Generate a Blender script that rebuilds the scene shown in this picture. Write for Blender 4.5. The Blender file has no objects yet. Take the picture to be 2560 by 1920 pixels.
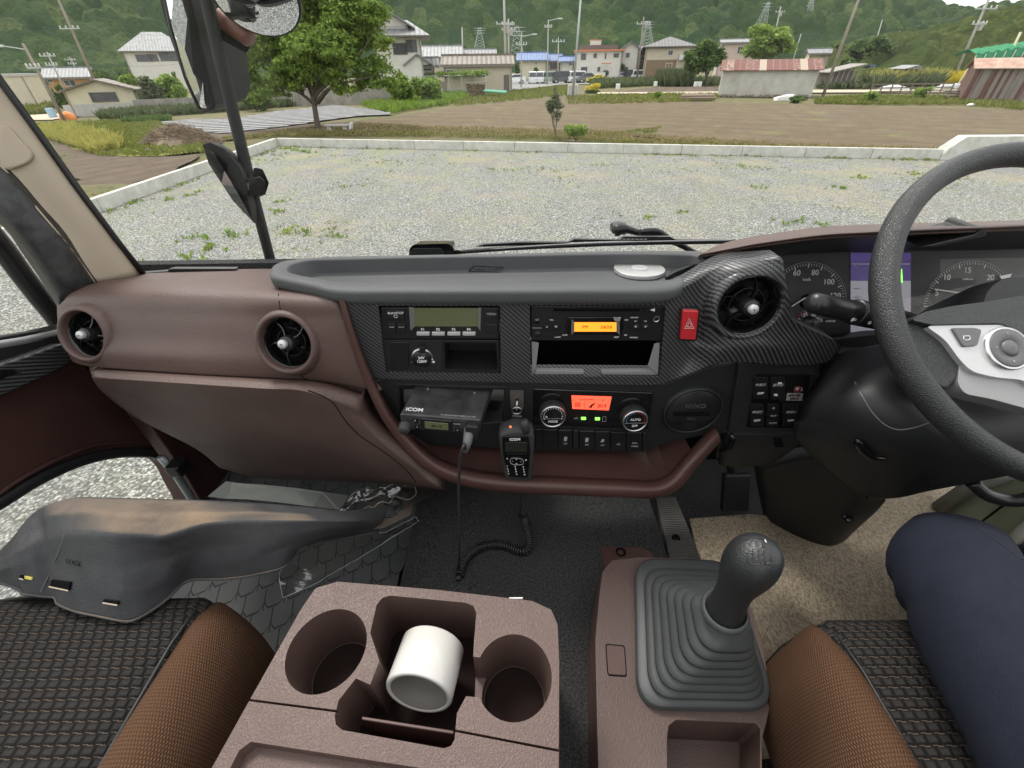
import bpy, bmesh, math, random
from mathutils import Vector, Matrix, noise
from mathutils.bvhtree import BVHTree
from mathutils.geometry import tessellate_polygon
random.seed(7)
rad = math.radians
SC = bpy.context.scene
COL = SC.collection
# ---------------------------------------------------------------- camera, world, sun, exposure
H = 2.4                       # eye height over the gravel
FPX, PIT, ROLL = 1060.0, rad(37), rad(0.8)
cp, sp, cr, sr = math.cos(PIT), math.sin(PIT), math.cos(ROLL), math.sin(ROLL)
FWD, UP0, RT0 = Vector((0, cp, -sp)), Vector((0, sp, cp)), Vector((1, 0, 0))
RT = RT0*cr - UP0*sr
UP = RT0*sr + UP0*cr
CAM = Vector((0, 0, H))
cd = bpy.data.cameras.new('camera')
cam = bpy.data.objects.new('camera', cd); COL.objects.link(cam)
cam.matrix_world = Matrix(((RT.x, UP.x, -FWD.x, 0), (RT.y, UP.y, -FWD.y, 0), (RT.z, UP.z, -FWD.z, H), (0, 0, 0, 1)))
cd.sensor_width = 36; cd.lens = 36*FPX/2560; cd.clip_start = .02; cd.clip_end = 5000
SC.camera = cam
W = bpy.data.worlds.new("World"); SC.world = W; W.use_nodes = True
wn, wl = W.node_tree.nodes, W.node_tree.links
wn.clear()
wo = wn.new('ShaderNodeOutputWorld'); bg = wn.new('ShaderNodeBackground')
sky = wn.new('ShaderNodeTexSky'); sky.sky_type = 'NISHITA'; sky.sun_disc = False
SUN_EL, SUN_ROT = rad(58), rad(-35)
sky.sun_elevation = SUN_EL; sky.sun_rotation = SUN_ROT; sky.air_density = 1.0; sky.dust_density = 6; sky.ozone_density = 1
mixw = wn.new('ShaderNodeMix'); mixw.data_type = 'RGBA'; mixw.inputs[0].default_value = .72
mixw.inputs[7].default_value = (10.0, 9.9, 9.6, 1)       # thin white overcast over the blue
wl.new(sky.outputs[0], mixw.inputs[6]); wl.new(mixw.outputs[2], bg.inputs[0]); bg.inputs[1].default_value = .1
wl.new(bg.outputs[0], wo.inputs[0])
sl = bpy.data.lights.new('sun', 'SUN'); sl.energy = 1.3; sl.angle = rad(14); sl.color = (1, .965, .91)
so = bpy.data.objects.new('sun', sl); COL.objects.link(so)
sd = Vector((math.sin(SUN_ROT)*math.cos(SUN_EL), math.cos(SUN_ROT)*math.cos(SUN_EL), math.sin(SUN_EL)))
so.rotation_euler = sd.to_track_quat('Z', 'Y').to_euler(); so.location = (0, 0, 60)
SC.view_settings.view_transform = 'Standard'; SC.view_settings.look = 'None'
SC.view_settings.exposure = 1.1; SC.view_settings.gamma = 1
SC.render.engine = 'CYCLES'
SC.cycles.max_bounces = 8; SC.cycles.transparent_max_bounces = 16

# ---------------------------------------------------------------- pixel rays -> points at a real depth
def ray(u, v):
    x = (u-1280)/FPX; y = (960-v)/FPX
    return RT*x + UP*y + FWD
def PY(u, v, y):
    r = ray(u, v); return CAM + r*(y/r.y)
def PX(u, v, x):
    r = ray(u, v); return CAM + r*(x/r.x)
def PZ(u, v, z):              # z relative to the eye
    r = ray(u, v); return CAM + r*(z/r.z)
def PP(u, v, p, n):
    r = ray(u, v); n = Vector(n); return CAM + r*((Vector(p)-CAM).dot(n)/r.dot(n))
def PD(u, v, d):
    return CAM + ray(u, v)*d
def gh(x):                    # the land beyond the lot lies lower, falling to the left
    return -.5 + max(-.9, .018*min(x, 0))
def G(u, v, dz=0):
    z = -.5
    for _ in range(5):
        p = PZ(u, v, z-H); z = gh(p.x)
    return Vector((p.x, p.y, z+dz))

# ---------------------------------------------------------------- object helpers
def link(o, parent=None):
    COL.objects.link(o)
    if parent is not None:
        o.parent = parent
        if parent.type == 'EMPTY': o.matrix_parent_inverse = Matrix.Translation(-Vector(parent.location))
    return o
def tag(o, label=None, cat=None, group=None, kind=None):
    if label: o['label'] = label
    if cat: o['category'] = cat
    if group: o['group'] = group
    if kind: o['kind'] = kind
    return o
def thing(name, label, cat, loc=(0, 0, 0), group=None):
    o = bpy.data.objects.new(name, None); COL.objects.link(o); o.location = loc; o.empty_display_size = .1
    return tag(o, label, cat, group)
def mesh(name, vs, fs, mat, parent=None, smooth=False, bev=0, seg=2, sub=0, fix=True):
    me = bpy.data.meshes.new(name); me.from_pydata([tuple(v) for v in vs], [], [tuple(f) for f in fs])
    o = bpy.data.objects.new(name, me); link(o, parent)
    if fix:
        bm = bmesh.new(); bm.from_mesh(me); bmesh.ops.recalc_face_normals(bm, faces=bm.faces); bm.to_mesh(me); bm.free()
    if isinstance(mat, (list, tuple)):
        for m in mat: me.materials.append(m)
    elif mat: me.materials.append(mat)
    finish(o, smooth, bev, seg, sub)
    return o
def finish(o, smooth=False, bev=0, seg=2, sub=0):
    if smooth or bev or sub:
        o.data.polygons.foreach_set('use_smooth', [True]*len(o.data.polygons))
    if sub:
        m = o.modifiers.new('sub', 'SUBSURF'); m.levels = m.render_levels = sub
    if bev:
        m = o.modifiers.new('bev', 'BEVEL'); m.width = bev; m.segments = seg; m.limit_method = 'ANGLE'; m.angle_limit = rad(35); m.harden_normals = True
def evalmesh(o):
    bpy.context.view_layer.update()
    dg = bpy.context.evaluated_depsgraph_get()
    return bpy.data.meshes.new_from_object(o.evaluated_get(dg))
def boolean(o, cutters, op='DIFFERENCE'):
    for c in cutters:
        m = o.modifiers.new('b', 'BOOLEAN'); m.object = c; m.operation = op; m.solver = 'EXACT'
    me = evalmesh(o); o.modifiers.clear(); old = o.data; o.data = me; bpy.data.meshes.remove(old)
    for c in cutters:
        d = c.data; bpy.data.objects.remove(c); bpy.data.meshes.remove(d)
    return o
def bvh(*objs):
    vs, fs = [], []
    for o in objs:
        me = evalmesh(o); k = len(vs)
        vs += [v.co.copy() for v in me.vertices]; fs += [[i+k for i in p.vertices] for p in me.polygons]
        bpy.data.meshes.remove(me)
    return BVHTree.FromPolygons(vs, fs)
def hit(tree, u, v, off=.0006):
    r = ray(u, v).normalized(); h = tree.ray_cast(CAM, r)
    if h[0] is None: return None
    return h[0] - r*off
class MB:
    "collects shapes, builds ONE mesh object"
    def __init__(s): s.v, s.f = [], []
    def add(s, vs, fs):
        k = len(s.v); s.v += [Vector(v) for v in vs]; s.f += [tuple(i+k for i in f) for f in fs]; return s
    def prism(s, pts, vec):
        n = len(pts); vec = Vector(vec); pts = [Vector(p) for p in pts]
        return s.add(pts+[p+vec for p in pts], [tuple(range(n)), tuple(range(2*n-1, n-1, -1))]+[(i, (i+1) % n, (i+1) % n+n, i+n) for i in range(n)])
    def frus(s, a, b):
        n = len(a)
        return s.add(list(a)+list(b), [tuple(range(n)), tuple(range(2*n-1, n-1, -1))]+[(i, (i+1) % n, (i+1) % n+n, i+n) for i in range(n)])
    def box(s, c, d, R=None):
        x, y, z = d[0]/2, d[1]/2, d[2]/2; c = Vector(c)
        vs = [Vector(p) for p in ((-x, -y, -z), (x, -y, -z), (x, y, -z), (-x, y, -z), (-x, -y, z), (x, -y, z), (x, y, z), (-x, y, z))]
        if R is not None: vs = [R @ p for p in vs]
        return s.add([c+p for p in vs], [(0, 3, 2, 1), (4, 5, 6, 7), (0, 1, 5, 4), (1, 2, 6, 5), (2, 3, 7, 6), (3, 0, 4, 7)])
    def tube(s, path, r, n=8, cap=True, closed=False):
        path = [Vector(p) for p in path]; m = len(path); vs = []; fs = []
        rr = r if isinstance(r, (list, tuple)) else [r]*m
        t0 = (path[1]-path[0]).normalized(); a = t0.orthogonal().normalized()
        for i, p in enumerate(path):
            if closed: t = (path[(i+1) % m]-path[i-1]).normalized()
            else: t = (path[min(i+1, m-1)]-path[max(i-1, 0)]).normalized()
            a = (a-t*a.dot(t)).normalized(); b = t.cross(a)
            vs += [p+(a*math.cos(6.28318*k/n)+b*math.sin(6.28318*k/n))*rr[i] for k in range(n)]
        for i in range(m if closed else m-1):
            j = (i+1) % m
            fs += [(i*n+k, i*n+(k+1) % n, j*n+(k+1) % n, j*n+k) for k in range(n)]
        if cap and not closed: fs += [tuple(range(n-1, -1, -1)), tuple((m-1)*n+k for k in range(n))]
        return s.add(vs, fs)
    def lathe(s, prof, c, ax, n=24, R=None, caps=True):
        c = Vector(c); ax = Vector(ax).normalized(); a = ax.orthogonal().normalized(); b = ax.cross(a)
        vs = []; fs = []; m = len(prof)
        for r, h in prof:
            vs += [c+ax*h+(a*math.cos(6.283185*k/n)+b*math.sin(6.283185*k/n))*r for k in range(n)]
        for i in range(m-1): fs += [(i*n+k, i*n+(k+1) % n, (i+1)*n+(k+1) % n, (i+1)*n+k) for k in range(n)]
        if caps: fs += [tuple(range(n-1, -1, -1)), tuple((m-1)*n+k for k in range(n))]
        return s.add(vs, fs)
    def poly(s, pts, fan=False):
        pts = [Vector(p) for p in pts]
        return s.add(pts, [tuple(t) for t in tessellate_polygon([pts])])
    def build(s, name, mat, parent=None, **k): return mesh(name, s.v, s.f, mat, parent, **k)
def catmull(P, n):
    P = [Vector(p) for p in P]; out = []; m = len(P)-1
    for i in range(n):
        t = i/(n-1)*m; k = min(int(t), m-1); f = t-k
        p0, p1, p2, p3 = P[max(k-1, 0)], P[k], P[k+1], P[min(k+2, m)]
        out.append(.5*((2*p1)+(p2-p0)*f+(2*p0-5*p1+4*p2-p3)*f*f+(3*p1-p0-3*p2+p3)*f**3))
    return out
def lin(P, n):
    "resample a polyline evenly by length"
    P = [Vector(p) for p in P]; L = [0]
    for a, b in zip(P, P[1:]): L.append(L[-1]+(b-a).length)
    out = []; k = 0
    for i in range(n):
        d = L[-1]*i/(n-1)
        while k < len(P)-2 and L[k+1] < d: k += 1
        f = (d-L[k])/max(L[k+1]-L[k], 1e-9); out.append(P[k].lerp(P[k+1], min(max(f, 0), 1)))
    return out
def smooth_loop(P, n=4):
    "closed Catmull loop"
    P = [Vector(p) for p in P]; m = len(P); out = []
    for i in range(m):
        p0, p1, p2, p3 = P[i-1], P[i], P[(i+1) % m], P[(i+2) % m]
        for j in range(n):
            f = j/n
            out.append(.5*((2*p1)+(p2-p0)*f+(2*p0-5*p1+4*p2-p3)*f*f+(3*p1-p0-3*p2+p3)*f**3))
    return out
def rloop(P, r, n=5):
    "closed polygon with rounded corners"
    P = [Vector(p) for p in P]; m = len(P); out = []
    for i in range(m):
        a, b, c = P[i-1], P[i], P[(i+1) % m]
        d1 = min(r, (a-b).length*.48); d2 = min(r, (c-b).length*.48)
        s, e = b+(a-b).normalized()*d1, b+(c-b).normalized()*d2
        for k in range(n+1):
            t = k/n; out.append((1-t)**2*s+2*t*(1-t)*b+t*t*e)
    return out
def grid(rows, back=None):
    "surface through rows of equal length; back vector closes it into a solid"
    nr, nc = len(rows), len(rows[0]); vs = [p for r in rows for p in r]
    fs = [(i*nc+j, i*nc+j+1, (i+1)*nc+j+1, (i+1)*nc+j) for i in range(nr-1) for j in range(nc-1)]
    if back is not None:
        k = len(vs); bv = Vector(back); vs = vs+[p+bv for p in vs]
        fs += [tuple(x+k for x in reversed(f)) for f in fs]
        ring = [j for j in range(nc)]+[i*nc+nc-1 for i in range(1, nr)]+[(nr-1)*nc+j for j in range(nc-2, -1, -1)]+[i*nc for i in range(nr-2, 0, -1)]
        for a, b in zip(ring, ring[1:]+ring[:1]): fs.append((a, a+k, b+k, b))
    return vs, fs
def loft(rows, nu, nv, smooth_u=True):
    "rows of control points (3D); returns nv rows x nu points"
    R = [catmull(lin(r, 60), nu) if not smooth_u else lin(catmull(r, 80), nu) for r in rows]
    cols = [catmull([r[j] for r in R], nv) for j in range(nu)]
    return [[cols[j][i] for j in range(nu)] for i in range(nv)]
def pyrow(pts): return [PY(*p) for p in pts]
def rot_between(x, y):
    x = Vector(x).normalized(); y = Vector(y); z = x.cross(y).normalized(); y = z.cross(x)
    return Matrix(((x.x, y.x, z.x), (x.y, y.y, z.y), (x.z, y.z, z.z)))
def text(s, p, size, mat, parent, x=(1, 0, 0), y=(0, 0, 1), name='lettering', ext=.0003, align='CENTER', space=1.0, bold=0):
    c = bpy.data.curves.new(name, 'FONT'); c.body = s; c.size = size; c.extrude = ext; c.align_x = align; c.align_y = 'CENTER'; c.space_character = space
    c.resolution_u = 3; c.offset = bold
    t = bpy.data.objects.new(name, c); COL.objects.link(t)
    R = rot_between(x, y).to_4x4(); t.matrix_world = Matrix.Translation(p) @ R
    me = evalmesh(t); me.transform(t.matrix_world); bpy.data.objects.remove(t); bpy.data.curves.remove(c)
    o = bpy.data.objects.new(name, me); me.materials.clear(); me.materials.append(mat); link(o, parent); return o
def copy_tree(o, parent=None):
    c = o.copy(); COL.objects.link(c)
    if parent is not None: c.parent = parent
    for ch in [x for x in bpy.data.objects if x.parent == o]: copy_tree(ch, c)
    return c
# ---------------------------------------------------------------- materials (all procedural)
def nd(nt, t, **k):
    n = nt.nodes.new(t)
    for a, b in k.items(): setattr(n, a, b)
    return n
def c4(c): return (c[0], c[1], c[2], 1)
def M(name, col, rough=.6, metal=0, noise_=None, bump=None, spec=.5, emit=None, coat=0, sheen=0):
    "noise_=(scale, colour2, sharpness)   bump=(kind, scale, strength, distance)"
    m = bpy.data.materials.new(name); m.use_nodes = True; nt = m.node_tree; b = nt.nodes['Principled BSDF']; L = nt.links
    b.inputs['Base Color'].default_value = c4(col); b.inputs['Roughness'].default_value = rough; b.inputs['Metallic'].default_value = metal
    b.inputs['Specular IOR Level'].default_value = spec
    if coat: b.inputs['Coat Weight'].default_value = coat
    if sheen: b.inputs['Sheen Weight'].default_value = sheen
    if emit: b.inputs['Emission Color'].default_value = c4(emit[0]); b.inputs['Emission Strength'].default_value = emit[1]
    tc = nd(nt, 'ShaderNodeTexCoord')
    if noise_:
        n = nd(nt, 'ShaderNodeTexNoise'); n.inputs['Scale'].default_value = noise_[0]; n.inputs['Detail'].default_value = 6; n.inputs['Roughness'].default_value = .65
        L.new(tc.outputs['Object'], n.inputs['Vector'])
        r = nd(nt, 'ShaderNodeMapRange'); w = noise_[2] if len(noise_) > 2 else .25
        r.inputs[1].default_value = .5-w; r.inputs[2].default_value = .5+w; L.new(n.outputs[0], r.inputs[0])
        x = nd(nt, 'ShaderNodeMix', data_type='RGBA'); x.inputs[6].default_value = c4(col); x.inputs[7].default_value = c4(noise_[1])
        L.new(r.outputs[0], x.inputs[0]); L.new(x.outputs[2], b.inputs['Base Color'])
    if bump:
        k, sc, st, di = bump
        if k == 'v':
            n = nd(nt, 'ShaderNodeTexVoronoi', feature='SMOOTH_F1'); n.inputs['Scale'].default_value = sc; out = n.outputs['Distance']
        elif k == 'n':
            n = nd(nt, 'ShaderNodeTexNoise'); n.inputs['Scale'].default_value = sc; n.inputs['Detail'].default_value = 5; out = n.outputs[0]
        L.new(tc.outputs['Object'], n.inputs['Vector'])
        bp = nd(nt, 'ShaderNodeBump'); bp.inputs['Strength'].default_value = st; bp.inputs['Distance'].default_value = di
        L.new(out, bp.inputs['Height']); L.new(bp.outputs[0], b.inputs['Normal'])
    return m
def math_(nt, op, a, b=None):
    n = nd(nt, 'ShaderNodeMath', operation=op)
    for i, x in enumerate((a, b)):
        if x is None: continue
        if isinstance(x, (int, float)): n.inputs[i].default_value = x
        else: nt.links.new(x, n.inputs[i])
    return n.outputs[0]
def xyz(nt, coord='Object', rot=None, scale=None):
    tc = nd(nt, 'ShaderNodeTexCoord'); mp = nd(nt, 'ShaderNodeMapping')
    if rot: mp.inputs['Rotation'].default_value = rot
    if scale: mp.inputs['Scale'].default_value = scale
    nt.links.new(tc.outputs[coord], mp.inputs[0]); s = nd(nt, 'ShaderNodeSeparateXYZ'); nt.links.new(mp.outputs[0], s.inputs[0]); return s.outputs, mp.outputs[0]
def ramp(nt, fac, stops, interp='LINEAR'):
    r = nd(nt, 'ShaderNodeValToRGB'); r.color_ramp.interpolation = interp; e = r.color_ramp.elements
    while len(e) < len(stops): e.new(.5)
    for i, (p, c) in enumerate(stops): e[i].position = p; e[i].color = c4(c)
    nt.links.new(fac, r.inputs[0]); return r.outputs[0]
def mixc(nt, f, a, b):
    x = nd(nt, 'ShaderNodeMix', data_type='RGBA')
    for i, s in ((0, f), (6, a), (7, b)):
        if isinstance(s, (int, float)): x.inputs[i].default_value = s
        elif isinstance(s, tuple): x.inputs[i].default_value = c4(s)
        else: nt.links.new(s, x.inputs[i])
    return x.outputs[2]
def noi(nt, vec, sc, det=5, ro=.6):
    n = nd(nt, 'ShaderNodeTexNoise'); n.inputs['Scale'].default_value = sc; n.inputs['Detail'].default_value = det; n.inputs['Roughness'].default_value = ro
    nt.links.new(vec, n.inputs['Vector']); return n.outputs[0]
def bumpn(nt, h, st, di):
    b = nd(nt, 'ShaderNodeBump'); b.inputs['Strength'].default_value = st; b.inputs['Distance'].default_value = di
    nt.links.new(h, b.inputs['Height']); nt.links.new(b.outputs[0], nt.nodes['Principled BSDF'].inputs['Normal'])
def base(nt, c): nt.links.new(c, nt.nodes['Principled BSDF'].inputs['Base Color'])
def rng(nt, x, a, b):
    r = nd(nt, 'ShaderNodeMapRange'); r.inputs[1].default_value = a; r.inputs[2].default_value = b; nt.links.new(x, r.inputs[0]); return r.outputs[0]

def maroon_mat(name, k=1.0, ro=.5):
    m = M(name, (.1, .055, .05), ro); nt = m.node_tree; _, v = xyz(nt)
    n = noi(nt, v, 6, 4); base(nt, mixc(nt, rng(nt, n, .35, .65), (.072*k, .043*k, .036*k), (.090*k, .055*k, .046*k)))
    vo = nd(nt, 'ShaderNodeTexVoronoi', feature='SMOOTH_F1'); vo.inputs['Scale'].default_value = 620; vo.inputs['Smoothness'].default_value = .6
    w = nd(nt, 'ShaderNodeVectorMath', operation='ADD'); nn = nd(nt, 'ShaderNodeTexNoise'); nn.inputs['Scale'].default_value = 300
    sc = nd(nt, 'ShaderNodeVectorMath', operation='SCALE'); sc.inputs['Scale'].default_value = .004
    nt.links.new(v, nn.inputs['Vector']); nt.links.new(nn.outputs['Color'], sc.inputs[0]); nt.links.new(v, w.inputs[0]); nt.links.new(sc.outputs[0], w.inputs[1]); nt.links.new(w.outputs[0], vo.inputs['Vector'])
    bumpn(nt, vo.outputs['Distance'], .5, .0010)
    d = rng(nt, noi(nt, v, 3.2, 8, .75), .3, .7); nt.links.new(math_(nt, 'ADD', ro-.10, math_(nt, 'MULTIPLY', d, .22)), nt.nodes['Principled BSDF'].inputs['Roughness']); return m
MAR = maroon_mat('maroon_grained_plastic')
MARS = M('maroon_smooth_plastic', (.055, .026, .022), .42, noise_=(20, (.07, .034, .029)), spec=.4)
BLK = M('black_grained_plastic', (.012, .0125, .0135), .48, spec=.38, noise_=(8, (.018, .019, .020)), bump=('n', 900, .35, .001))
BLKS = M('black_smooth_plastic', (.010, .010, .011), .32, spec=.4, noise_=(30, (.016, .016, .017)))
BLKG = M('black_gloss', (.006, .006, .007), .12)
TRAYM = M('tray_black_plastic', (.050, .054, .056), .56, noise_=(5, (.062, .066, .068)), bump=('n', 1400, .6, .001))
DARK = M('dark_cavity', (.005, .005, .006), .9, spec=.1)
RUB = M('rubber', (.02, .021, .022), .62, noise_=(12, (.03, .031, .032)))
CHR = M('satin_metal', (.62, .62, .62), .28, 1)
SIL = M('silver_paint_plastic', (.5, .5, .5), .33, .35)
WHT = M('white_print', (.72, .72, .70), .6)
GREYP = M('grey_print', (.35, .35, .35), .6)
BEI = M('beige_pillar_plastic', (.37, .31, .225), .6, noise_=(4, (.38, .32, .25)), bump=('n', 600, .25, .001))
REDB = M('red_button', (.5, .03, .035), .3, noise_=(9, (.42, .02, .03)))
LCDO = M('lcd_orange', (.05, .02, .0), .4, emit=((1.0, .27, .02), 1.0))
LCDR = M('lcd_red', (.05, .01, .0), .4, emit=((1.0, .09, .045), 1.0))
LCDG = M('lcd_greenish', (.11, .12, .06), .25)
LCDI = M('lcd_ink', (.02, .008, .0), .5)
LEDG = M('led_green', (.1, .4, .05), .4, emit=((.25, 1, .1), 1.0))
CERA = M('white_glazed', (.56, .55, .52), .16, coat=.3, noise_=(6, (.50, .49, .46)))
NAVY = M('navy_trouser_cloth', (.007, .0095, .018), .85, noise_=(25, (.011, .0145, .026)), bump=('n', 700, .5, .002), spec=.25)

def carbon_mat(name):
    m = M(name, (.02, .02, .021), .3); nt = m.node_tree; s, v = xyz(nt)
    U = math_(nt, 'ADD', s[0], math_(nt, 'MULTIPLY', s[1], .6)); S = 1/.0017
    i = math_(nt, 'FLOOR', math_(nt, 'MULTIPLY', U, S)); j = math_(nt, 'FLOOR', math_(nt, 'MULTIPLY', s[2], S))
    k = math_(nt, 'FLOORED_MODULO', math_(nt, 'ADD', i, j), 4); t = math_(nt, 'LESS_THAN', k, 1.5)
    base(nt, mixc(nt, t, (.007, .007, .008), (.070, .072, .076)))
    b = nt.nodes['Principled BSDF']; nt.links.new(math_(nt, 'SUBTRACT', .52, math_(nt, 'MULTIPLY', t, .22)), b.inputs['Roughness'])
    bumpn(nt, t, .35, .0006); return m
CARB = carbon_mat('carbon_weave_trim')

def gravel_mat():
    m = M('gravel', (.3, .3, .29), .85); nt = m.node_tree; s, v = xyz(nt)
    vo = nd(nt, 'ShaderNodeTexVoronoi'); vo.inputs['Scale'].default_value = 46; nt.links.new(v, vo.inputs['Vector'])
    hs = nd(nt, 'ShaderNodeSeparateColor'); nt.links.new(vo.outputs['Color'], hs.inputs[0])
    c = ramp(nt, hs.outputs[0], [(0, (.10, .105, .10)), (.35, (.26, .265, .25)), (.75, (.43, .435, .41)), (1, (.62, .62, .58))])
    c = mixc(nt, rng(nt, vo.outputs['Distance'], .35, .75), c, (.07, .07, .065))
    vb = nd(nt, 'ShaderNodeTexVoronoi'); vb.inputs['Scale'].default_value = 19; nt.links.new(v, vb.inputs['Vector'])
    hb = nd(nt, 'ShaderNodeSeparateColor'); nt.links.new(vb.outputs['Color'], hb.inputs[0])
    c = mixc(nt, math_(nt, 'MULTIPLY', rng(nt, hb.outputs[0], .55, 1), .5), c, (.13, .135, .13))
    p = noi(nt, v, .45, 6, .65); p2 = noi(nt, v, 5, 5, .7)
    far = rng(nt, s[1], 5, 17)
    dirt = math_(nt, 'MULTIPLY', rng(nt, p, .50, .64), math_(nt, 'ADD', .25, math_(nt, 'MULTIPLY', far, .6)))
    c = mixc(nt, math_(nt, 'MULTIPLY', dirt, .75), c, (.33, .27, .17))
    _, vt = xyz(nt, rot=(0, 0, rad(35)), scale=(.9, .12, 1)); c = mixc(nt, math_(nt, 'MULTIPLY', rng(nt, noi(nt, vt, 1.6, 4, .6), .50, .66), .38), c, (.15, .15, .14))
    moss = math_(nt, 'MULTIPLY', rng(nt, noi(nt, v, .8, 6, .7), .44, .58), math_(nt, 'MULTIPLY', rng(nt, p2, .42, .6), math_(nt, 'ADD', .08, math_(nt, 'MULTIPLY', far, .62))))
    c = mixc(nt, moss, c, (.24, .28, .08)); base(nt, c)
    h = math_(nt, 'SUBTRACT', 1, vo.outputs['Distance']); bumpn(nt, h, .9, .02); return m
GRAV = gravel_mat()
def soil_mat(name, a, b, rows=None, g=None):
    m = M(name, a, .95); nt = m.node_tree; s, v = xyz(nt)
    n = noi(nt, v, 1.1, 9, .68); n2 = noi(nt, v, 9, 6, .7)
    c = mixc(nt, rng(nt, n, .35, .65), a, b); c = mixc(nt, math_(nt, 'MULTIPLY', rng(nt, n2, .45, .75), .5), c, tuple(x*.55 for x in a))
    if rows:
        w = nd(nt, 'ShaderNodeTexWave', wave_type='BANDS', bands_direction='X'); mp = nd(nt, 'ShaderNodeMapping'); mp.inputs['Rotation'].default_value = (0, 0, rows[0])
        tc = nd(nt, 'ShaderNodeTexCoord'); nt.links.new(tc.outputs['Object'], mp.inputs[0]); nt.links.new(mp.outputs[0], w.inputs[0])
        w.inputs['Scale'].default_value = rows[1]; w.inputs['Distortion'].default_value = .35; w.inputs['Detail'].default_value = 3; w.inputs['Detail Scale'].default_value = .5
        c = mixc(nt, math_(nt, 'MULTIPLY', rng(nt, w.outputs['Fac'], .3, 0), .45), c, tuple(x*.5 for x in a))
        bumpn(nt, math_(nt, 'ADD', math_(nt, 'MULTIPLY', w.outputs['Fac'], .5), n2), .8, .12)
    else: bumpn(nt, n2, .8, .15)
    if g: c = mixc(nt, rng(nt, noi(nt, v, g[0], 8, .7), g[1], g[1]+.12), c, g[2])
    base(nt, c); return m
SOIL = soil_mat('ploughed_soil', (.172, .125, .070), (.106, .076, .042), (rad(-62), .13), (.5, .56, (.16, .17, .055)))
SOIL2 = soil_mat('dark_soil', (.14, .10, .066), (.09, .064, .042), (rad(20), .25))
GRASS = soil_mat('rough_grass', (.12, .115, .045), (.20, .155, .08), None, (.9, .5, (.09, .13, .03)))
YGRASS = soil_mat('yellow_grass_ground', (.30, .31, .07), (.17, .2, .05), None, (1.2, .52, (.38, .36, .1)))
CONC = M('concrete', (.5, .49, .46), .85, noise_=(2.2, (.36, .355, .33), .3), bump=('n', 40, .3, .01))
CONCW = M('pale_concrete', (.62, .61, .57), .8, noise_=(3.5, (.40, .40, .35), .2), bump=('n', 60, .3, .01))
ASPH = M('asphalt_grey', (.2, .2, .195), .9, noise_=(1.5, (.26, .255, .24)))
PATHM = M('path_concrete', (.5, .42, .31), .9, noise_=(2, (.4, .35, .27)))
def mulch_mat():
    m = M('mulch_film', (.5, .5, .5), .7, spec=.15); nt = m.node_tree
    s, v = xyz(nt, rot=(0, 0, MUL_ANG)); w = math_(nt, 'FRACT', math_(nt, 'MULTIPLY', s[1], 1/1.25)); n = noi(nt, v, 2.5, 5, .7)
    t = rng(nt, math_(nt, 'ADD', w, math_(nt, 'MULTIPLY', n, .25)), .68, .78)
    k = rng(nt, math_(nt, 'ADD', w, math_(nt, 'MULTIPLY', n, .25)), .93, .98)
    base(nt, mixc(nt, k, mixc(nt, t, (.07, .068, .065), (.55, .56, .57)), (.05, .05, .05))); bumpn(nt, math_(nt, 'ADD', t, n), .7, .1); return m
MUL_ANG = rad(-4)
MULCH = mulch_mat()
def leaf_mat(name, a, b, c=None, tr=.35):
    m = bpy.data.materials.new(name); m.use_nodes = True; nt = m.node_tree; p = nt.nodes['Principled BSDF']; out = nt.nodes['Material Output']
    g = nd(nt, 'ShaderNodeNewGeometry'); tc = nd(nt, 'ShaderNodeTexCoord'); n = noi(nt, tc.outputs['Object'], 1.3, 3)
    f = math_(nt, 'ADD', math_(nt, 'MULTIPLY', g.outputs['Random Per Island'], .6), math_(nt, 'MULTIPLY', rng(nt, n, .35, .65), .4))
    col = ramp(nt, f, [(0, a), (.6, b), (1, c or b)])
    nt.links.new(col, p.inputs['Base Color']); p.inputs['Roughness'].default_value = .6; p.inputs['Specular IOR Level'].default_value = .3
    t = nd(nt, 'ShaderNodeBsdfTranslucent'); nt.links.new(col, t.inputs[0]); x = nd(nt, 'ShaderNodeMixShader'); x.inputs[0].default_value = tr
    nt.links.new(p.outputs[0], x.inputs[1]); nt.links.new(t.outputs[0], x.inputs[2]); nt.links.new(x.outputs[0], out.inputs[0]); return m
LEAF = leaf_mat('leaf_green', (.10, .17, .03), (.21, .31, .055), (.43, .53, .11))
LEAFD = leaf_mat('leaf_dark', (.055, .1, .028), (.10, .16, .04), (.19, .25, .07))
LEAFO = leaf_mat('leaf_olive', (.10, .13, .03), (.19, .21, .05), (.28, .28, .08))
LEAFG = leaf_mat('leaf_greygreen', (.07, .095, .045), (.12, .15, .07), (.2, .22, .11))
DRYG = leaf_mat('dry_grass_leaf', (.19, .16, .07), (.30, .25, .12), (.40, .35, .17))
LEAFB = leaf_mat('leaf_bright', (.10, .17, .03), (.2, .3, .05), (.36, .44, .09))
LEAFY = leaf_mat('leaf_yellow', (.45, .4, .04), (.65, .52, .05), (.8, .62, .05))
LEAFYG = leaf_mat('leaf_yellowgreen', (.24, .25, .07), (.4, .38, .11), (.52, .48, .16))
STRAW = leaf_mat('dry_stems', (.10, .07, .045), (.24, .18, .12), (.36, .29, .20), .1)
BARK = M('bark', (.085, .07, .055), .9, noise_=(9, (.14, .12, .095)), bump=('n', 25, .8, .03))
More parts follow.
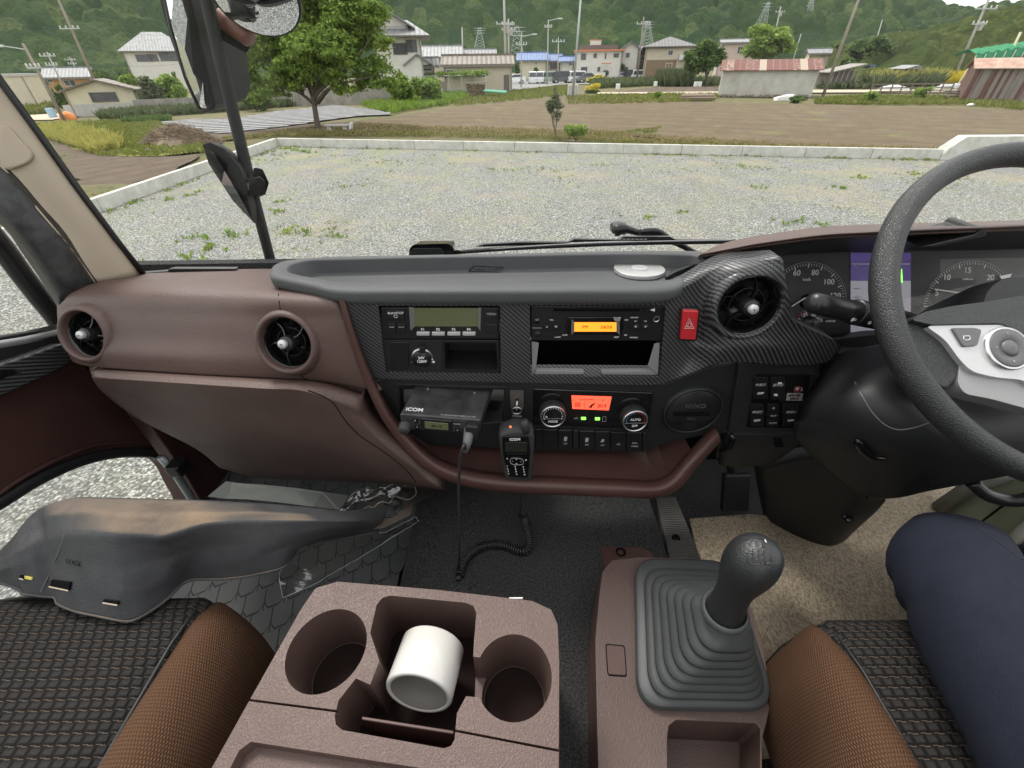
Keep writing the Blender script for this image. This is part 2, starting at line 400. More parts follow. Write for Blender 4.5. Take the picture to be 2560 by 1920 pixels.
def glass_mat(name, tint=(1, 1, 1), refl=1.0, ior=1.45, rough=0):
    m = bpy.data.materials.new(name); m.use_nodes = True; nt = m.node_tree; nt.nodes.remove(nt.nodes['Principled BSDF']); out = nt.nodes['Material Output']
    t = nd(nt, 'ShaderNodeBsdfTransparent'); t.inputs[0].default_value = c4(tint); g = nd(nt, 'ShaderNodeBsdfGlossy'); g.inputs['Roughness'].default_value = rough
    fr = nd(nt, 'ShaderNodeLayerWeight'); fr.inputs[0].default_value = .5; x = nd(nt, 'ShaderNodeMixShader')
    nt.links.new(math_(nt, 'MULTIPLY', math_(nt, 'ADD', .04, math_(nt, 'MULTIPLY', math_(nt, 'POWER', fr.outputs['Facing'], 5), .96)), refl), x.inputs[0]); nt.links.new(t.outputs[0], x.inputs[1]); nt.links.new(g.outputs[0], x.inputs[2]); nt.links.new(x.outputs[0], out.inputs[0]); return m
GLASS = glass_mat('windscreen_glass', (.97, .985, .98), .8)
GLS2 = glass_mat('clear_cover', (.93, .93, .93), 1.9, 1.45, .04)
FILM = glass_mat('clear_film', (.86, .87, .86), 3.2, 1.5, .12)
MIRR = M('mirror_glass', (.82, .84, .86), .02, 1)
WIN = M('window_dark', (.05, .055, .06), .12, noise_=(1.5, (.11, .12, .13)))
WFR = M('window_frame_white', (.6, .6, .58), .5)
WFD = M('window_frame_dark', (.12, .1, .09), .5)
# ================================================================ EXTERIOR
def drape(name, px, mat, dz, n=2, pts=None, flat=False):
    P0 = pts or [G(u, v) for u, v in px]; P = []
    for a, b in zip(P0, P0[1:]+P0[:1]):
        for k in range(5):
            q = a.lerp(b, k/5); P.append(q+Vector((noise.noise(q*.9), noise.noise(q*.9+Vector((7, 3, 0))), 0))*(.45 if k else .15))
    P = [Vector((p.x, p.y, 0)) for p in P]
    bm = bmesh.new(); vs = [bm.verts.new(p) for p in P]
    for t in tessellate_polygon([P]):
        try: bm.faces.new([vs[i] for i in t])
        except ValueError: pass
    for _ in range(n): bmesh.ops.subdivide_edges(bm, edges=bm.edges, cuts=1, use_grid_fill=True)
    bmesh.ops.recalc_face_normals(bm, faces=bm.faces)
    for v in bm.verts: v.co.z = (0 if flat else gh(v.co.x))+dz
    for f in bm.faces:
        if f.normal.z < 0: f.normal_flip()
    me = bpy.data.meshes.new(name); bm.to_mesh(me); bm.free(); me.materials.append(mat)
    o = bpy.data.objects.new(name, me); link(o); o['kind'] = 'structure'; return o
# ground sheet to the horizon
xs = [-1500, -400, -150, -60, -50, -30, -10, 0, 20, 60, 200, 1500]; ys = [-300, -60, -20, 0, 10, 17.0, 30, 60, 120, 400, 1500]
gv = [Vector((x, y, gh(x)-.06 if y > 10 or abs(x) > 55 else -.6)) for y in ys for x in xs]; nx = len(xs)
tag(mesh('ground', gv, [(i*nx+j, i*nx+j+1, (i+1)*nx+j+1, (i+1)*nx+j) for i in range(len(ys)-1) for j in range(nx-1)], GRASS), kind='structure')
# gravel lot bounded by the kerb
def Z0(u, v): return PZ(u, v, -H)
KB = [Z0(258, 529), Z0(517, 412), Z0(696, 366), Z0(1100, 365), Z0(1420, 375), Z0(1980, 391), Z0(2347, 399)]
A, B = KB[2], KB[-1]                         # straighten the long run
KB = [KB[0]+(KB[0]-KB[2])*2.2, KB[0], KB[0].lerp(A, .55), A, A.lerp(B, .25), A.lerp(B, .5), A.lerp(B, .75), B]
END = B+(B-A).normalized()*14
lot = [Vector((-30, -15, 0)), Vector((30, -15, 0)), Vector((30, END.y-3, 0)), END]+KB[::-1]
lotm = MB(); lotm.prism([Vector((p.x, p.y, 0)) for p in lot], (0, 0, -.9)); o = lotm.build('gravel_lot', GRAV); o['kind'] = 'structure'
kt = thing('kerb_wall', 'low white concrete kerb wall bounding the gravel lot', 'kerb', KB[3])
def kerb(a, b, h=.27, w=.13, joint=2.0):
    d = (b-a); n = Vector((-d.y, d.x, 0)).normalized()
    if n.y < 0 and abs(n.y) > .3: n = -n
    if (a+n).length < a.length: n = -n
    k = max(1, round(d.length/joint)); m = MB()
    for i in range(k):
        p, q = a+d*(i/k)+d.normalized()*.012, a+d*((i+1)/k)
        m.prism([Vector((p.x, p.y, -.05)), Vector((q.x, q.y, -.05)), Vector((q.x, q.y, h)), Vector((p.x, p.y, h))], n*w)
    return m
for a, b in zip(KB, KB[1:]): kerb(a, b).build('kerb_run', CONCW, kt, bev=.01)
# taller end wall at the right
m = MB(); e1, e2 = B, PY(2368, 359, B.y); m.prism([Vector((B.x, B.y-.02, -.05)), Vector((B.x+5, B.y-.5, -.05)), Vector((B.x+5, B.y-.5, .62)), Vector((B.x+.45, B.y-.06, .60)), Vector((B.x+.1, B.y-.03, .29))], (.0, .35, 0))
tag(m.build('end_wall', CONCW, bev=.012), 'taller pale concrete wall end behind the steering wheel rim', 'wall')
# fields
drape('field_soil', [(883, 305), (1000, 290), (1143, 268), (1416, 241), (1500, 246), (1640, 252), (1790, 258), (2049, 260), (2250, 268), (2560, 277), (2760, 300), (2700, 400), (2347, 377), (1980, 366), (1650, 346), (1488, 333), (1337, 331), (1065, 323), (910, 312)], SOIL, .02, 3)
drape('field_soil', [(1497, 234), (1640, 218), (1800, 217), (1790, 229)], SOIL2, .02, 2)
drape('field_path', [(1495, 236), (1497, 232), (1800, 230), (1960, 226), (2430, 226), (2430, 232), (1960, 233), (1800, 235)], PATHM, .06, 1)
drape('field_mulch', [(300, 313), (460, 300), (583, 296), (700, 278), (832, 263), (960, 278), (985, 287), (883, 292), (760, 310), (583, 332), (470, 332), (330, 325)], MULCH, .03, 3)
drape('field_dirt', [(131, 352), (210, 368), (250, 390), (395, 393), (500, 386), (430, 440), (240, 480), (225, 500), (150, 430)], SOIL2, .02, 3)
drape('field_dirt', [(470, 335), (583, 334), (760, 312), (905, 302), (910, 309), (780, 318), (583, 350), (500, 350)], SOIL2, .025, 2)
drape('field_verge', [(100, 310), (380, 300), (460, 335), (510, 380), (395, 392), (250, 390), (160, 362), (105, 330)], YGRASS, .03, 3)
drape('parking_lot', [(1200, 231), (1290, 202), (1500, 197), (1820, 196), (1820, 205), (1640, 207), (1400, 212), (1290, 226)], ASPH, .03, 2)
drape('farm_lane', [(70, 288), (150, 284), (200, 291), (130, 300), (70, 300)], PATHM, .03, 1)
# wooded mountain, crown bumps in real relief
def ridge(u):
    pts = [(-900, -330), (-200, -300), (200, -260), (700, -190), (1200, -230), (1500, -150), (1900, -70), (2100, -20), (2200, 12), (2258, 34), (2303, 52), (2347, 68), (2385, 74), (2422, 68), (2467, 70), (2560, 74), (2900, 70), (4000, 70)]
    for a, b in zip(pts, pts[1:]):
        if a[0] <= u <= b[0]: return a[1]+(b[1]-a[1])*(u-a[0])/(b[0]-a[0])
    return pts[-1][1]
def hills(name, u0, u1, nu, R0, R1, nr, rfun, matl, crown, kk=1.0, zb=-3):
    vs, fs = [], []
    for j in range(nu):
        u = u0+(u1-u0)*j/(nu-1); r = ray(u, 120); d = Vector((r.x, r.y, 0)).normalized(); rr = ray(u, rfun(u)); el = rr.z/math.hypot(rr.x, rr.y)
        for i in range(nr):
            t = i/(nr-1); R = R0+(R1-R0)*t; p = d*R
            hgt = H+el*R1*(1-(1-t)**1.5)*(.93+.07*math.sin(u*.006+t*5))-(1-t)**3*3
            hgt += (noise.noise(p*.006)*26+noise.noise(p*.016)*14+noise.noise(p*.04)*5)*kk*t*(1-t)*4*.55
            dd = noise.voronoi(Vector((p.x, p.y, 0))/crown)[0][0]
            hgt += crown*1.0*max(0, 1-1.3*dd*dd)*min(1, t*6)+noise.noise(p*.35)*1.3*kk
            vs.append(Vector((p.x+noise.noise(p*.2)*2, p.y, max(hgt, zb))))
    for j in range(nu-1):
        for i in range(nr-1): a = j*nr+i; fs.append((a, a+nr, a+nr+1, a+1))
    o = mesh(name, vs, fs, matl, smooth=True, fix=False); o['kind'] = 'structure'; return o
def forest_mat(name, cr_, a, b, c):
    m = M(name, a, .95, spec=.1); nt = m.node_tree; s, v = xyz(nt, scale=(1/cr_, 1/cr_, .0))
    vo = nd(nt, 'ShaderNodeTexVoronoi'); vo.inputs['Scale'].default_value = 1; nt.links.new(v, vo.inputs['Vector'])
    h = nd(nt, 'ShaderNodeSeparateColor'); nt.links.new(vo.outputs['Color'], h.inputs[0]); s2, v2 = xyz(nt)
    col = ramp(nt, h.outputs[0], [(0, a), (.6, b), (1, c)]); big = rng(nt, noi(nt, v2, .012, 5), .38, .62)
    col = mixc(nt, math_(nt, 'MULTIPLY', big, .55), col, tuple(x*.62 for x in a)); n = noi(nt, v2, .8, 6, .75)
    base(nt, mixc(nt, rng(nt, n, .3, .7), tuple(x*.5 for x in a), col)); bumpn(nt, n, 1, 1.8); return m
FOR = forest_mat('forest_canopy', 8.0, (.030, .075, .022), (.070, .135, .032), (.18, .23, .07))
hills('mountain', -650, 2850, 800, 230, 640, 230, ridge, FOR, 8.0)
FOR2 = forest_mat('near_wood_canopy', 4.0, (.08, .12, .035), (.14, .19, .05), (.24, .26, .08))
def ridge2(u):
    pts = [(2080, 160), (2130, 165), (2230, 140), (2330, 128), (2400, 98), (2480, 86), (2560, 70), (2700, 60), (3200, 50)]
    for a, b in zip(pts, pts[1:]):
        if a[0] <= u <= b[0]: return a[1]+(b[1]-a[1])*(u-a[0])/(b[0]-a[0])
    return 160
hills('wooded_hillside', 2085, 3100, 200, 95, 165, 60, ridge2, FOR2, 3.6, .25)

# ---- foliage
def leaves(m, blobs, n, size, rnd, fl=.5, hang=0):
    tot = sum(b[1][0]*b[1][1]*b[1][2] for b in blobs)
    vs, fs = m.v, m.f
    for c, r in blobs:
        c = Vector(c); k = int(n*r[0]*r[1]*r[2]/tot)
        for _ in range(k):
            d = Vector((rnd.gauss(0, 1), rnd.gauss(0, 1), rnd.gauss(0, 1))).normalized()*(rnd.random()**fl)
            p = c+Vector((d.x*r[0], d.y*r[1], d.z*r[2])); a = Vector((rnd.gauss(0, 1), rnd.gauss(0, 1), rnd.gauss(0, .6)-hang)).normalized()
            b = a.orthogonal().normalized(); b = (b+a.cross(b)*rnd.uniform(-1, 1)).normalized(); s = size*rnd.uniform(.6, 1.4); i = len(vs)
            vs += [p-a*s, p+b*s*.45, p+a*s, p-b*s*.45]; fs.append((i, i+1, i+2, i+3))
def blobs_in(c, R, n, rnd, sz=.38):
    out = []
    for _ in range(n):
        d = Vector((rnd.gauss(0, 1), rnd.gauss(0, 1), rnd.gauss(0, 1))).normalized()*rnd.uniform(.25, .82); s = sz*rnd.uniform(.6, 1.2)
        out.append((Vector(c)+Vector((d.x*R[0], d.y*R[1], d.z*R[2])), (R[0]*s, R[1]*s, R[2]*s*.75)))
    return out
def tree(name, label, cat, basep, crown_c, R, leafm, nl, ls, trunk_r=.12, nb=22, seed=1, group=None, forks=5, fork_z=.35, sz=.38, fl=.5):
    rnd = random.Random(seed); basep = Vector(basep); cc = Vector(crown_c); t = thing(name, label, cat, basep, group)
    bl = blobs_in(cc, R, nb, rnd, sz); m = MB(); leaves(m, bl, nl, ls, rnd, fl); m.build('crown', leafm, t, fix=False)
    m = MB(); fk = basep.lerp(cc, fork_z)+Vector((rnd.uniform(-.1, .1), 0, 0))
    m.tube(catmull([basep, basep.lerp(fk, .5)+Vector((trunk_r*.5, 0, 0)), fk], 6), [trunk_r*1.25, trunk_r, trunk_r, trunk_r*.95, trunk_r*.9, trunk_r*.85], 8)
    for i in range(forks):
        e = bl[i % len(bl)][0]; mid = fk.lerp(e, .5)+Vector((rnd.uniform(-.3, .3), rnd.uniform(-.3, .3), rnd.uniform(0, .4)))*R[0]*.15
        pa = catmull([fk-(fk-basep)*.1, mid, e], 7); m.tube(pa, [trunk_r*.65*(1-.8*k/6) for k in range(7)], 6)
        for _ in range(2):
            q = bl[rnd.randrange(len(bl))][0]; m.tube([pa[3], pa[3].lerp(q, .5)+Vector((0, 0, .1)), q], [trunk_r*.3, trunk_r*.2, trunk_r*.08], 5)
    m.build('trunk', BARK, t, smooth=True); return t
def px_tree(name, label, u0, u1, v0, v1, vb, leafm, nl, Y=None, ls=None, tr=None, seed=1, group=None, nb=22, ub=None, deep=.9, cat='tree', low=False, **k):
    "crown box in pixels u0..u1 x v0..v1, foot at v=vb"
    uc = (u0+u1)/2; b = G(ub or uc, vb) if Y is None else None
    if b is None: Y *= 1.25; q = PY(ub or uc, vb, Y); b = Vector((q.x, Y, gh(q.x)))
    Y = b.y; a, z = PY(u0, (v0+v1)/2, Y), PY(u1, (v0+v1)/2, Y); top, bot = PY(uc, v0, Y), PY(uc, v1, Y)
    if low: bot.z = b.z-.1
    R = ((z.x-a.x)/2, (z.x-a.x)/2*deep, (top.z-bot.z)/2)
    return tree(name, label, cat, b, ((a.x+z.x)/2, Y, (top.z+bot.z)/2), R, leafm, nl, ls or R[0]*.07, tr or R[0]*.07, nb, seed, group, **k)

# big cherry tree by the mulch field: several lobes, top above the frame
def cherry():
    b = G(795, 321); Y = b.y; t = thing('broadleaf_tree', 'large bright green broadleaf tree with forked trunk beside the mulch rows', 'tree', b)
    rnd = random.Random(5); P = lambda u, v, dy=0: PY(u, v, Y+dy)
    lob = [(640, 110, .9, 0), (700, 190, .8, -.6), (655, 215, .6, .6), (780, 60, 1.3, .5), (860, 20, 1.3, -.3), (760, 160, 1.1, -1.2), (850, 140, 1.1, -.8), (920, 80, 1.1, .6), (950, 165, .8, 0), (905, 190, .75, .9), (975, 210, .5, .3), (830, 195, .7, -1.4), (720, 120, 1.1, 1.4), (880, 100, 1.0, 1.8), (700, 40, 1.1, -.4), (760, -60, 1.5, 0), (880, -60, 1.3, .4), (640, 20, .9, .6), (620, 170, .6, -.3), (735, 215, .5, -.9), (790, 210, .6, .8), (940, 30, .9, -.4), (990, 185, .35, -.4), (610, 228, .5, .3), (675, 228, .6, -.2), (740, 190, 1.0, .3), (800, 170, 1.1, 1.5), (830, 110, 1.2, -1.6), (690, 150, 1.0, 1.2), (760, 110, 1.2, -1.8), (905, 215, .5, 1.0), (650, 60, 1.0, .8), (625, 200, .8, .4), (600, 150, .8, -.2), (640, 245, .45, -.6), (860, 215, .7, -.5), (950, 205, .55, -.3), (820, 60, 1.5, .8), (700, 215, .7, .9), (960, 115, .6, -.8)]
    bl = [(P(u, v, dy), (s*1.05, s*1.15, s*.8)) for u, v, s, dy in lob]
    bl2 = []
    for c, r in bl:
        for _ in range(9):
            d = Vector((rnd.gauss(0, 1), rnd.gauss(0, 1), rnd.gauss(0, .8))).normalized()*rnd.uniform(.5, 1.0); q = rnd.uniform(.28, .5)
            bl2.append((c+Vector((d.x*r[0], d.y*r[1], d.z*r[2])), (r[0]*q*1.2, r[1]*q*1.2, r[2]*q*.6)))
    m = MB(); leaves(m, bl2, 66000, .10, rnd, .5, .5); leaves(m, bl, 26000, .11, rnd, .7, .4); m.build('crown', LEAF, t, fix=False)
    m = MB(); f1 = P(784, 250)
    m.tube(catmull([b-Vector((0, 0, .1)), P(790, 290), f1, P(783, 240)], 8), [.24, .2, .17, .155, .15, .15, .16, .14], 10)
    limbs = [[P(786, 262), P(755, 236, .2), P(700, 205, .4), P(650, 160, .5)], [f1, P(800, 225, -.2), P(835, 200, -.4), P(890, 150, -.6), P(930, 90, -.4)], [f1, P(770, 215, .3), P(745, 170, .5), P(720, 90, .4)], [P(784, 240), P(795, 190), P(800, 120), P(790, 20)],
             [P(795, 258), P(815, 232, .3), P(850, 190, .6), P(900, 120, .9)], [P(790, 258), P(822, 222, -.5), P(870, 205, -.8), P(940, 190, -.5)], [P(760, 232, .2), P(720, 222, -.2), P(665, 220, -.3)]]
    for L in limbs:
        n = 9; m.tube(catmull(L, n), [.115*(1-.8*i/(n-1)) for i in range(n)], 7)
        for _ in range(4):
            q = L[rnd.randrange(1, len(L))]; e = bl2[rnd.randrange(len(bl2))][0]
            if (e-q).length < 2.5: m.tube([q, q.lerp(e, .5)+Vector((0, 0, .15)), e], [.04, .025, .01], 5)
    m.build('trunk', BARK, t, smooth=True)
cherry()
px_tree('broadleaf_tree', 'round dark green tree in front of the tan house', 1716, 1820, 86, 192, 199, LEAFD, 6500, Y=62, nb=30, seed=3, ls=.28, sz=.42)
px_tree('broadleaf_tree', 'tall bushy green tree behind the rusty roofed white shed', 1862, 1990, 54, 160, 196, LEAF, 6500, Y=66, nb=30, seed=4, ls=.3, sz=.42, ub=1920)
px_tree('broadleaf_tree', 'dark spreading tree between the tilted pole and the hillside', 2128, 2243, 82, 158, 176, LEAFD, 5000, Y=72, nb=26, seed=6, ls=.3, sz=.42)
px_tree('bush', 'dark bush beside the blue tarp shack', 2095, 2150, 136, 176, 182, LEAFD, 1600, Y=62, nb=14, seed=7, ls=.22, cat='bush')
px_tree('sapling', 'thin sparse young tree standing alone by the kerb', 1352, 1414, 212, 318, 345, LEAFG, 1700, ls=.05, tr=.022, nb=26, seed=8, sz=.3, forks=9, ub=1393, deep=.7, fork_z=.15)
px_tree('bush', 'small bright green bush beside the sparse young tree at the kerb', 1409, 1471, 300, 352, 353, LEAFB, 1900, ls=.06, tr=.03, nb=14, seed=9, cat='bush', sz=.5, fork_z=.2)
px_tree('bush', 'small round green bush left of the wooden rail fence', 2154, 2198, 226, 254, 256, LEAF, 1100, ls=.1, tr=.03, nb=10, seed=10, cat='bush', sz=.5)
px_tree('bush', 'green bush in front of the wooden rail fence', 2285, 2333, 217, 250, 251, LEAF, 1300, ls=.1, tr=.03, nb=12, seed=11, cat='bush', sz=.5)
px_tree('bush', 'low green bush at the foot of the white shed', 1968, 2022, 237, 257, 258, LEAFD, 900, ls=.1, tr=.03, nb=10, seed=12, cat='bush', sz=.5)
px_tree('bush', 'little green shrub alone in the ploughed field', 1634, 1656, 226, 250, 251, LEAF, 500, ls=.1, tr=.02, nb=7, seed=13, cat='bush', sz=.5)
px_tree('garden_tree', 'slim garden tree in front of the orange trimmed white house', 1474, 1502, 145, 178, 199, LEAFD, 1100, Y=84, ls=.25, nb=10, seed=14, group=None)
px_tree('garden_tree', 'spreading garden tree at the right end of the orange trimmed white house', 1522, 1563, 148, 182, 199, LEAFD, 1300, Y=83, ls=.25, nb=12, seed=15)
px_tree('conifer', 'small dark clipped tree in front of the blue roofed houses', 1331, 1354, 168, 192, 197, LEAFD, 700, Y=82, ls=.22, nb=9, seed=16, cat='tree')
px_tree('conifer', 'dark clipped tree beside the shed wall and parked cars', 1284, 1302, 150, 190, 197, LEAFD, 700, Y=84, ls=.25, nb=9, seed=17, cat='tree')
for i, (u0, u1, v0, v1, vb, mt, lb, n, Y) in enumerate([
    (232, 300, 168, 215, 235, LEAFD, 'dark garden tree behind the cream hut roof', 1800, 62), (303, 352, 182, 225, 250, LEAFB, 'yellow green bush right of the cream hut', 1500, 46),
    (338, 400, 186, 250, 262, LEAFG, 'grey green bamboo clump beside the cream hut', 2000, 43), (388, 470, 165, 240, 258, LEAF, 'bright green tree left of the big mirror housing', 2800, 46),
    (55, 120, 188, 245, 258, LEAFD, 'dark tree between the beige block and the orange house', 1800, 58), (128, 160, 212, 232, 240, LEAFD, 'small dark tree in front of the orange house', 600, 48),
    (275, 330, 160, 190, 205, LEAFD, 'dark tree at the foot of the grey roofed white house', 1300, 90), (420, 455, 170, 210, 250, LEAFD, 'dark shrub against the white house beside the mirror', 900, 60),
    (955, 1030, 170, 215, 225, LEAFB, 'bright green vine bushes between the big tree and the trellis', 2200, 42), (1020, 1100, 178, 205, 225, LEAFB, 'bright vines over the left end of the trellis', 1800, 41),
    (600, 680, 215, 262, 272, LEAFD, 'dark shrubs behind the trunk of the big tree', 1600, 40)]):
    px_tree('garden_bush', lb, u0, u1, v0, (v0+2*vb)/3 if False else vb-4, vb, mt, int(n*1.6), Y=Y, ls=.2, nb=20, seed=30+i, cat='bush', sz=.45, low=True)

# stuff: weeds, crops, flower beds
def tufts(name, pts, leafm, hgt, nbl, rnd, spread=.5, w=.012, label=None):
    m = MB(); vs, fs = m.v, m.f
    for p, s in pts:
        for _ in range(nbl):
            a = rnd.uniform(0, 6.283); l = hgt*s*rnd.uniform(.5, 1.2); d = Vector((math.cos(a), math.sin(a), 0)); q = p+d*rnd.uniform(0, spread)*hgt*s
            tip = q+d*l*rnd.uniform(.2, .8)+Vector((0, 0, l)); b = Vector((-d.y, d.x, 0))*w*s*rnd.uniform(.7, 1.5); mid = q.lerp(tip, .55)+Vector((0, 0, l*.12)); i = len(vs)
            vs += [q-b*.4, q+b*.4, mid+b, tip, mid-b]; fs.append((i, i+1, i+2, i+3, i+4))
    o = m.build(name, leafm, fix=False); o['kind'] = 'stuff'
    if label: o['label'] = label; o['category'] = 'plants'
    return o
rnd = random.Random(11)
def inlot(p):
    if p.x > B.x: return p.y < B.y-.3
    # left slanted run
    if p.x < A.x: t = (p.x-KB[0].x)/(A.x-KB[0].x); return p.y < KB[0].y+(A.y-KB[0].y)*t-.15
    return p.y < A.y+(B.y-A.y)*(p.x-A.x)/(B.x-A.x)-.12
pt, ptd = [], []
for _ in range(60000):
    y = rnd.uniform(1.0, 17.3); x = rnd.uniform(-1.45*y-1, 1.45*y+1); p = Vector((x, y, 0))
    if not inlot(p): continue
    nn = noise.noise(p*.42)+.6*noise.noise(p*1.7+Vector((9, 0, 0))); th = .62-.40*(y/17)-.06*(x > 3)*(y > 9)
    if nn > th and rnd.random() < .30: (pt if rnd.random() < .62 else ptd).append((p, rnd.uniform(.25, .85)*(1.15 if nn > th+.25 else .75)))
for q in range(500):                               # along the kerb foot
    t = rnd.random(); s = rnd.randrange(len(KB)-1); p = KB[s].lerp(KB[s+1], t); p = p+Vector((rnd.uniform(-.1, .1)+(.25 if s < 3 else 0), -rnd.uniform(.05, .35), 0))
    if noise.noise(p*.8) > -.1: (pt if rnd.random() < .4 else ptd).append((p, rnd.uniform(.4, 1.3)))
for u, v, s in [(575, 590, 1.6), (700, 530, 1.3), (735, 580, 1.8), (480, 595, 1.3), (415, 660, 2), (530, 625, 1.5), (700, 505, 1), (620, 530, .9), (420, 500, 1), (390, 470, .9), (470, 490, 1), (500, 480, .9), (1980, 555, 1.5), (2050, 560, 1), (1630, 545, 1), (1700, 530, .8), (740, 375, 1.6), (760, 379, 1.4), (720, 372, 1.5), (780, 382, 1.2), (840, 590, 1.2), (2100, 470, 1.3), (2150, 445, 1.4), (1900, 470, 1)]:
    p = Z0(u, v)
    for _ in range(8): pt.append((p+Vector((rnd.gauss(0, .1), rnd.gauss(0, .08), 0))*s, s*rnd.uniform(.5, 1)))
tufts('weeds', pt, LEAFB, .055, 9, rnd, 1.1, .009); tufts('dry_weeds', ptd, LEAFO, .06, 8, rnd, .9, .007)
def region(poly, n, cond=None):
    P = [G(u, v) for u, v in poly]; T = tessellate_polygon([P]); ar = []
    for t in T:
        a, b, c = (P[i] for i in t); ar.append(((b-a).cross(c-a).length, a, b, c))
    tot = sum(x[0] for x in ar); out = []
    for s, a, b, c in ar:
        for _ in range(int(n*s/tot)):
            r1, r2 = rnd.random(), rnd.random()
            if r1+r2 > 1: r1, r2 = 1-r1, 1-r2
            p = a+(b-a)*r1+(c-a)*r2; p.z = gh(p.x)
            if cond is None or cond(p): out.append((p, rnd.uniform(.5, 1.2)))
    return out
tufts('verge_grass', region([(560, 352), (688, 341), (898, 339), (1100, 341), (1420, 351), (1980, 374), (2340, 386), (2340, 378), (1980, 367), (1650, 348), (1488, 334), (1337, 332), (1065, 324), (910, 313), (780, 320), (560, 345)], 3600), LEAFO, .13, 5, rnd, 1.8, .02) if False else None
tufts('dry_grass', region([(560, 352), (688, 341), (898, 339), (1100, 341), (1420, 351), (1980, 374), (2340, 386), (2340, 372), (1980, 361), (1650, 340), (1488, 326), (1337, 324), (1065, 318), (910, 309), (780, 318), (560, 345)], 4200), DRYG, .12, 5, rnd, 1.9, .02); tufts('verge_grass', region([(560, 352), (688, 341), (898, 339), (1100, 341), (1420, 351), (1980, 374), (2340, 386), (2340, 380), (1980, 369), (1420, 345), (1065, 332), (780, 332), (560, 345)], 1300), LEAFO, .12, 5, rnd, 1.8, .02)
tufts('verge_grass', region([(100, 310), (380, 300), (460, 335), (520, 380), (395, 392), (250, 390), (160, 362), (105, 330)], 3500), LEAFO, .2, 6, rnd, 1.4, .03)
tufts('rapeseed', region([(110, 325), (180, 322), (300, 360), (295, 378), (240, 385), (190, 368), (120, 345)], 1600), LEAFYG, .5, 7, rnd, .5, .03)
tufts('crop_rows', region([(250, 298), (330, 296), (600, 276), (770, 262), (770, 254), (600, 262), (330, 286), (260, 292)], 2600), LEAFG, .65, 6, rnd, .4, .05)
tufts('crop_rows', region([(312, 311), (425, 302), (425, 296), (315, 303)], 500), LEAFD, .35, 6, rnd, .6, .05)
tufts('bank_grass', region([(905, 262), (1000, 240), (1140, 232), (1180, 240), (1120, 262), (1000, 280), (985, 285), (930, 272)], 3000), LEAFB, .42, 7, rnd, .6, .035)
tufts('bank_grass', region([(1100, 236), (1270, 228), (1420, 214), (1420, 240), (1300, 252), (1143, 266)], 1800), LEAFO, .25, 5, rnd, 1, .04)
tufts('garden_greens', region([(1480, 222), (1640, 214), (1800, 214), (1800, 205), (1640, 203), (1480, 208)], 2600), LEAFG, .8, 6, rnd, .5, .08)
tufts('tall_reeds', region([(1648, 216), (1720, 216), (1715, 205), (1655, 205)], 700), LEAFG, 1.7, 7, rnd, .25, .07)
tufts('tall_grass', region([(2165, 219), (2345, 217), (2350, 204), (2175, 205)], 1300), LEAFYG, 1.5, 6, rnd, .3, .08); tufts('tall_grass', region([(2165, 221), (2345, 219), (2350, 206), (2175, 207)], 1500), LEAFG, 1.3, 6, rnd, .3, .09)
tufts('rapeseed', region([(2335, 216), (2450, 214), (2455, 203), (2340, 204)], 1200), LEAFY, 1.25, 7, rnd, .3, .09)
tufts('garden_greens', region([(2040, 222), (2170, 222), (2175, 206), (2060, 206)], 900), LEAFG, .7, 6, rnd, .5, .07)
tufts('bank_grass', region([(2040, 262), (2420, 262), (2560, 276), (2560, 262), (2430, 246), (2160, 240), (2040, 250)], 2600), LEAFO, .25, 5, rnd, 1, .04)
tufts('bank_grass', region([(1416, 241), (1640, 234), (1800, 236), (1790, 252), (1640, 258), (1420, 262)], 1500), LEAFO, .2, 5, rnd, 1.3, .04)
tufts('field_weeds', region([(1440, 345), (1560, 330), (1650, 318), (1640, 332), (1500, 345)], 260), LEAFO, .10, 5, rnd, 1.3, .02)
tufts('roadside_grass', region([(60, 290), (110, 285), (135, 268), (60, 262)], 900), LEAFO, .7, 6, rnd, .5, .05)
tufts('roadside_grass', region([(1000, 246), (1100, 232), (1100, 226), (980, 236)], 900), LEAFB, .7, 6, rnd, .4, .05)
q = G(1480, 232); m = MB(); r2 = random.Random(3); leaves(m, [(q+Vector((dx, 0, dz)), (.45, .4, .3)) for dx, dz in ((-.5, .45), (.1, .65), (.6, .7), (.2, .3))], 700, .09, r2)
t = thing('flower_clump', 'clump of bright orange yellow flowers at the field path', 'flowers', q); m.build('blossoms', LEAFY, t, fix=False)
m = MB(); leaves(m, [(q+Vector((0, -.1, .15)), (1.0, .5, .22))], 500, .12, r2); m.build('leaves', LEAFD, t, fix=False)
# brushwood pile
m = MB(); c = G(455, 360); r2 = random.Random(2)
for _ in range(5200):
    a = r2.uniform(0, 6.283); rr = r2.random()**.6; x, y = math.cos(a)*rr*2.1, math.sin(a)*rr*1.1; z = .95*(1-rr*rr)*r2.random()**.6
    p = c+Vector((x, y, z)); d = Vector((r2.gauss(0, 1), r2.gauss(0, 1), r2.gauss(-.1, .35))).normalized()*r2.uniform(.15, .45); b = d.orthogonal().normalized()*r2.uniform(.006, .014); i = len(m.v)
    e = p+d*.5+Vector((0, 0, r2.uniform(.0, .06))); m.v += [p-b, p+b, e+b, p+d, e-b]; m.f.append((i, i+1, i+2, i+3, i+4))
m.lathe([(1.45, -.05), (1.1, .22), (.6, .44), (.01, .5)], c, (0, 0, 1), 14)
tag(m.build('brush_pile', STRAW, fix=False), 'heap of dry brown cut branches in the yellow grass', 'brush pile')
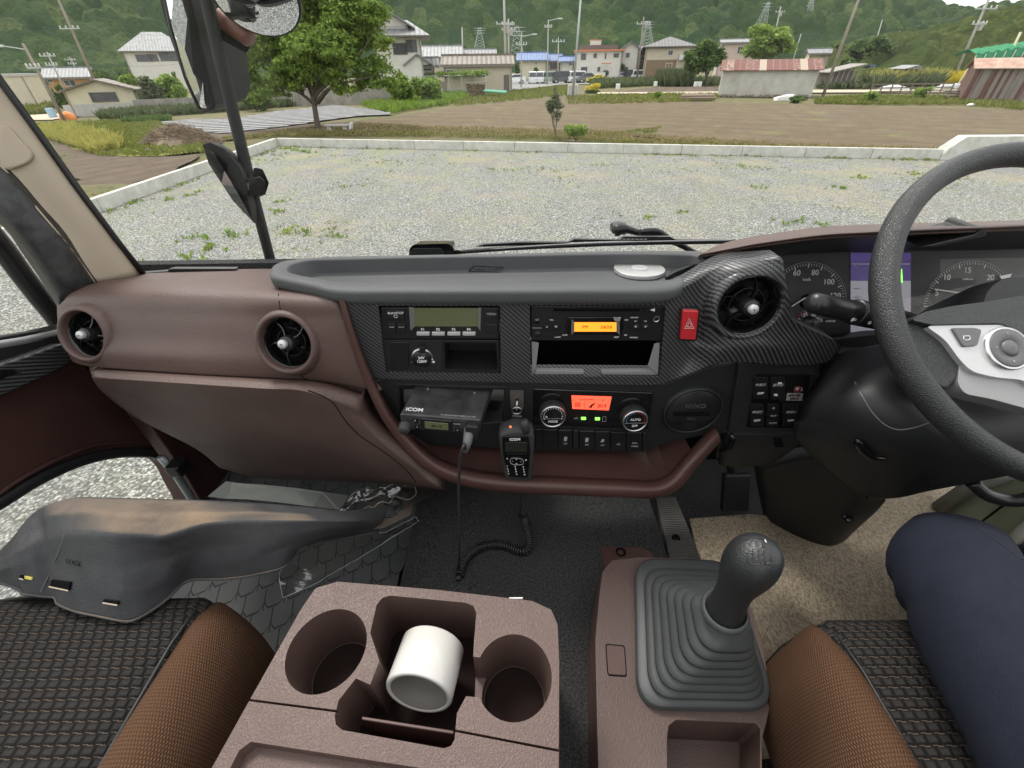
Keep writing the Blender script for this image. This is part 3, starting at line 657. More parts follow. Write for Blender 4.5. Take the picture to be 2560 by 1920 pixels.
# ---------------------------------------------------------------- buildings, poles, cars
def wallm(n, c, c2=None): return M(n, c, .8, noise_=(1.2, c2 or tuple(x*.82 for x in c), .3))
W_WHITE, W_CREAM, W_TAN = wallm('plaster_white', (.68, .66, .6)), wallm('plaster_cream', (.62, .58, .42)), wallm('plaster_tan', (.62, .55, .42))
W_ORANGE, W_PINK, W_BROWN, W_BEIGE = wallm('plaster_orange', (.58, .32, .15)), wallm('plaster_pinkbeige', (.55, .45, .38)), wallm('tile_brown', (.27, .19, .12)), wallm('board_beige', (.52, .46, .36))
def tile_mat(name, c, sc=1.6, axis=0, var=.75):
    m = M(name, c, .55); nt = m.node_tree; s, v = xyz(nt); w = math_(nt, 'FRACT', math_(nt, 'MULTIPLY', s[axis], sc)); h = math_(nt, 'SINE', math_(nt, 'MULTIPLY', w, 3.14159))
    z = math_(nt, 'FRACT', math_(nt, 'MULTIPLY', s[2], 3.2)); n = noi(nt, v, 1.5, 4)
    base(nt, mixc(nt, rng(nt, n, .3, .7), tuple(x*var for x in c), c)); bumpn(nt, math_(nt, 'ADD', h, math_(nt, 'MULTIPLY', z, .6)), .8, .08); return m
R_GREY, R_DARK, R_BLUE, R_BROWN, R_PALE = tile_mat('rooftile_grey', (.26, .265, .27), 1.6, 0, .6), tile_mat('rooftile_dark', (.17, .165, .16)), tile_mat('rooftile_blue', (.13, .2, .38)), tile_mat('roof_brown', (.2, .165, .135)), tile_mat('roof_pale', (.31, .32, .32), 1.6, 0, .6)
ORT = M('orange_trim', (.55, .2, .1), .6)
def rust_mat(name, a, b, sc, ax=0, w=(.45, .55)):
    m = M(name, a, .7); nt = m.node_tree; s, v = xyz(nt); f = math_(nt, 'FRACT', math_(nt, 'MULTIPLY', s[ax], sc)); q = math_(nt, 'FLOOR', math_(nt, 'MULTIPLY', s[ax], sc))
    wn_ = nd(nt, 'ShaderNodeTexWhiteNoise', noise_dimensions='1D'); nt.links.new(q, wn_.inputs['W'])
    _, v3 = xyz(nt, scale=(3, 3, .35) if ax == 0 else (1, 1, 1)); n = noi(nt, v3, 1.2, 6, .7)
    k = rng(nt, math_(nt, 'ADD', math_(nt, 'MULTIPLY', n, .6), math_(nt, 'MULTIPLY', wn_.outputs['Value'], .45)), w[0], w[1])
    c = mixc(nt, k, a, b); base(nt, mixc(nt, rng(nt, f, .96, .99), c, (.55, .5, .42)))
    cr_ = math_(nt, 'SINE', math_(nt, 'MULTIPLY', s[ax], 78)); bumpn(nt, cr_, .6, .02); return m
RUSTR, RUSTW = rust_mat('rusty_roof_sheet', (.17, .06, .045), (.42, .34, .26), 1.5, w=(.55, .65)), rust_mat('rusty_wall_sheet', (.12, .045, .033), (.24, .22, .2), 3.4, w=(.38, .6))
SHEET = M('pale_sheet_wall', (.5, .51, .48), .7, noise_=(.9, (.36, .33, .27), .2), bump=('n', 3, .3, .02))
def house(name, label, Y, u0, u1, ve, vr, wall, roof, kind='gx', depth=7, over=.5, wins=(), lower=None, vb=None, cat='house', rr=None, skew=0, fm=None, gab=None, yaw=None):
    "facade plane at Y from u0 to u1; eave at ve, ridge at vr; kind gx ridge along x, gy gable to the viewer, hip, flat"
    if Y >= 70: Y *= 1.22
    um = (u0+u1)/2; a, b = PY(u0, ve, Y), PY(u1, ve, Y); x0, x1 = a.x, b.x; ze = PY(um, ve, Y).z; zr = PY(um, vr, Y+(depth/2 if kind != 'gy' else 0)).z
    zb = gh((x0+x1)/2)-.1 if vb is None else PY(um, vb, Y).z
    t = thing(name, label, cat, ((x0+x1)/2, Y, zb))
    m = MB(); 
    if kind == 'gy': m.prism([(x0, Y, zb), (x1, Y, zb), (x1, Y, ze), ((x0+x1)/2, Y, zr), (x0, Y, ze)], (0, depth, 0))
    elif kind == 'gx':
        m.prism([(x0, Y, zb), (x0, Y, ze), (x0, Y+depth/2, zr), (x0, Y+depth, ze), (x0, Y+depth, zb)], (x1-x0, 0, 0))
    else: m.box(((x0+x1)/2, Y+depth/2, (zb+ze)/2), (x1-x0, depth, ze-zb))
    m.build('wall', wall, t)
    m = MB(); o = over; th = .16; sl = (zr-ze)/max((depth/2), .1)
    if kind == 'gx':
        for s in (0, 1):
            y0, y1 = (Y-o, Y+depth/2) if s == 0 else (Y+depth+o, Y+depth/2)
            m.prism([(x0-o, y0, ze-sl*o+.03), (x1+o, y0, ze-sl*o+.03), (x1+o, y1, zr+.03), (x0-o, y1, zr+.03)], (0, 0, th))
        m.box(((x0+x1)/2, Y+depth/2, zr+th+.06), (x1-x0+2*o, .35, .22))
    elif kind == 'gy':
        xm = (x0+x1)/2; sl = (zr-ze)/((x1-x0)/2)
        for xa in (x0-o, x1+o):
            za = ze-sl*o+.03; m.prism([(xa, Y-o, za), (xm, Y-o, zr+.03), (xm, Y+depth+o, zr+.03), (xa, Y+depth+o, za)], (0, 0, th))
    elif kind == 'hip':
        rl = rr or .25; w = x1-x0; e = [(x0-o, Y-o, ze), (x1+o, Y-o, ze), (x1+o, Y+depth+o, ze), (x0-o, Y+depth+o, ze)]
        r1, r2 = (x0+w*(.5-rl/2), Y+depth/2, zr), (x0+w*(.5+rl/2), Y+depth/2, zr)
        m.add(e+[r1, r2]+[(p[0], p[1], p[2]-th) for p in e], [(0, 1, 5, 4), (1, 2, 5), (2, 3, 4, 5), (3, 0, 4), (0, 6, 7, 1), (1, 7, 8, 2), (2, 8, 9, 3), (3, 9, 6, 0), (6, 9, 8, 7)])
    elif kind == 'flat': m.box(((x0+x1)/2, Y+depth/2, ze+.12), (x1-x0+2*o, depth+2*o, .25))
    ro = m.build('roof', roof, t)
    GUT = bpy.data.materials.get('gutter') or M('gutter', (.2, .18, .16), .5)
    if kind in ('gx', 'hip'):
        g = MB(); zg = ze-(sl*o if kind == 'gx' else 0)-.02; g.box(((x0+x1)/2, Y-o-.06, zg), (x1-x0+2*o, .11, .12)); g.build('gutter', GUT, t)
    for xs2 in (x0+.12, x1-.12): MB().box((xs2, Y-.07, (zb+ze)/2), (.09, .09, ze-zb-.1)).build('downpipe', GUT, t)
    MB().box(((x0+x1)/2, Y-.02, zb+.35), (x1-x0+.06, .06, .5)).build('plinth', CONC, t)
    for w in wins:
        wu0, wu1, wv0, wv1 = w[:4]; p, q = PY(wu0, wv1, Y), PY(wu1, wv0, Y); f = MB(); g = .07
        cx, cz, W_, H_ = (p.x+q.x)/2, (p.z+q.z)/2, q.x-p.x, q.z-p.z
        for bx in ((cx, cz+H_/2, W_+2*g, g), (cx, cz-H_/2, W_+2*g, g), (cx-W_/2, cz, g, H_-g), (cx+W_/2, cz, g, H_-g), (cx, cz, g*.7, H_-g)): f.box((bx[0], Y-.04, bx[1]), (bx[2], .10, bx[3]))
        fo = f.build('window', fm or WFR, t); k = MB(); k.box((cx, Y-.012, cz), (W_-g, .03, H_-g)); k.build('pane', WIN, fo)
    if lower:
        lu0, lu1, lv0, lm = lower; p, q = PY(lu0, lv0, Y), PY(lu1, lv0, Y); k = MB(); k.box(((p.x+q.x)/2, Y-.03, (zb+p.z)/2), (q.x-p.x, .05, p.z-zb)); k.build('lower_wall', lm, t)
    if yaw is None: yaw = -math.atan2((x0+x1)/2, Y)*.75
    t.rotation_euler = (0, 0, yaw); az = math.atan2(-(x0+x1)/2, Y); t.scale = (1/(math.cos(yaw)+math.tan(az)*math.sin(yaw)), 1, 1)
    return t, ro
house('beige_block', 'plain beige flat block at the far left edge', 60, -70, 58, 192, 190, W_TAN, CONC, 'flat', 10, .1, cat='building')
house('orange_house', 'orange walled house with grey tiled roof behind the cream hut', 72, 112, 222, 193, 172, W_ORANGE, R_GREY, 'gx', 8, .6, [(165, 185, 200, 215), (122, 128, 196, 206)], cat='house')
hut, _ = house('cream_hut', 'low cream walled hut with dark gable roof and sliding window', 52, 158, 338, 228, 203, W_CREAM, R_BROWN, 'gy', 5, .45, [(233, 288, 231, 254)], (157, 339, 260, CONC), cat='hut', fm=WFD)
house('white_house', 'two storey white house with pale grey tiled roof beside the mirrors', 88, 306, 470, 128, 80, W_WHITE, R_PALE, 'hip', 9, .8, [(345, 375, 137, 154), (376, 391, 136, 153), (403, 440, 125, 152)], rr=.3, fm=WFD)
trad, _ = house('traditional_house', 'tall traditional house with curved grey tiles behind the big tree', 68, 930, 1050, 90, 50, W_WHITE, R_GREY, 'hip', 9, 1.3, [(985, 1015, 108, 136), (1018, 1040, 100, 130)], rr=.5, fm=WFD)
ho, _ = house('house_gable', 'ornate tiled gable on the top of the traditional house', 69, 930, 1018, 62, 30, W_WHITE, R_GREY, 'gy', 9, .9, (), vb=80, cat='roof gable')
def absorb(child, host, pre):
    bpy.context.view_layer.update()
    for ch in [x for x in bpy.data.objects if x.parent == child]:
        mw = ch.matrix_world.copy(); ch.parent = host; ch.matrix_parent_inverse = host.matrix_world.inverted(); ch.matrix_basis = mw; ch.name = pre+'_'+ch.name.split('.')[0]
    bpy.data.objects.remove(child)
absorb(ho, trad, 'gable')
ann, _ = house('low_annex', 'single storey grey tiled annex below the traditional house', 69.5, 985, 1085, 164, 149, W_TAN, R_GREY, 'gx', 5, .7, [(1035, 1080, 170, 178)], cat='house')
ag, _ = house('annex_gable', 'small tiled gable porch on the low annex', 68.5, 1018, 1072, 158, 138, W_WHITE, R_GREY, 'gy', 4, .5, (), vb=162, cat='porch')
absorb(ag, ann, 'porch')
house('tiled_house', 'pale grey tiled house behind the beige board shed', 76, 1062, 1150, 141, 118, W_BEIGE, R_PALE, 'gx', 8, .6, ())
house('tiled_house', 'dark grey tiled house right of the pale tiled one', 78, 1150, 1235, 146, 126, W_BEIGE, R_GREY, 'gx', 8, .6, ())
sh, _ = house('board_shed', 'beige board walled shed with brown roof behind the trellis', 67.5, 1108, 1280, 162, 142, W_BEIGE, R_BROWN, 'gx', 5, .35, [(1118, 1134, 174, 186), (1162, 1212, 176, 190)], cat='shed')
k = MB(); p, q = PY(1260, 228, 67.5), PY(1273, 187, 67.5); k.box(((p.x+q.x)/2, 67.46, (p.z+q.z)/2), (q.x-p.x, .06, q.z-p.z)); k.build('door', WFD, sh)
house('blue_roof_house', 'cream house with blue tiled roof left of the lamp pole', 92, 1298, 1366, 150, 134, W_CREAM, R_BLUE, 'gx', 8, .6, [(1338, 1343, 156, 162)])
house('blue_roof_house', 'second blue roofed house in shade between two poles', 94, 1368, 1400, 152, 138, W_PINK, R_BLUE, 'gx', 8, .6, [(1376, 1392, 158, 172)], fm=WFD)  # walls share the pinkish beige plaster
house('blue_roof_house', 'small cream house with blue roof right of the lamp pole', 90, 1402, 1434, 154, 144, W_WHITE, R_BLUE, 'gx', 7, .6, [(1422, 1430, 156, 164)])
wh, _ = house('orange_trim_house', 'white house with orange trim and roof terrace', 84, 1440, 1556, 128, 127, W_WHITE, ORT, 'flat', 9, .5, [(1452, 1465, 134, 149), (1484, 1492, 134, 144), (1534, 1547, 134, 143), (1452, 1468, 168, 186), (1512, 1516, 133, 146), (1494, 1500, 168, 178)], fm=WFD)
for (a, b, c, d, mt, nm) in ((1446, 1543, 112, 125, WFD, 'terrace_screen'), (1474, 1502, 101, 112, W_WHITE, 'stair_hut'), (1472, 1504, 98, 101, ORT, 'stair_roof'), (1500, 1524, 157, 160, ORT, 'canopy'), (1474, 1510, 180, 190, W_WHITE, 'garden_wall')):
    p, q = PY(a, d, 103.7), PY(b, c, 103.7); k = MB(); dy = 3 if nm[0] == 's' else (-1.2 if nm == 'canopy' else -1 if nm == 'garden_wall' else 1); k.box(((p.x+q.x)/2, 102.5+dy, (p.z+q.z)/2), (q.x-p.x, 2 if nm[0] == 's' else .5, q.z-p.z)); k.build(nm, mt, wh)
house('gable_house', 'grey roofed house with white gable right of the terrace house', 85, 1556, 1598, 122, 106, W_WHITE, R_GREY, 'gy', 9, .6, [(1565, 1574, 133, 143), (1561, 1570, 168, 182)], fm=WFD)
house('narrow_house', 'narrow brown house between the gable house and the tan house', 87, 1577, 1616, 128, 118, W_BROWN, R_GREY, 'gx', 7, .3, [(1602, 1612, 140, 152)])
th, _ = house('tan_house', 'tan hip roofed house with brown lower wall and balcony', 82, 1616, 1736, 116, 92, W_TAN, R_DARK, 'hip', 9, .7, [(1670, 1683, 126, 138), (1662, 1681, 158, 176), (1706, 1716, 126, 140)], (1616, 1692, 150, W_BROWN), rr=.05)
p, q = PY(1700, 150, 99), PY(1727, 137, 99); k = MB(); k.box(((p.x+q.x)/2, 99.3, (p.z+q.z)/2), (q.x-p.x, 1.4, q.z-p.z)); k.build('balcony', WFR, th)
house('pink_house', 'pinkish beige house with flat grey roof behind the round tree', 88, 1806, 1890, 107, 101, W_PINK, R_PALE, 'gx', 8, .4, [(1842, 1858, 116, 134)])
house('small_house', 'small cream gabled house half hidden behind the rusty roofed shed', 80, 2026, 2078, 134, 125, W_CREAM, R_GREY, 'gx', 6, .5, [(2050, 2064, 138, 142)])
house('hill_building', 'long beige building above the wooded hillside at the right edge', 150, 2524, 2700, 40, 30, W_TAN, CONC, 'flat', 8, .3, (), vb=52, cat='building')
# concrete garden wall and board fence behind the tree
def wall_px(name, label, a, b, top, mat, cat, w=.18, parts=None):
    A_, B_ = G(*a), G(*b); d = (B_-A_).normalized(); n = Vector((-d.y, d.x, 0)); za, zb = PY(a[0], top[0], A_.y).z, PY(b[0], top[1], B_.y).z
    m = MB(); m.prism([A_-Vector((0, 0, .1)), B_-Vector((0, 0, .1)), Vector((B_.x, B_.y, zb)), Vector((A_.x, A_.y, za))], n*w); return tag(m.build(name, mat), label, cat)
STC = M('stained_block_wall', (.33, .31, .27), .9, noise_=(1.4, (.2, .185, .16), .15), bump=('n', 8, .5, .03))
wall_px('garden_wall', 'stained concrete garden wall behind the mulch field and big tree', (620, 268), (1010, 256), (226, 214), STC, 'wall')
wall_px('garden_wall', 'low grey retaining wall right of the cream hut', (345, 285), (620, 268), (250, 238), STC, 'wall')
wall_px('board_fence', 'brown board fence behind the trellis', (995, 236), (1105, 226), (206, 200), M('fence_brown', (.2, .14, .09), .8, noise_=(3, (.13, .09, .06))), 'fence', .06)
wall_px('board_fence', 'grey weathered plank fence under the trellis', (1100, 236), (1160, 234), (204, 204), M('fence_grey', (.4, .37, .33), .8, noise_=(3, (.28, .26, .23))), 'fence', .06)
tr = thing('plant_trellis', 'pale pipe trellis covered with bright vines in front of the board shed', 'trellis', G(1130, 246))
PIPE = M('pipe_pale_green', (.45, .52, .46), .5)
T = [G(1040, 238), G(1215, 236)]; 
for f in (0, .16, .33, .5, .68, .86, 1):
    for dy in (0, 2.4):
        p = T[0].lerp(T[1], f)+Vector((0, dy, 0)); MB().tube([p, p+Vector((0, 0, 2.0))], .035, 6).build('post', PIPE, tr)
m = MB()
for dy in (0, 1.2, 2.4): m.tube([T[0]+Vector((0, dy, 2.0)), T[1]+Vector((0, dy, 2.0))], .03, 6)
for f in [i/8 for i in range(9)]: p = T[0].lerp(T[1], f); m.tube([p+Vector((0, 0, 2)), p+Vector((0, 2.4, 2))], .025, 6)
m.build('top_frame', PIPE, tr)
m = MB(); r2 = random.Random(8); leaves(m, [(T[0].lerp(T[1], f)+Vector((0, r2.uniform(0, 2.4), 2.15)), (.9, .9, .35)) for f in (.58, .66, .74, .82, .9, .97, .2, .4)], 2600, .13, r2); m.build('vines', LEAFB, tr, fix=False)
# white shed with rusty roof
def pshed(name, label, Y, wl, wr, vt, vb, apex, roofm, wallm_, depth, over, ridge_l=None):
    x0, x1 = PY(wl, vt, Y).x, PY(wr, vt, Y).x; zt = PY((wl+wr)/2, vt, Y).z; zb = gh(x0); zr = PY((wl+wr)/2, apex, Y+depth/2).z
    t = thing(name, label, 'shed', ((x0+x1)/2, Y, zb)); MB().box(((x0+x1)/2, Y+depth/2, (zt+zb)/2), (x1-x0, depth, zt-zb)).build('wall', wallm_, t)
    m = MB()
    for y0 in (Y-over, Y+depth+over): m.prism([(x0-over, y0, zt-.05), (x1+over, y0, zt-.05), (x1+over, Y+depth/2, zr), (x0-over, Y+depth/2, zr)], (0, 0, .06))
    m.build('roof', roofm, t)
    m = MB(); m.prism([(x0, Y+.02, zt-.1), (x0, Y+depth-.02, zt-.1), (x0, Y+depth/2, zr-.02)], (.04, 0, 0)); m.prism([(x1-.04, Y+.02, zt-.1), (x1-.04, Y+depth-.02, zt-.1), (x1-.04, Y+depth/2, zr-.02)], (.04, 0, 0)); m.build('gable', wallm_, t); yaw = -math.atan2((x0+x1)/2, Y)*.8; t.rotation_euler = (0, 0, yaw); t.scale = (1/(math.cos(yaw)+math.tan(math.atan2(-(x0+x1)/2, Y))*math.sin(yaw)), 1, 1); return t, x0, x1, zb
t, x0, x1, zb = pshed('tin_shed', 'whitish tin shed with striped rusty red roof beside the ploughed field', 51.5, 1806, 2046, 175, 245, 150, RUSTR, SHEET, 4.5, .35)
m = MB(); r2 = random.Random(4)
for i in range(60): s = r2.uniform(.12, .3); m.box((r2.uniform(x0-.3, x1), 51.3+r2.uniform(-.2, .2), zb+.08), (s, .2, s*.8), Matrix.Rotation(r2.uniform(0, 3), 3, 'Y'))
m.build('stone_footing', M('field_stone', (.27, .23, .19), .9, noise_=(4, (.18, .15, .12))), t, bev=.02)
t, *_ = pshed('rusty_hut', 'dark rusty corrugated hut at the right edge of the field', 41, 2440, 2640, 170, 258, 146, M('faded_roof_sheet', (.42, .34, .28), .7, noise_=(1, (.33, .14, .08), .2)), RUSTW, 5, .3)
# net house, shack, rail fence, steps
NET = M('green_net', (.02, .17, .07), .85, noise_=(3, (.04, .25, .12)))
t = thing('net_house', 'long greenhouse frame topped with a green net behind the rusty hut', 'greenhouse', PY(2440, 176, 60))
m = MB(); a, b = PY(2440, 141, 60), PY(2640, 112, 60); n = 30
rows = [[a.lerp(b, i/n)+Vector((0, dy, dz+.12*math.sin(i*1.7+dy)))for i in range(n+1)] for dy, dz in ((0, -.55), (.2, .2), (1.5, .55), (3, .2))]
vs, fs = grid(rows, (0, 0, .03)); mesh('net', vs, fs, NET, t)
for i in range(9):
    p = a.lerp(b, i/8); MB().tube([(p.x-.5*(i < 1), 60, gh(0)), (p.x, 60, p.z+.1)], .05, 6).build('post', WFR, t)
t = thing('garden_shack', 'ramshackle dark garden shack with a blue tarp on its roof', 'shack', PY(2110, 215, 66)); P_ = lambda u, v, y=66: PY(u, v, y)
gz_ = gh(0); a, b = P_(2086, 176), P_(2150, 170); DWD = M('dark_weathered_wood', (.1, .09, .085), .9, noise_=(3, (.2, .18, .15)))
for i in range(6):
    p = a.lerp(b, i/5); MB().tube([(p.x, 66, gz_), (p.x+.1, 66, p.z)], .06, 6).build('post', M('grey_wood', (.3, .28, .25), .9) if i == 0 else bpy.data.materials['grey_wood'], t)
MB().box(((a.x+b.x)/2, 68, (gz_+a.z)/2), (b.x-a.x, 2.5, a.z-gz_-.1)).build('wall', DWD, t)
m = MB(); m.prism([(a.x-.6, 65.6, a.z-.25), (b.x+.5, 65.6, b.z+.35), (b.x+.5, 65.6, b.z+.45), (a.x-.6, 65.6, a.z-.15)], (0, 3.4, 0)); m.build('roof', M('old_roof_sheet', (.33, .31, .28), .8, noise_=(2, (.2, .18, .16))), t)
m = MB(); r2 = random.Random(9); rows = [[Vector((P_(2165+i*3, 168).x, 65.6+j*.5, P_(2165, 166).z+.15*r2.random()-.07*j)) for i in range(8)] for j in range(4)]; vs, fs = grid(rows, (0, 0, .03)); mesh('blue_tarp', vs, fs, M('tarp_blue', (.05, .13, .42), .5), t)
t = thing('low_roof', 'small pale sheet roofed shelter in the reeds', 'shelter', PY(2300, 190, 68)); p, q = PY(2262, 172, 68), PY(2318, 162, 68)
m = MB(); m.prism([(p.x, 68, p.z), (q.x-1, 68, q.z), (q.x, 68, p.z-.1)], (0, 3, 0)); m.build('roof', R_PALE, t); MB().box(((p.x+q.x)/2, 69.5, p.z-1), (q.x-p.x-1, 2, 2)).build('wall', DWD, t)
WD = M('grey_brown_timber', (.14, .11, .09), .85, noise_=(4, (.22, .19, .16)))
t = thing('rail_fence', 'brown wooden rail fence beside the field path', 'fence', G(2280, 237)); a, b = G(2172, 238), G(2372, 236)
for i in range(9): p = a.lerp(b, i/8); MB().box((p.x, p.y, p.z+.45), (.09, .09, .95)).build('post', WD, t)
for z in (.9, .6, .3): c = (a+b)/2; MB().box((c.x, c.y-.08, c.z+z), ((b-a).length+.3, .06, .1)).build('rail', WD, t)
m = MB(); p = G(2400, 250)
for i in range(4): m.box((p.x, p.y+i*.32, p.z+.12+.16*i), (1.9, .3, .1))
tag(m.build('timber_steps', WD), 'short flight of timber steps left of the rusty hut', 'steps')
m = MB(); r2 = random.Random(5)
for i in range(9): a = G(1703+r2.uniform(-4, 4), 253-i % 3*2)+Vector((0, 0, .08+.16*(i//3))); m.tube([a, a+Vector((2.7+r2.uniform(-.4, .5), r2.uniform(-.2, .2), 0))], .08, 7)
tag(m.build('log_stack', M('old_logs', (.3, .24, .18), .9, noise_=(5, (.2, .16, .12)))), 'low stack of old logs left of the tin shed', 'logs')
p = G(1432, 240); tag(MB().box((p.x, p.y, p.z+.5), (1.15, .9, 1.05)).build('concrete_block', CONC, bev=.03), 'pale concrete block at the foot of the tall thin pole', 'concrete block')
# odds and ends in the gardens
def blobmesh(name, label, cat, c, r, mat, seed=1, sub=2):
    bm = bmesh.new(); bmesh.ops.create_icosphere(bm, subdivisions=3, radius=1)
    for v in bm.verts: v.co = Vector((v.co.x*r[0], v.co.y*r[1], max(v.co.z, -.1)*r[2]))*(1+.25*noise.noise(v.co*1.7+Vector((seed, 0, 0))))+Vector(c)
    me = bpy.data.meshes.new(name); bm.to_mesh(me); bm.free(); me.materials.append(mat); o = bpy.data.objects.new(name, me); link(o)
    for f in me.polygons: f.use_smooth = True
    return tag(o, label, cat)
WSH = M('white_sheeting', (.72, .72, .7), .5, noise_=(3, (.55, .55, .52)))
blobmesh('white_sheet', 'crumpled white sheet behind the left part of the rail fence', 'sheet', G(2232, 225), (1.8, .6, .5), WSH, 1)
blobmesh('white_sheet', 'crumpled white sheet near the yellow rapeseed and rail fence', 'sheet', G(2385, 220), (2.4, .7, .5), WSH, 2)
blobmesh('white_sheet', 'white sheeting piled against the foot of the tin shed', 'sheet', G(1965, 250), (1.3, .4, .42), WSH, 3)
blobmesh('feed_bag', 'white bag lying at the left corner of the rusty hut', 'bag', G(2428, 263), (.32, .2, .12), WSH, 4)
blobmesh('feed_bag', 'white bag lying in front of the rusty hut wall', 'bag', G(2522, 252), (.3, .2, .12), WSH, 5)
blobmesh('dark_bag', 'small black bag beside the brushwood heap', 'bag', G(374, 381), (.26, .2, .16), M('black_bag', (.02, .02, .03), .4), 6)
def barrel(name, label, cat, c, r, h, mat): tag(MB().lathe([(r*.9, 0), (r, h*.1), (r, h*.9), (r*.88, h)], c, (0, 0, 1), 16).build(name, mat, smooth=False), label, cat)
barrel('blue_drum', 'light blue plastic drum by the lane left of the cream hut', 'drum', G(135, 294), .33, .8, M('blue_plastic', (.3, .45, .6), .5))
blobmesh('orange_cover', 'orange tarp covered machine by the lane beside the blue drum', 'cover', G(172, 298), (.75, .45, .6), M('orange_tarp', (.62, .2, .04), .6), 7)
for i, (u, v, s, lb) in enumerate([(1638, 216, .28, 'white jug among the garden greens'), (1738, 217, .28, 'left one of the two white jugs at the garden edge'), (1748, 217, .28, 'right one of the two white jugs at the garden edge'), (1544, 224, .3, 'white bucket right of the orange flowers'), (1102, 243, .35, 'grey tub under the trellis'), (1081, 245, .3, 'pale orange bucket beside the grey tub')]):
    barrel('jug' if 'jug' in lb else 'bucket', lb, 'container', G(u, v), s, s*2.2, M('plastic%d' % i, (.7, .7, .68) if i < 4 else ((.5, .52, .52) if i == 4 else (.6, .4, .3)), .5))
p = G(1000, 246); m = MB(); m.prism([p+Vector((-.5, 0, .1)), p+Vector((.5, .1, .0)), p+Vector((.3, .3, 1.0)), p+Vector((-.7, .2, 1.05))], (0, .04, 0)); tag(m.build('white_board', WSH), 'tilted white board on the grassy bank', 'board')
t = thing('firewood_rack', 'rack of stacked firewood in front of the board shed', 'firewood', G(1190, 243)); p = G(1190, 242); m = MB(); r2 = random.Random(6)
for i in range(120): m.tube([p+Vector((r2.uniform(-1.1, 1.1), 0, .1+r2.uniform(0, 1.1))), p+Vector((r2.uniform(-1.1, 1.1), .5, .1+r2.uniform(0, 1.1)))], .06, 6)
m.build('logs', STRAW, t, fix=False); MB().box(p+Vector((0, .3, 1.35)), (2.6, 1.0, .06)).build('roof', WD, t)
p = G(1235, 243); m = MB(); m.prism([p+Vector((-1.2, 0, .5)), p+Vector((1.3, 0, .3)), p+Vector((1.5, .9, .45)), p+Vector((-1, .9, .6))], (0, 0, .12)); tag(m.build('green_tarp', M('tarp_green', (.05, .25, .13), .5)), 'green tarp over low planks right of the firewood', 'tarp')
# slab bench under the tree
t = thing('slab_bench', 'pale slab resting on blocks under the big tree', 'bench', G(847, 327)); p = G(847, 327)
MB().box(p+Vector((0, 0, .30)), (1.45, .5, .07)).build('slab', CONC, t, bev=.01)
for dx in (-.5, .45): MB().box(p+Vector((dx, 0, .12)), (.25, .3, .27)).build('block', CONC, t)
m = MB(); m.box(p+Vector((.78, .02, .2)), (.12, .4, .42), Matrix.Rotation(.3, 3, 'Y')); m.build('leaning_board', WSH, t)
# ---- poles
POLE = M('pole_concrete', (.42, .41, .38), .8, noise_=(2, (.34, .33, .3))); POLEB = M('pole_weathered', (.3, .26, .22), .85, noise_=(3, (.22, .19, .16))); STEEL = M('galvanised_steel', (.42, .45, .45), .5, .3)
def pole(u0, v0, ub, vb, Y, label, r=.14, arms=(), mat=None, lamp=0, name='utility_pole', trafo=0):
    Y *= 1.22; r *= 1.1
    top, bot = PY(u0, v0, Y), PY(ub, vb, Y); d = (top-bot); 
    if v0 < 8: top = top+d*.35
    gx = gh(bot.x); bot = bot+(bot-top).normalized()*max(0, (bot.z-gx)/max(.3, (top-bot).normalized().z))
    t = thing(name, label, 'pole' if not lamp else 'street lamp', bot, 'poles standing in the fields and village'); MB().tube([bot, top], [r, r*.65], 8).build('post', mat or POLE, t, smooth=True)
    up = (top-bot).normalized()
    for va, w in arms:
        c = bot+(top-bot)*((PY(u0, va, Y).z-bot.z)/(PY(u0, v0, Y).z-bot.z if v0 >= 8 else top.z-bot.z)); c = bot+up*((PY(u0, va, Y).z-bot.z)/up.z)
        MB().box(c+Vector((0, -r-.05, 0)), (w, .1, .12)).build('crossarm', STEEL, t)
        for s in (-.45, -.15, .2, .45): MB().lathe([(.05, 0), (.09, .05), (.05, .12), (.09, .17), (.03, .26)], c+Vector((w*s, -r-.05, .06)), (0, 0, 1), 8).build('insulator', WFR, t)
    if trafo:
        c = bot+up*((PY(u0, trafo, Y).z-bot.z)/up.z); MB().lathe([(.28, 0), (.3, .05), (.3, .75), (.2, .85)], c+Vector((.45, 0, -.4)), (0, 0, 1), 12).build('transformer', POLE, t)
    if lamp:
        c = bot+up*((PY(u0, lamp, Y).z-bot.z)/up.z); s = -1 if u0 < 400 else 1; e = c+Vector((s*1.6, -.3, .25)); MB().tube([c, e], .04, 6).build('lamp_arm', STEEL, t); MB().box(e+Vector((s*.3, 0, 0)), (.7, .3, .16)).build('lamp_head', WFR, t, bev=.03)
    return t
pole(146, 0, 231, 190, 60, 'tall weathered pole leaning left behind the cream hut', .17, [(72, 2.6)], POLEB)
pole(57, 108, 150, 281, 38, 'leaning pole with a street lamp left of the cream hut', .13, [(170, 1.2)], POLEB, lamp=124, name='lamp_pole')
pole(117, 130, 156, 212, 62, 'small leaning pole over the orange house', .12, [(140, 2.2), (163, 1.6)])
pole(173, 142, 190, 172, 100, 'distant small pole right of the orange house', .14, [(150, 2.5), (160, 2)])
pole(1155, 68, 1157, 150, 80, 'plain pole behind the grey tiled houses', .16)
pole(1260, -4, 1264, 152, 70, 'tallest pale pole with a transformer behind the board shed', .2, [(60, 2.6)], trafo=75)
pole(1271, 47, 1272, 155, 74, 'shorter pole close right of the tallest pale pole', .16, [(62, 2), (75, 2.2)], trafo=80)
pole(1304, 80, 1303, 205, 66, 'pole with curved lamp arms left of the blue roofs', .1, [(112, 1.6)], lamp=92, name='lamp_pole')
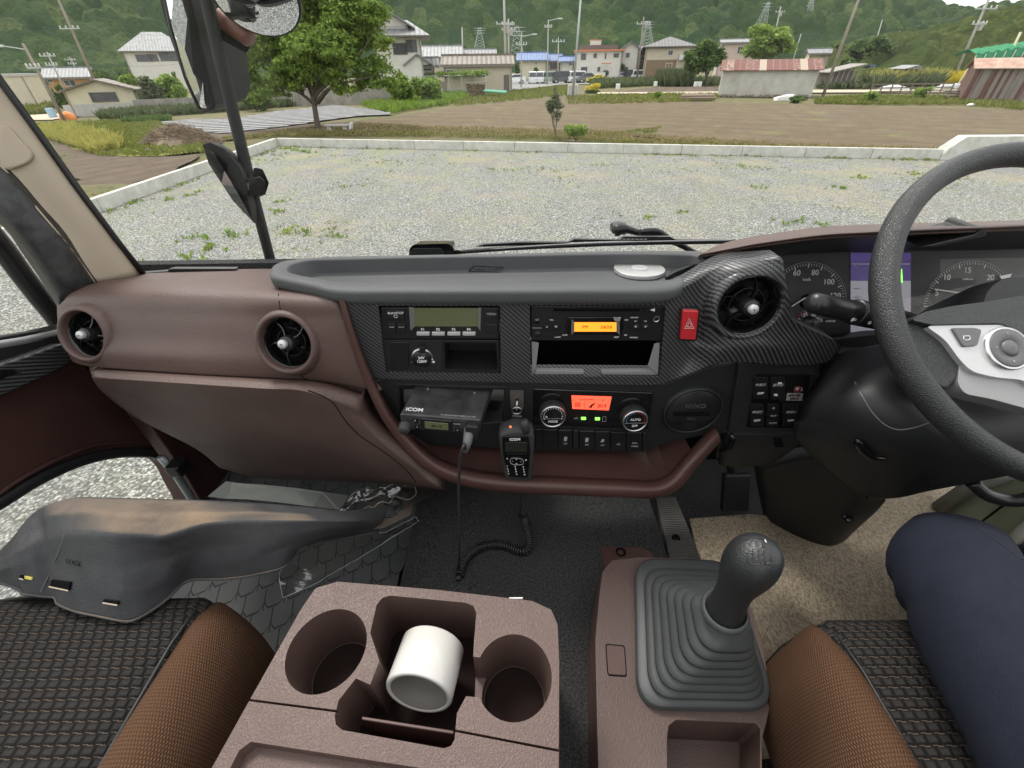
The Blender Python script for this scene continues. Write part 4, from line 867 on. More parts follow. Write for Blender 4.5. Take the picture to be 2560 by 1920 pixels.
pole(1371, 49, 1368, 190, 74, 'pole with a lamp arm in front of the blue roofed houses', .12, [(68, 1.2)], lamp=52, name='lamp_pole')
pole(1396, 93, 1395, 190, 84, 'short pole between the blue roofed houses', .13, [(104, 2.4)])
pole(1452, -4, 1434, 212, 44, 'tall thin grey pole rising from the concrete block', .11, (), STEEL)
pole(1610, 42, 1594, 184, 78, 'pole in front of the narrow brown house', .16, [(60, 2.4)], POLEB, trafo=62)
pole(2148, -4, 2057, 240, 41, 'thick leaning weathered pole beside the tin shed', .13, (), POLEB)
pole(1952, 16, 1943, 60, 120, 'distant pole above the tall bushy tree', .2, [(30, 2.5)], trafo=36)
pole(2206, 49, 2194, 90, 130, 'distant thin pole over the spreading dark tree', .18)
pole(2003, 84, 1986, 140, 100, 'thin pole left of the thick leaning pole', .13)
pole(2250, 78, 2239, 108, 120, 'distant pole right of the spreading dark tree', .16)
pole(2473, -4, 2392, 178, 56, 'pole with cross arms and a transformer on the right hillside', .15, [(22, 2.6), (60, 1.8)], trafo=66)
pole(2552, 80, 2533, 120, 50, 'cream pole at the right edge above the green net', .15, (), W_CREAM)
def pylon(u0, v0, ub, vb, Y, label, w=3.4):
    top, bot = PY(u0, v0, Y), PY(ub, vb, Y); t = thing('power_pylon', label, 'pylon', bot, 'lattice pylons on the slopes'); h = top-bot; m = MB(); r = .03+Y*.00014; L = lambda f: w*(1-f)*.5+.35
    C = [(-1, -1), (1, -1), (1, 1), (-1, 1)]; n = 7
    pt_ = lambda f, c: bot+h*f+Vector((c[0]*L(f), c[1]*L(f), 0))
    for c in C: m.tube([pt_(0, c), pt_(1, c)], r, 4)
    m.build('legs', STEEL, t); m = MB()
    for i in range(n):
        for a, b in zip(C, C[1:]+C[:1]): m.tube([pt_(i/n, a), pt_((i+1)/n, b)], r*.6, 4); m.tube([pt_(i/n, b), pt_((i+1)/n, a)], r*.6, 4)
    m.build('bracing', STEEL, t)
    for f in (.72, .84, .95): MB().prism([bot+h*f+Vector((-w*.75, 0, 0)), bot+h*f+Vector((0, 0, -.12)), bot+h*f+Vector((w*.75, 0, 0)), bot+h*f+Vector((0, 0, .12))], (0, .15, 0)).build('crossarm', STEEL, t)
for a in [(10, -10, 52, 74, 260, 'lattice pylon on the slope at the far left'), (1199, 68, 1199, 120, 220, 'faint pylon behind the grey tiled houses'), (1293, 64, 1292, 150, 150, 'pylon between the tallest pole and the lamp pole'), (1621, 52, 1616, 112, 200, 'pylon above the narrow brown house'), (1922, 5, 1898, 75, 240, 'pylon above the tall bushy tree'), (2033, -6, 2018, 36, 300, 'pylon high on the slope above the tin shed'), (2304, 62, 2286, 108, 240, 'pylon above the reeds and shelter'), (2422, 30, 2408, 64, 330, 'faint pylon on the ridge beside the right pole')]: pylon(*a)
WIRE = M('wire', (.1, .1, .1), .6)
for i, (a, b, sag) in enumerate([((-300, 10, 90), (1260, 62, 70), 3), ((117, 140, 62), (500, 150, 74), 1), ((1260, 62, 70), (1610, 60, 78), 1.5), ((1271, 75, 74), (1396, 104, 84), 1), ((2250, 40, 70), (2473, 25, 56), .8), ((2473, 22, 56), (2700, -40, 40), .8)]):
    p, q = PY(a[0], a[1], a[2]*1.22), PY(b[0], b[1], b[2]*1.22); tag(MB().tube([p.lerp(q, k/14)-Vector((0, 0, sag*4*(k/14)*(1-k/14))) for k in range(15)], .018, 4).build('power_line', WIRE), ['long power line crossing the slope behind the mirrors', 'power line over the orange house', 'power line between the tallest pole and the brown house pole', 'short power line over the blue roofs', 'power line reaching the right pole from the left', 'power line leaving the frame at the right'][i], 'wire')
# ---- parked cars
def car_proto(kind):
    pr = {'van': [(-1.7, .25), (-1.72, .9), (-1.62, 1.0), (-1.45, 1.75), (-1.2, 1.84), (1.3, 1.84), (1.62, 1.75), (1.7, 1.0), (1.72, .25)],
          'hatch': [(-2.0, .3), (-2.05, .75), (-1.9, .9), (-1.15, 1.0), (-.55, 1.48), (.9, 1.52), (1.6, 1.15), (1.9, 1.0), (1.98, .3)],
          'low': [(-2.1, .3), (-2.1, .6), (-1.9, .75), (-.9, .85), (-.3, 1.2), (.7, 1.2), (1.5, .9), (2.05, .8), (2.1, .3)]}[kind]
    wn_ = {'van': [(-1.45, 1.05), (-1.34, 1.65), (1.35, 1.65), (1.5, 1.05)], 'hatch': [(-.95, 1.02), (-.45, 1.4), (.85, 1.43), (1.45, 1.1)], 'low': [(-.7, .86), (-.25, 1.12), (.65, 1.12), (1.2, .9)]}[kind]
    t = thing('parked_car', 'x', 'car'); W2 = .74
    n = len(pr); m = MB(); m.frus([Vector((x, -W2*(1 if z < 1.0 else .88), z)) for x, z in pr], [Vector((x, W2*(1 if z < 1.0 else .88), z)) for x, z in pr]); b = m.build('body', CARW, t, bev=.05)
    for s in (-1, 1): MB().prism([Vector((x, s*(W2*.95), z)) for x, z in wn_], (0, s*.02, 0)).build('side_window', WIN, t)
    for x0, x1, z0, z1 in ({'van': [(-1.64, -1.5, 1.05, 1.68), (1.54, 1.7, 1.05, 1.68)], 'hatch': [(-1.1, -.6, 1.03, 1.42), (1.05, 1.62, 1.44, 1.16)], 'low': [(-.85, -.35, .88, 1.15), (.8, 1.45, 1.15, .93)]}[kind]):
        MB().prism([(x0-.03, -.6, z0), (x0-.03, .6, z0), (x1-.03, .55, z1), (x1-.03, -.55, z1)], (-.02 if x0 < 0 else .05, 0, .03)).build('windscreen', WIN, t)
    for x in (-1.15, 1.15):
        for s in (-1, 1):
            w = MB().lathe([(.3, -.1), (.32, -.08), (.32, .08), (.3, .1)], (x, s*.68, .3), (0, 1, 0), 16).build('wheel', RUB, t); MB().lathe([(.18, 0), (.15, .02)], (x, s*.785, .3), (0, s, 0), 12).build('hubcap', SIL, w)
    for s in (-1, 1): MB().box((-1.74 if kind == 'van' else -2.02, s*.55, .72), (.08, .25, .14)).build('headlight', WFR, t, bev=.02)
    return t
CARW = M('car_white', (.75, .76, .77), .25, coat=.5)
CM = {'w': CARW, 's': M('car_silver', (.45, .47, .48), .3, .4), 'k': M('car_black', (.03, .033, .037), .2, coat=.5), 'r': M('car_red', (.42, .03, .05), .25, coat=.5), 'y': M('car_yellow', (.75, .6, .03), .35), 'g': M('car_green', (.3, .4, .33), .3), 'b': M('car_grey', (.14, .15, .16), .25)}
cars = [(1288, 215, 'hatch', 'w', .15, 'white hatchback half hidden by the right end of the board shed'), (1332, 214, 'van', 'w', 1.5, 'leftmost white van, rear on, in the car park'), (1352, 210, 'van', 'w', 1.4, 'second white van, partly behind the leftmost one'), (1374, 208, 'van', 'g', .3, 'pale green van left of the dark van'), (1402, 207, 'van', 'k', .2, 'dark van left of the tall thin pole'), (1440, 209, 'van', 'w', .3, 'white van behind the tall thin pole'), (1462, 206, 'hatch', 'b', .4, 'dark grey hatchback right of the tall thin pole'), (1522, 204, 'van', 'b', .2, 'dark box van in front of the terrace house'), (1490, 211, 'low', 'y', .1, 'low yellow car behind the orange flowers'), (1553, 204, 'hatch', 's', .25, 'silver hatchback right of the dark box van'), (1574, 202, 'van', 'k', .3, 'black van behind the white minivan'), (1592, 205, 'van', 'w', .35, 'white minivan left of the red car'), (1632, 203, 'hatch', 'r', .3, 'red hatchback in the car park'), (1655, 200, 'hatch', 'k', .3, 'black hatchback right of the red car'), (1685, 199, 'van', 'g', .3, 'green van behind the tall reeds'), (1708, 197, 'van', 'w', .3, 'rightmost white van beside the round tree'),
        (72, 256, 'hatch', 'w', .2, 'left white car on the lane at the far left'), (108, 254, 'hatch', 'w', .4, 'middle white car on the lane at the far left'), (140, 257, 'van', 's', .3, 'silver van behind the lamp pole at the far left')]
protos = {k: car_proto(k) for k in ('van', 'hatch', 'low')}; used = set()
for u, v, kd, cm, yaw, lb in cars:
    if kd in used: c = copy_tree(protos[kd])
    else: c = protos[kd]; used.add(kd)
    Yc = 103 if u > 1000 else 84; p = PY(u, v, Yc); z = gh(p.x) if u > 1000 else PY(u, v, Yc).z
    c.location = (p.x, Yc+(0 if v < 206 else -6), z)
    if v >= 206 and u > 1000: c.location.x = PY(u, v, Yc-6).x
    c.rotation_euler = (0, 0, yaw); c['label'] = lb; c['group'] = 'cars parked beyond the fields'
    for ch in [x for x in bpy.data.objects if x.parent == c]:
        if ch.name.startswith('body'):
            ch.material_slots[0].link = 'OBJECT'; ch.material_slots[0].material = CM[cm]
# ================================================================ CAB: dashboard
def pbox(mb, q, y, d, dy=0):
    "px quad or (u0,v0,u1,v1) at plane y, extruded back by d"
    if len(q) == 4 and not isinstance(q[0], tuple): q = [(q[0], q[3]), (q[2], q[3]), (q[2], q[1]), (q[0], q[1])]
    return mb.prism([PY(u, v, y) for u, v in q], (0, d, 0))
def pb(name, q, y, d, mat, parent, bev=.0008): return pbox(MB(), q, y, d).build(name, mat, parent, bev=bev)
def pt(s, u, v, y, size, mat, parent, **k): return text(s, PY(u, v, y), size, mat, parent, **k)
dash = thing('dashboard', 'maroon and black truck dashboard with carbon weave centre panel', 'dashboard', (0, .55, H-.5))
# passenger side, upper maroon moulding
top0 = [(150, 735, .66), (168, 711, .70), (209, 697, .72), (262, 687, .73), (411, 677, .735), (590, 673, .735), (690, 672, .72), (800, 676, .70), (870, 680, .68)]
def pyt(pts, t): return [PY(u, v, y+t*min(1, max(0, (860-u)/300))) for u, v, y in pts]
rows = [pyrow(top0), pyrow([(146, 740, .625), (172, 716, .64), (240, 708, .645), (411, 702, .635), (600, 702, .615), (740, 706, .60), (868, 706, .60)]),
        pyt([(143, 752, .61), (172, 738, .59), (250, 735, .578), (400, 736, .556), (560, 739, .533), (710, 742, .512), (840, 742, .512)], .022),
        pyt([(143, 790, .60), (190, 785, .578), (400, 790, .548), (600, 797, .52), (760, 800, .502), (862, 800, .498)], .010),
        pyt([(150, 835, .597), (200, 838, .573), (420, 848, .543), (600, 855, .518), (760, 860, .497), (885, 868, .492)], -.004),
        pyt([(164, 873, .595), (220, 880, .568), (450, 895, .537), (640, 905, .512), (790, 915, .493), (915, 935, .488)], -.018),
        pyt([(182, 905, .590), (240, 918, .565), (486, 936, .533), (660, 945, .512), (800, 953, .497), (950, 978, .487)], -.022)]
R_ = loft(rows, 60, 40); vs, fs = grid(R_, (0, .06, -.03)); DU = mesh('upper_panel', vs, fs, MAR, dash, smooth=False)
TU = bvh(DU)
def vent(u, v, R, mat, nv, cutobj, name='air_vent', c=None, fins=5, ph=90, ky=0):
    c = c or hit(TU, u, v, 0); n = Vector(nv).normalized(); t = Vector((0, 0, 1)).cross(n).normalized()*-1; t = -t if t.x < 0 else t; Z = n.cross(t); Z = -Z if Z.z < 0 else Z
    cut = MB().lathe([(R*1.04, .05), (R*1.04, -.12)], c, n, 32).build('cut', None); boolean(cutobj, [cut])
    vn = MB().lathe([(R*1.5, -.022), (R*1.36, -.006), (R*1.28, .003), (R*1.2, .009), (R*1.08, .011), (R*1.02, .008), (R*.99, -.002), (R*.97, -.012)] if mat is MAR else [(R*1.30, -.014), (R*1.22, -.004), (R*1.14, .0015), (R*1.05, .002), (R*.99, -.001), (R*.97, -.012)], c, n, 48, caps=False).build(name, mat, dash, smooth=True)
    MB().lathe([(R*.985, .0), (R*.94, -.001), (R*.9, -.012), (R*.86, -.04), (.001, -.042)], c, n, 40, caps=False).build('barrel', BLKG, vn, smooth=True)
    for rr in (.56,): MB().tube([c-n*.008+(t*math.cos(a*.1963)+Z*math.sin(a*.1963))*R*rr for a in range(32)], .0007, 5, closed=True).build('guide_ring', BLKS, vn, smooth=True)
    for k in range(fins):
        a = rad(ph+k*360/fins); d = t*math.cos(a)+Z*math.sin(a); e = d.cross(n); pts = [c+n*(-.003-.004*(s_/6))+d*R*(.22+.70*s_/6)+e*R*.12*math.sin(s_/6*3.1) for s_ in range(7)]
        m = MB(); w = .0011
        vs_, fs_ = [], []
        for i, p in enumerate(pts): q = w*(1-.4*i/6); vs_ += [p+e*q+n*.003, p-e*q+n*.003, p-e*q*.6-n*.004, p+e*q*.6-n*.004]
        for i in range(6):
            for j in range(4): fs_.append((i*4+j, i*4+(j+1) % 4, i*4+4+(j+1) % 4, i*4+4+j))
        fs_ += [(3, 2, 1, 0), (24, 25, 26, 27)]; m.add(vs_, fs_).build('fin', BLKG, vn)
    MB().lathe([(.0105, -.03), (.0105, .006), (.009, .008), (.001, .008)], c, n, 20, caps=False).build('hub', BLKS, vn, smooth=True)
    MB().lathe([(.0060, .006), (.0062, .012), (.0055, .0135), (.001, .014)], c+t*ky, n, 20, caps=False).build('knob', SIL, vn, smooth=True)
    return vn
v1 = vent(221, 836, .0345, MAR, (-.10, -.88, .42), DU, ph=80, ky=0); v1['label'] = 'leftmost round vent in the maroon panel'
v2 = vent(721, 857, .0350, MAR, (-.06, -.93, .36), DU, ph=50, ky=-.002); v2['label'] = 'round vent at the right end of the maroon panel'
finish(DU, smooth=True)
# seam between the two maroon mouldings
pa = [hit(TU, u, v) for u, v in [(706, 706), (700, 720), (696, 738), (698, 755), (701, 775), (699, 790)]]; MB().tube([p for p in pa if p], .0007, 5).build('panel_seam', DARK, dash)
pa = [hit(TU, u, v) for u, v in [(744, 921), (748, 935), (760, 945), (772, 950)]]; MB().tube([p for p in pa if p], .0007, 5).build('panel_seam', DARK, dash)
# demister strip on the top
pb('demister_strip', [(262, 690), (420, 678), (420, 674), (432, 672), (590, 672), (590, 677), (440, 680), (280, 694)], .715, .01, BLKS, dash)
# glove box moulding
rows = [pyrow([(222, 918, .60), (330, 924, .58), (486, 934, .56), (660, 944, .545), (800, 952, .53), (900, 985, .51)]),
        pyt([(224, 922, .567), (330, 929, .548), (486, 939, .527), (660, 948, .503), (790, 956, .487), (905, 990, .478)], -.024),
        pyt([(229, 938, .548), (330, 946, .53), (486, 957, .507), (660, 968, .482), (770, 976, .468), (900, 1020, .463)], -.026),
        pyt([(234, 952, .545), (330, 958, .528), (486, 968, .505), (660, 980, .480), (770, 988, .466), (912, 1050, .463)], -.024),
        pyrow([(262, 985, .535), (360, 1000, .532), (500, 1018, .508), (680, 1035, .483), (800, 1046, .467), (950, 1095, .458)]),
        pyrow([(345, 1047, .555), (450, 1072, .535), (580, 1088, .512), (720, 1100, .492), (850, 1112, .470), (1000, 1138, .452)]),
        pyrow([(490, 1122, .57), (580, 1145, .55), (680, 1155, .53), (800, 1163, .505), (920, 1172, .475), (1060, 1185, .447)]),
        pyrow([(545, 1166, .595), (620, 1188, .575), (700, 1194, .56), (830, 1200, .53), (970, 1207, .49), (1105, 1222, .442)]),
        pyrow([(560, 1172, .64), (640, 1190, .63), (720, 1196, .61), (850, 1202, .58), (980, 1208, .55), (1110, 1225, .50)])]
R_ = loft(rows, 50, 46); vs, fs = grid(R_, (0, .04, 0)); GB = mesh('glove_box', vs, fs, MAR, dash, smooth=True); TG = bvh(GB)
for path in ([(770, 976), (806, 990), (835, 1010), (862, 1050), (900, 1090), (960, 1130), (1010, 1170), (1040, 1205)],):
    pa = [hit(TG, u, v) for u, v in path]; MB().tube(catmull([p for p in pa if p], 24), .0008, 5).build('glove_box_seam', DARK, dash)
# raised maroon rib running down beside the centre panel and round the pocket as its lip
lip = pyrow([(853, 748, .497), (868, 800, .492), (893, 880, .487), (925, 965, .482), (965, 1045, .472), (1015, 1110, .462), (1075, 1168, .445), (1150, 1203, .43), (1250, 1220, .422), (1400, 1228, .42), (1553, 1234, .42), (1640, 1236, .422), (1690, 1216, .43), (1735, 1165, .45), (1800, 1095, .485)])
L2 = catmull(lip, 80); n = len(L2); prf = [(-.6, 1.6), (-.85, .55), (-.8, .12), (-.55, -.05), (0, -.12), (.6, -.04), (.92, .15), (1.0, .6), (.85, 1.6)]; vs, fs = [], []
for i, p in enumerate(L2):
    t = (L2[min(i+1, n-1)]-L2[max(i-1, 0)]).normalized(); s_ = t.cross(Vector((0, 1, 0))).normalized(); s_ = -s_ if s_.z > 0 and abs(s_.z) > .2 else s_; s_ = -s_ if (abs(s_.z) <= .2 and s_.x > 0 and i < n/2) else s_
    if i: s_ = s_ if s_.dot(ps) > 0 else -s_
    ps = s_; w = .0045+.0085*min(1, max(0, (i-8)/30)); vs += [p+s_*a*w+Vector((0, b*w*1.1, 0)) for a, b in prf]
k = len(prf); fs = [(i*k+j, i*k+(j+1) % k, (i+1)*k+(j+1) % k, (i+1)*k+j) for i in range(n-1) for j in range(k)]; mesh('pocket_lip', vs, fs, MARS, dash, smooth=True)
m = MB(); fr = pyrow([(1010, 1112, .472), (1080, 1180, .452), (1250, 1218, .432), (1553, 1230, .43), (1670, 1225, .44), (1740, 1150, .47)]); fr = lin(fr, 20); N = [p+Vector((0, .13, -.004)) for p in fr]; U_ = [Vector((p.x, p.y, max(p.z+.01, H-.47))) for p in N]
vs, fs = grid([fr, [p+Vector((0, .05, -.002)) for p in fr], N, U_], (0, .004, -.004)); mesh('pocket_liner', vs, fs, MARS, dash)
pbox(MB(), [(1430, 1184), (1540, 1190), (1536, 1214), (1430, 1208)], .50, .002).build('pocket_divider', MARS, dash, bev=.0006)
pbox(MB(), [(1170, 1165), (1190, 1172), (1198, 1196), (1172, 1190)], .47, .05).build('pocket_step', MARS, dash, bev=.003)
# ---- top tray
TP, TN = Vector((0, .5, H-.226)), Vector((0, .06, 1))
out_ = [(676, 690), (679, 668), (701, 655), (739, 648), (834, 642), (1021, 638), (1260, 634), (1513, 628), (1712, 627), (1768, 631), (1803, 640), (1817, 650), (1775, 677), (1722, 703), (1664, 727), (1450, 729), (1260, 730), (1000, 730), (853, 729), (780, 714), (707, 699)]
inn_ = [(716, 676), (720, 664), (737, 657), (771, 651), (840, 649), (1021, 645), (1260, 641), (1513, 636), (1700, 637), (1752, 641), (1781, 648), (1787, 657), (1748, 674), (1700, 692), (1650, 702), (1450, 704), (1260, 705), (1000, 706), (862, 706), (790, 696), (735, 685)]
O = smooth_loop([PP(u, v, TP, TN) for u, v in out_], 4); I = smooth_loop([PP(u, v, TP, TN) for u, v in inn_], 4); k = len(O); cen = sum(I, Vector())/k
def off(L, dz, s=1.0): return [cen+(p-cen)*s+Vector((0, 0, dz)) for p in L]
rings = [off(O, -.016, .985), off(O, -.0135, 1.001), off(O, -.010, 1.003), off(O, -.004, 1.004), off(O, 0, .996)]+[[a.lerp(b, .35)+Vector((0, 0, .0012)) for a, b in zip(O, I)], off(I, 0, 1.0), off(I, -.002, .992), off(I, -.02, .98), off(I, -.0225, .965), off(I, -.0225, .5), off(I, -.0225, .05)]
m = MB(); vs = [p for r in rings for p in r]; fs = [(i*k+j, i*k+(j+1) % k, (i+1)*k+(j+1) % k, (i+1)*k+j) for i in range(len(rings)-1) for j in range(k)]+[tuple((len(rings)-1)*k+j for j in range(k))]
TR = mesh('top_tray', vs, fs, TRAYM, dash, smooth=True); TTR = bvh(TR)
fz = H-.226-.0225
def onfloor(u, v, dz=.0006): return hit(TTR, u, v, 0)+Vector((0, 0, dz))
q = [onfloor(u, v) for u, v in ((1172, 680), (1250, 681), (1258, 669), (1184, 666))]; m = MB()
for a, b in zip(q, q[1:]+q[:1]): m.tube([a, b], .0007, 4)
m.build('embossed_mark', BLKS, TR)
text('NO', onfloor(1200, 674), .011, BLKS, TR, y=(0, 1, .0), name='embossed_mark'); text('STEP', onfloor(1235, 674), .009, BLKS, TR, y=(0, 1, 0), name='embossed_mark')
c = onfloor(1597, 680, 0)
dsc = thing('metal_disc', 'round silver disc lying in the black dashboard tray', 'disc', c)
dR = .038; nrm = Vector((0, .06, 1))
MB().lathe([(dR*.97, 0), (dR, .001), (dR, .0055), (dR*.985, .0065), (.0005, .0065)], c, nrm, 48, caps=False).build('plate', M('disc_silver', (.55, .55, .54), .38, .6, noise_=(90, (.45, .45, .44))), dsc, smooth=False, bev=.0004)
MB().lathe([(.0125, .0066), (.0125, .0075), (.011, .0078), (.0005, .0078)], c, nrm, 32, caps=False).build('centre_boss', SIL, dsc)
pa = [onfloor(u, v, .003) for u, v in ((1664, 699), (1690, 686), (1740, 668))]; MB().tube(catmull(pa, 8), [.002, .004, .0045, .005, .005, .005, .0045, .002], 8).build('tray_rib', BLKS, TR, smooth=True)
# ---- carbon centre panel
def prj(px, y): return [PY(u, v, y) for u, v in px]
cpm = MB().prism(prj([(849, 743), (1668, 740), (1668, 959), (1622, 963), (1332, 957), (912, 945), (881, 878)], .5), (0, .03, 0)).build('centre_panel', CARB, dash)
cuts = [MB().prism([PY(u, v, .5)-Vector((0, .05, 0)) for u, v in q], (0, .2, 0)).build('cut', None) for q in ([(946, 765), (1250, 765), (1252, 937), (965, 932)], [(1325, 764), (1664, 764), (1650, 942), (1327, 940)])]
boolean(cpm, cuts); finish(cpm, bev=.0012)
rows = [pyrow([(1667, 739, .5), (1730, 706, .506), (1817, 658, .515), (1900, 650, .50), (1957, 647, .487)]),
        pyrow([(1667, 765, .5), (1740, 742, .508), (1800, 700, .501), (1880, 680, .490), (1963, 690, .482)]),
        pyrow([(1667, 800, .5), (1745, 790, .506), (1790, 765, .493), (1880, 740, .482), (1973, 745, .480)]),
        pyrow([(1667, 850, .5), (1740, 850, .504), (1785, 838, .490), (1880, 810, .480), (1987, 802, .480)]),
        pyrow([(1667, 905, .5), (1730, 893, .503), (1790, 876, .485), (1890, 866, .474), (1960, 866, .477), (2020, 855, .482), (2096, 860, .49)]),
        pyrow([(1667, 958, .5), (1725, 936, .494), (1784, 913, .488), (1830, 905, .485), (1947, 912, .485), (2050, 911, .49), (2082, 895, .492)])]
R_ = loft(rows, 44, 36); vs, fs = grid(R_, (0, .03, 0)); CR = mesh('vent_surround', vs, fs, CARB, dash, smooth=True); TU = bvh(CR)
cv = hit(TU, 1877, 770, 0); v3 = vent(1877, 771, .0385, CARB, (-.04, -.985, .15), CR, ph=90, c=cv+Vector((0, .004, 0))); v3['label'] = 'round vent in the carbon weave panel beside the gauges'; finish(CR, smooth=True)
hz = MB(); q = [(1697, 853), (1744, 855), (1752, 773), (1704, 771)]; hb = pbox(hz, q, .499, .02).build('hazard_bezel', BLKS, dash, bev=.003)
hs = pbox(MB(), [(1701, 849), (1740, 851), (1748, 778), (1707, 776)], .4955, .02).build('hazard_switch', REDB, dash, bev=.002, seg=3)
tri = [PY(1723, 796, .4951), PY(1712, 821, .4951), PY(1735, 821, .4951)]
for s in (1, .55):
    cc = sum(tri, Vector())/3; P3 = [cc+(p-cc)*s for p in tri]
    MB().tube(P3, .0004, 4, closed=True).build('warning_triangle', WHT, hs)
# ---- digital tachograph (upper left slot)
t1 = pb('tachograph', (951, 769, 1248, 848), .503, .06, BLKS, dash, .0015)
pb('screen', (1035, 771, 1195, 817), .5015, .003, LCDG, t1)
for q in ([(1022, 768), (1036, 770), (1037, 817), (1026, 828)], [(1195, 770), (1203, 769), (1201, 829), (1194, 817)]): pb('screen_bezel', q, .5012, .003, M('bezel_grey', (.2, .2, .19), .4, .5) if 'bezel_grey' not in bpy.data.materials else bpy.data.materials['bezel_grey'], t1, .0004)
for i, u in enumerate((1041, 1079, 1118, 1156)): pb('function_key', (u, 831, u+33, 840), .5, .004, SIL, t1, .0012); pt('F%d' % (i+1), u+16, 824, .5026, .0052, WHT, t1, bold=.0001)
for (a, b, c_, d), s, sz in (((967, 775, 1011, 798), 'RUN/STOP', .0044), ((970, 810, 989, 831), 'PRESET', .0021), ((994, 810, 1013, 831), 'REMIND', .0021), ((1214, 773, 1243, 797), 'MENU', .0046), ((1216, 811, 1244, 832), '', .001)):
    k = pb('push_button', (a, b, c_, d), .5015, .004, BLKS, t1, .0008)
    if s: pt(s, (a+c_)/2, b+8 if s != 'MENU' else (b+d)/2, .5012, sz, GREYP if s != 'RUN/STOP' else WHT, k)
MB().tube([PY(989, 791, .5012)+Vector((math.cos(a*.785)*.0022, 0, math.sin(a*.785)*.0022)) for a in range(8)], .0003, 4, closed=True).build('power_mark', WHT, t1)
l1 = pb('socket_panel', (956, 850, 1106, 932), .504, .02, BLK, dash); pb('blank_cover', (975, 856, 1021, 925), .5025, .004, BLKS, l1)
cu = pb('cubby_frame', [(1106, 933), (1251, 936), (1249, 851), (1106, 850)], .504, .06, BLKS, dash); boolean(cu, [MB().prism([PY(u, v, .5)for u, v in ((1112, 926), (1243, 928), (1240, 862), (1110, 860))], (0, .055, 0)).build('cut', None)])
c = PY(1056, 893, .503); MB().lathe([(.0150, -.002), (.0150, .001), (.0132, .002)], c, (0, -1, 0), 28).build('socket_ring', CHR, l1); sk = MB().lathe([(.0132, 0), (.0135, .005), (.0125, .0068), (.0005, .007)], c, (0, -1, 0), 28, caps=False).build('socket_cap', BLKS, l1, smooth=True)
pb('cap_hinge', (1048, 868, 1063, 884), .496, .006, BLKS, sk); text('24V', c+Vector((0, -.0074, .0035)), .0056, WHT, sk, bold=.0001); text('120W', c+Vector((0, -.0074, -.0025)), .0056, WHT, sk, bold=.0001)
for s in (-1, 1): MB().lathe([(.0028, 0), (.0028, .004), (.001, .005)], c+Vector((s*.0155, 0, -.007)), (0, -1, 0), 10).build('cap_lug', CHR if s > 0 else BLKS, sk)
# ---- radio
t2 = pb('car_radio', [(1328, 852), (1661, 852), (1663, 765), (1327, 765)], .503, .08, BLKS, dash, .0015)
pb('disc_slot', (1384, 773, 1600, 779), .5015, .003, DARK, t2); k = pb('eject_button', (1612, 769, 1651, 781), .5012, .003, BLKS, t2); MB().prism([PY(1625, 775, .5008), PY(1637, 779, .5008), PY(1637, 771, .5008)], (0, .0004, 0)).build('arrow', WHT, k)
pb('screen_surround', [(1420, 838), (1555, 838), (1560, 817), (1555, 793), (1420, 793), (1412, 817)], .5012, .004, BLKG, t2, .0015)
bz = bpy.data.materials['bezel_grey']
pb('screen_bezel', [(1428, 838), (1436, 830), (1436, 805), (1429, 798)], .5005, .003, bz, t2, .0003); pb('screen_bezel', [(1550, 838), (1541, 830), (1541, 805), (1549, 798)], .5005, .003, bz, t2, .0003)
sc = pb('screen', (1436, 806, 1541, 829), .5008, .003, LCDO, t2, 0); pt('PM', 1463, 818, .5005, .0066, LCDI, sc); pt('0606', 1516, 818, .5005, .0072, LCDI, sc, space=1.1)
for u, v, r in ((1343, 800, 8), (1344, 834, 8), (1367, 817, 7), (1390, 817, 7), (1589, 817, 8), (1614, 817, 8)):
    MB().lathe([(r*.00055, 0), (r*.00052, .0025), (.0003, .003)], PY(u, v, .503), (0, -1, 0), 18, caps=False).build('radio_button', BLK, t2, smooth=True)
MB().tube([PY(1641, 798, .5022)+Vector((math.cos(a*.524)*.0038, 0, math.sin(a*.524)*.0038)) for a in range(12)], .0008, 6, closed=True).build('aux_jack', CHR, t2)
for s, u, v, z in (('DISP', 1343, 800, .0022), ('PUSH/CLOCK', 1342, 820, .0022), ('VOL', 1379, 800, .0028), ('-', 1367, 817, .007), ('+', 1390, 817, .007), ('AUDIO', 1394, 843, .0026), ('MUTE', 1412, 838, .0026), ('FOLDER', 1543, 795, .0026), ('TRACK', 1543, 800, .0026), ('RESET', 1541, 843, .0026), ('MEMORY', 1586, 794, .0026), ('CH', 1566, 800, .0034), ('AS', 1564, 838, .0034), ('RPT/RDM', 1584, 844, .0026), ('|<<', 1589, 803, .0026), ('>>|', 1613, 803, .0026), ('<', 1589, 817, .005), ('>', 1614, 817, .005)): pt(s, u, v, .4998, z, WHT if z > .0025 else GREYP, t2)
m = MB(); m.prism(prj([(1329, 855), (1347, 858), (1340, 918), (1331, 938)], .503), (0, .002, 0)); cb = m.build('cubby_side', M('cubby_grey', (.20, .20, .20), .5), dash)
pb('cubby_side', [(1650, 858), (1636, 860), (1620, 915), (1645, 938)], .503, .002, bpy.data.materials['cubby_grey'], dash)
pb('cubby_ledge', [(1332, 938), (1460, 938), (1461, 928), (1338, 926)], .505, .008, bpy.data.materials['cubby_grey'], dash, .002); pb('cubby_ledge', [(1504, 938), (1645, 939), (1636, 927), (1503, 928)], .505, .008, bpy.data.materials['cubby_grey'], dash, .002)
m = MB(); m.prism(prj([(1320, 945), (1660, 946), (1668, 850), (1320, 850)], .60), (0, .01, 0)); m.build('cubby_back', BLKG, dash); pb('cubby_back', (940, 845, 1260, 940), .6, .01, DARK, dash, 0)
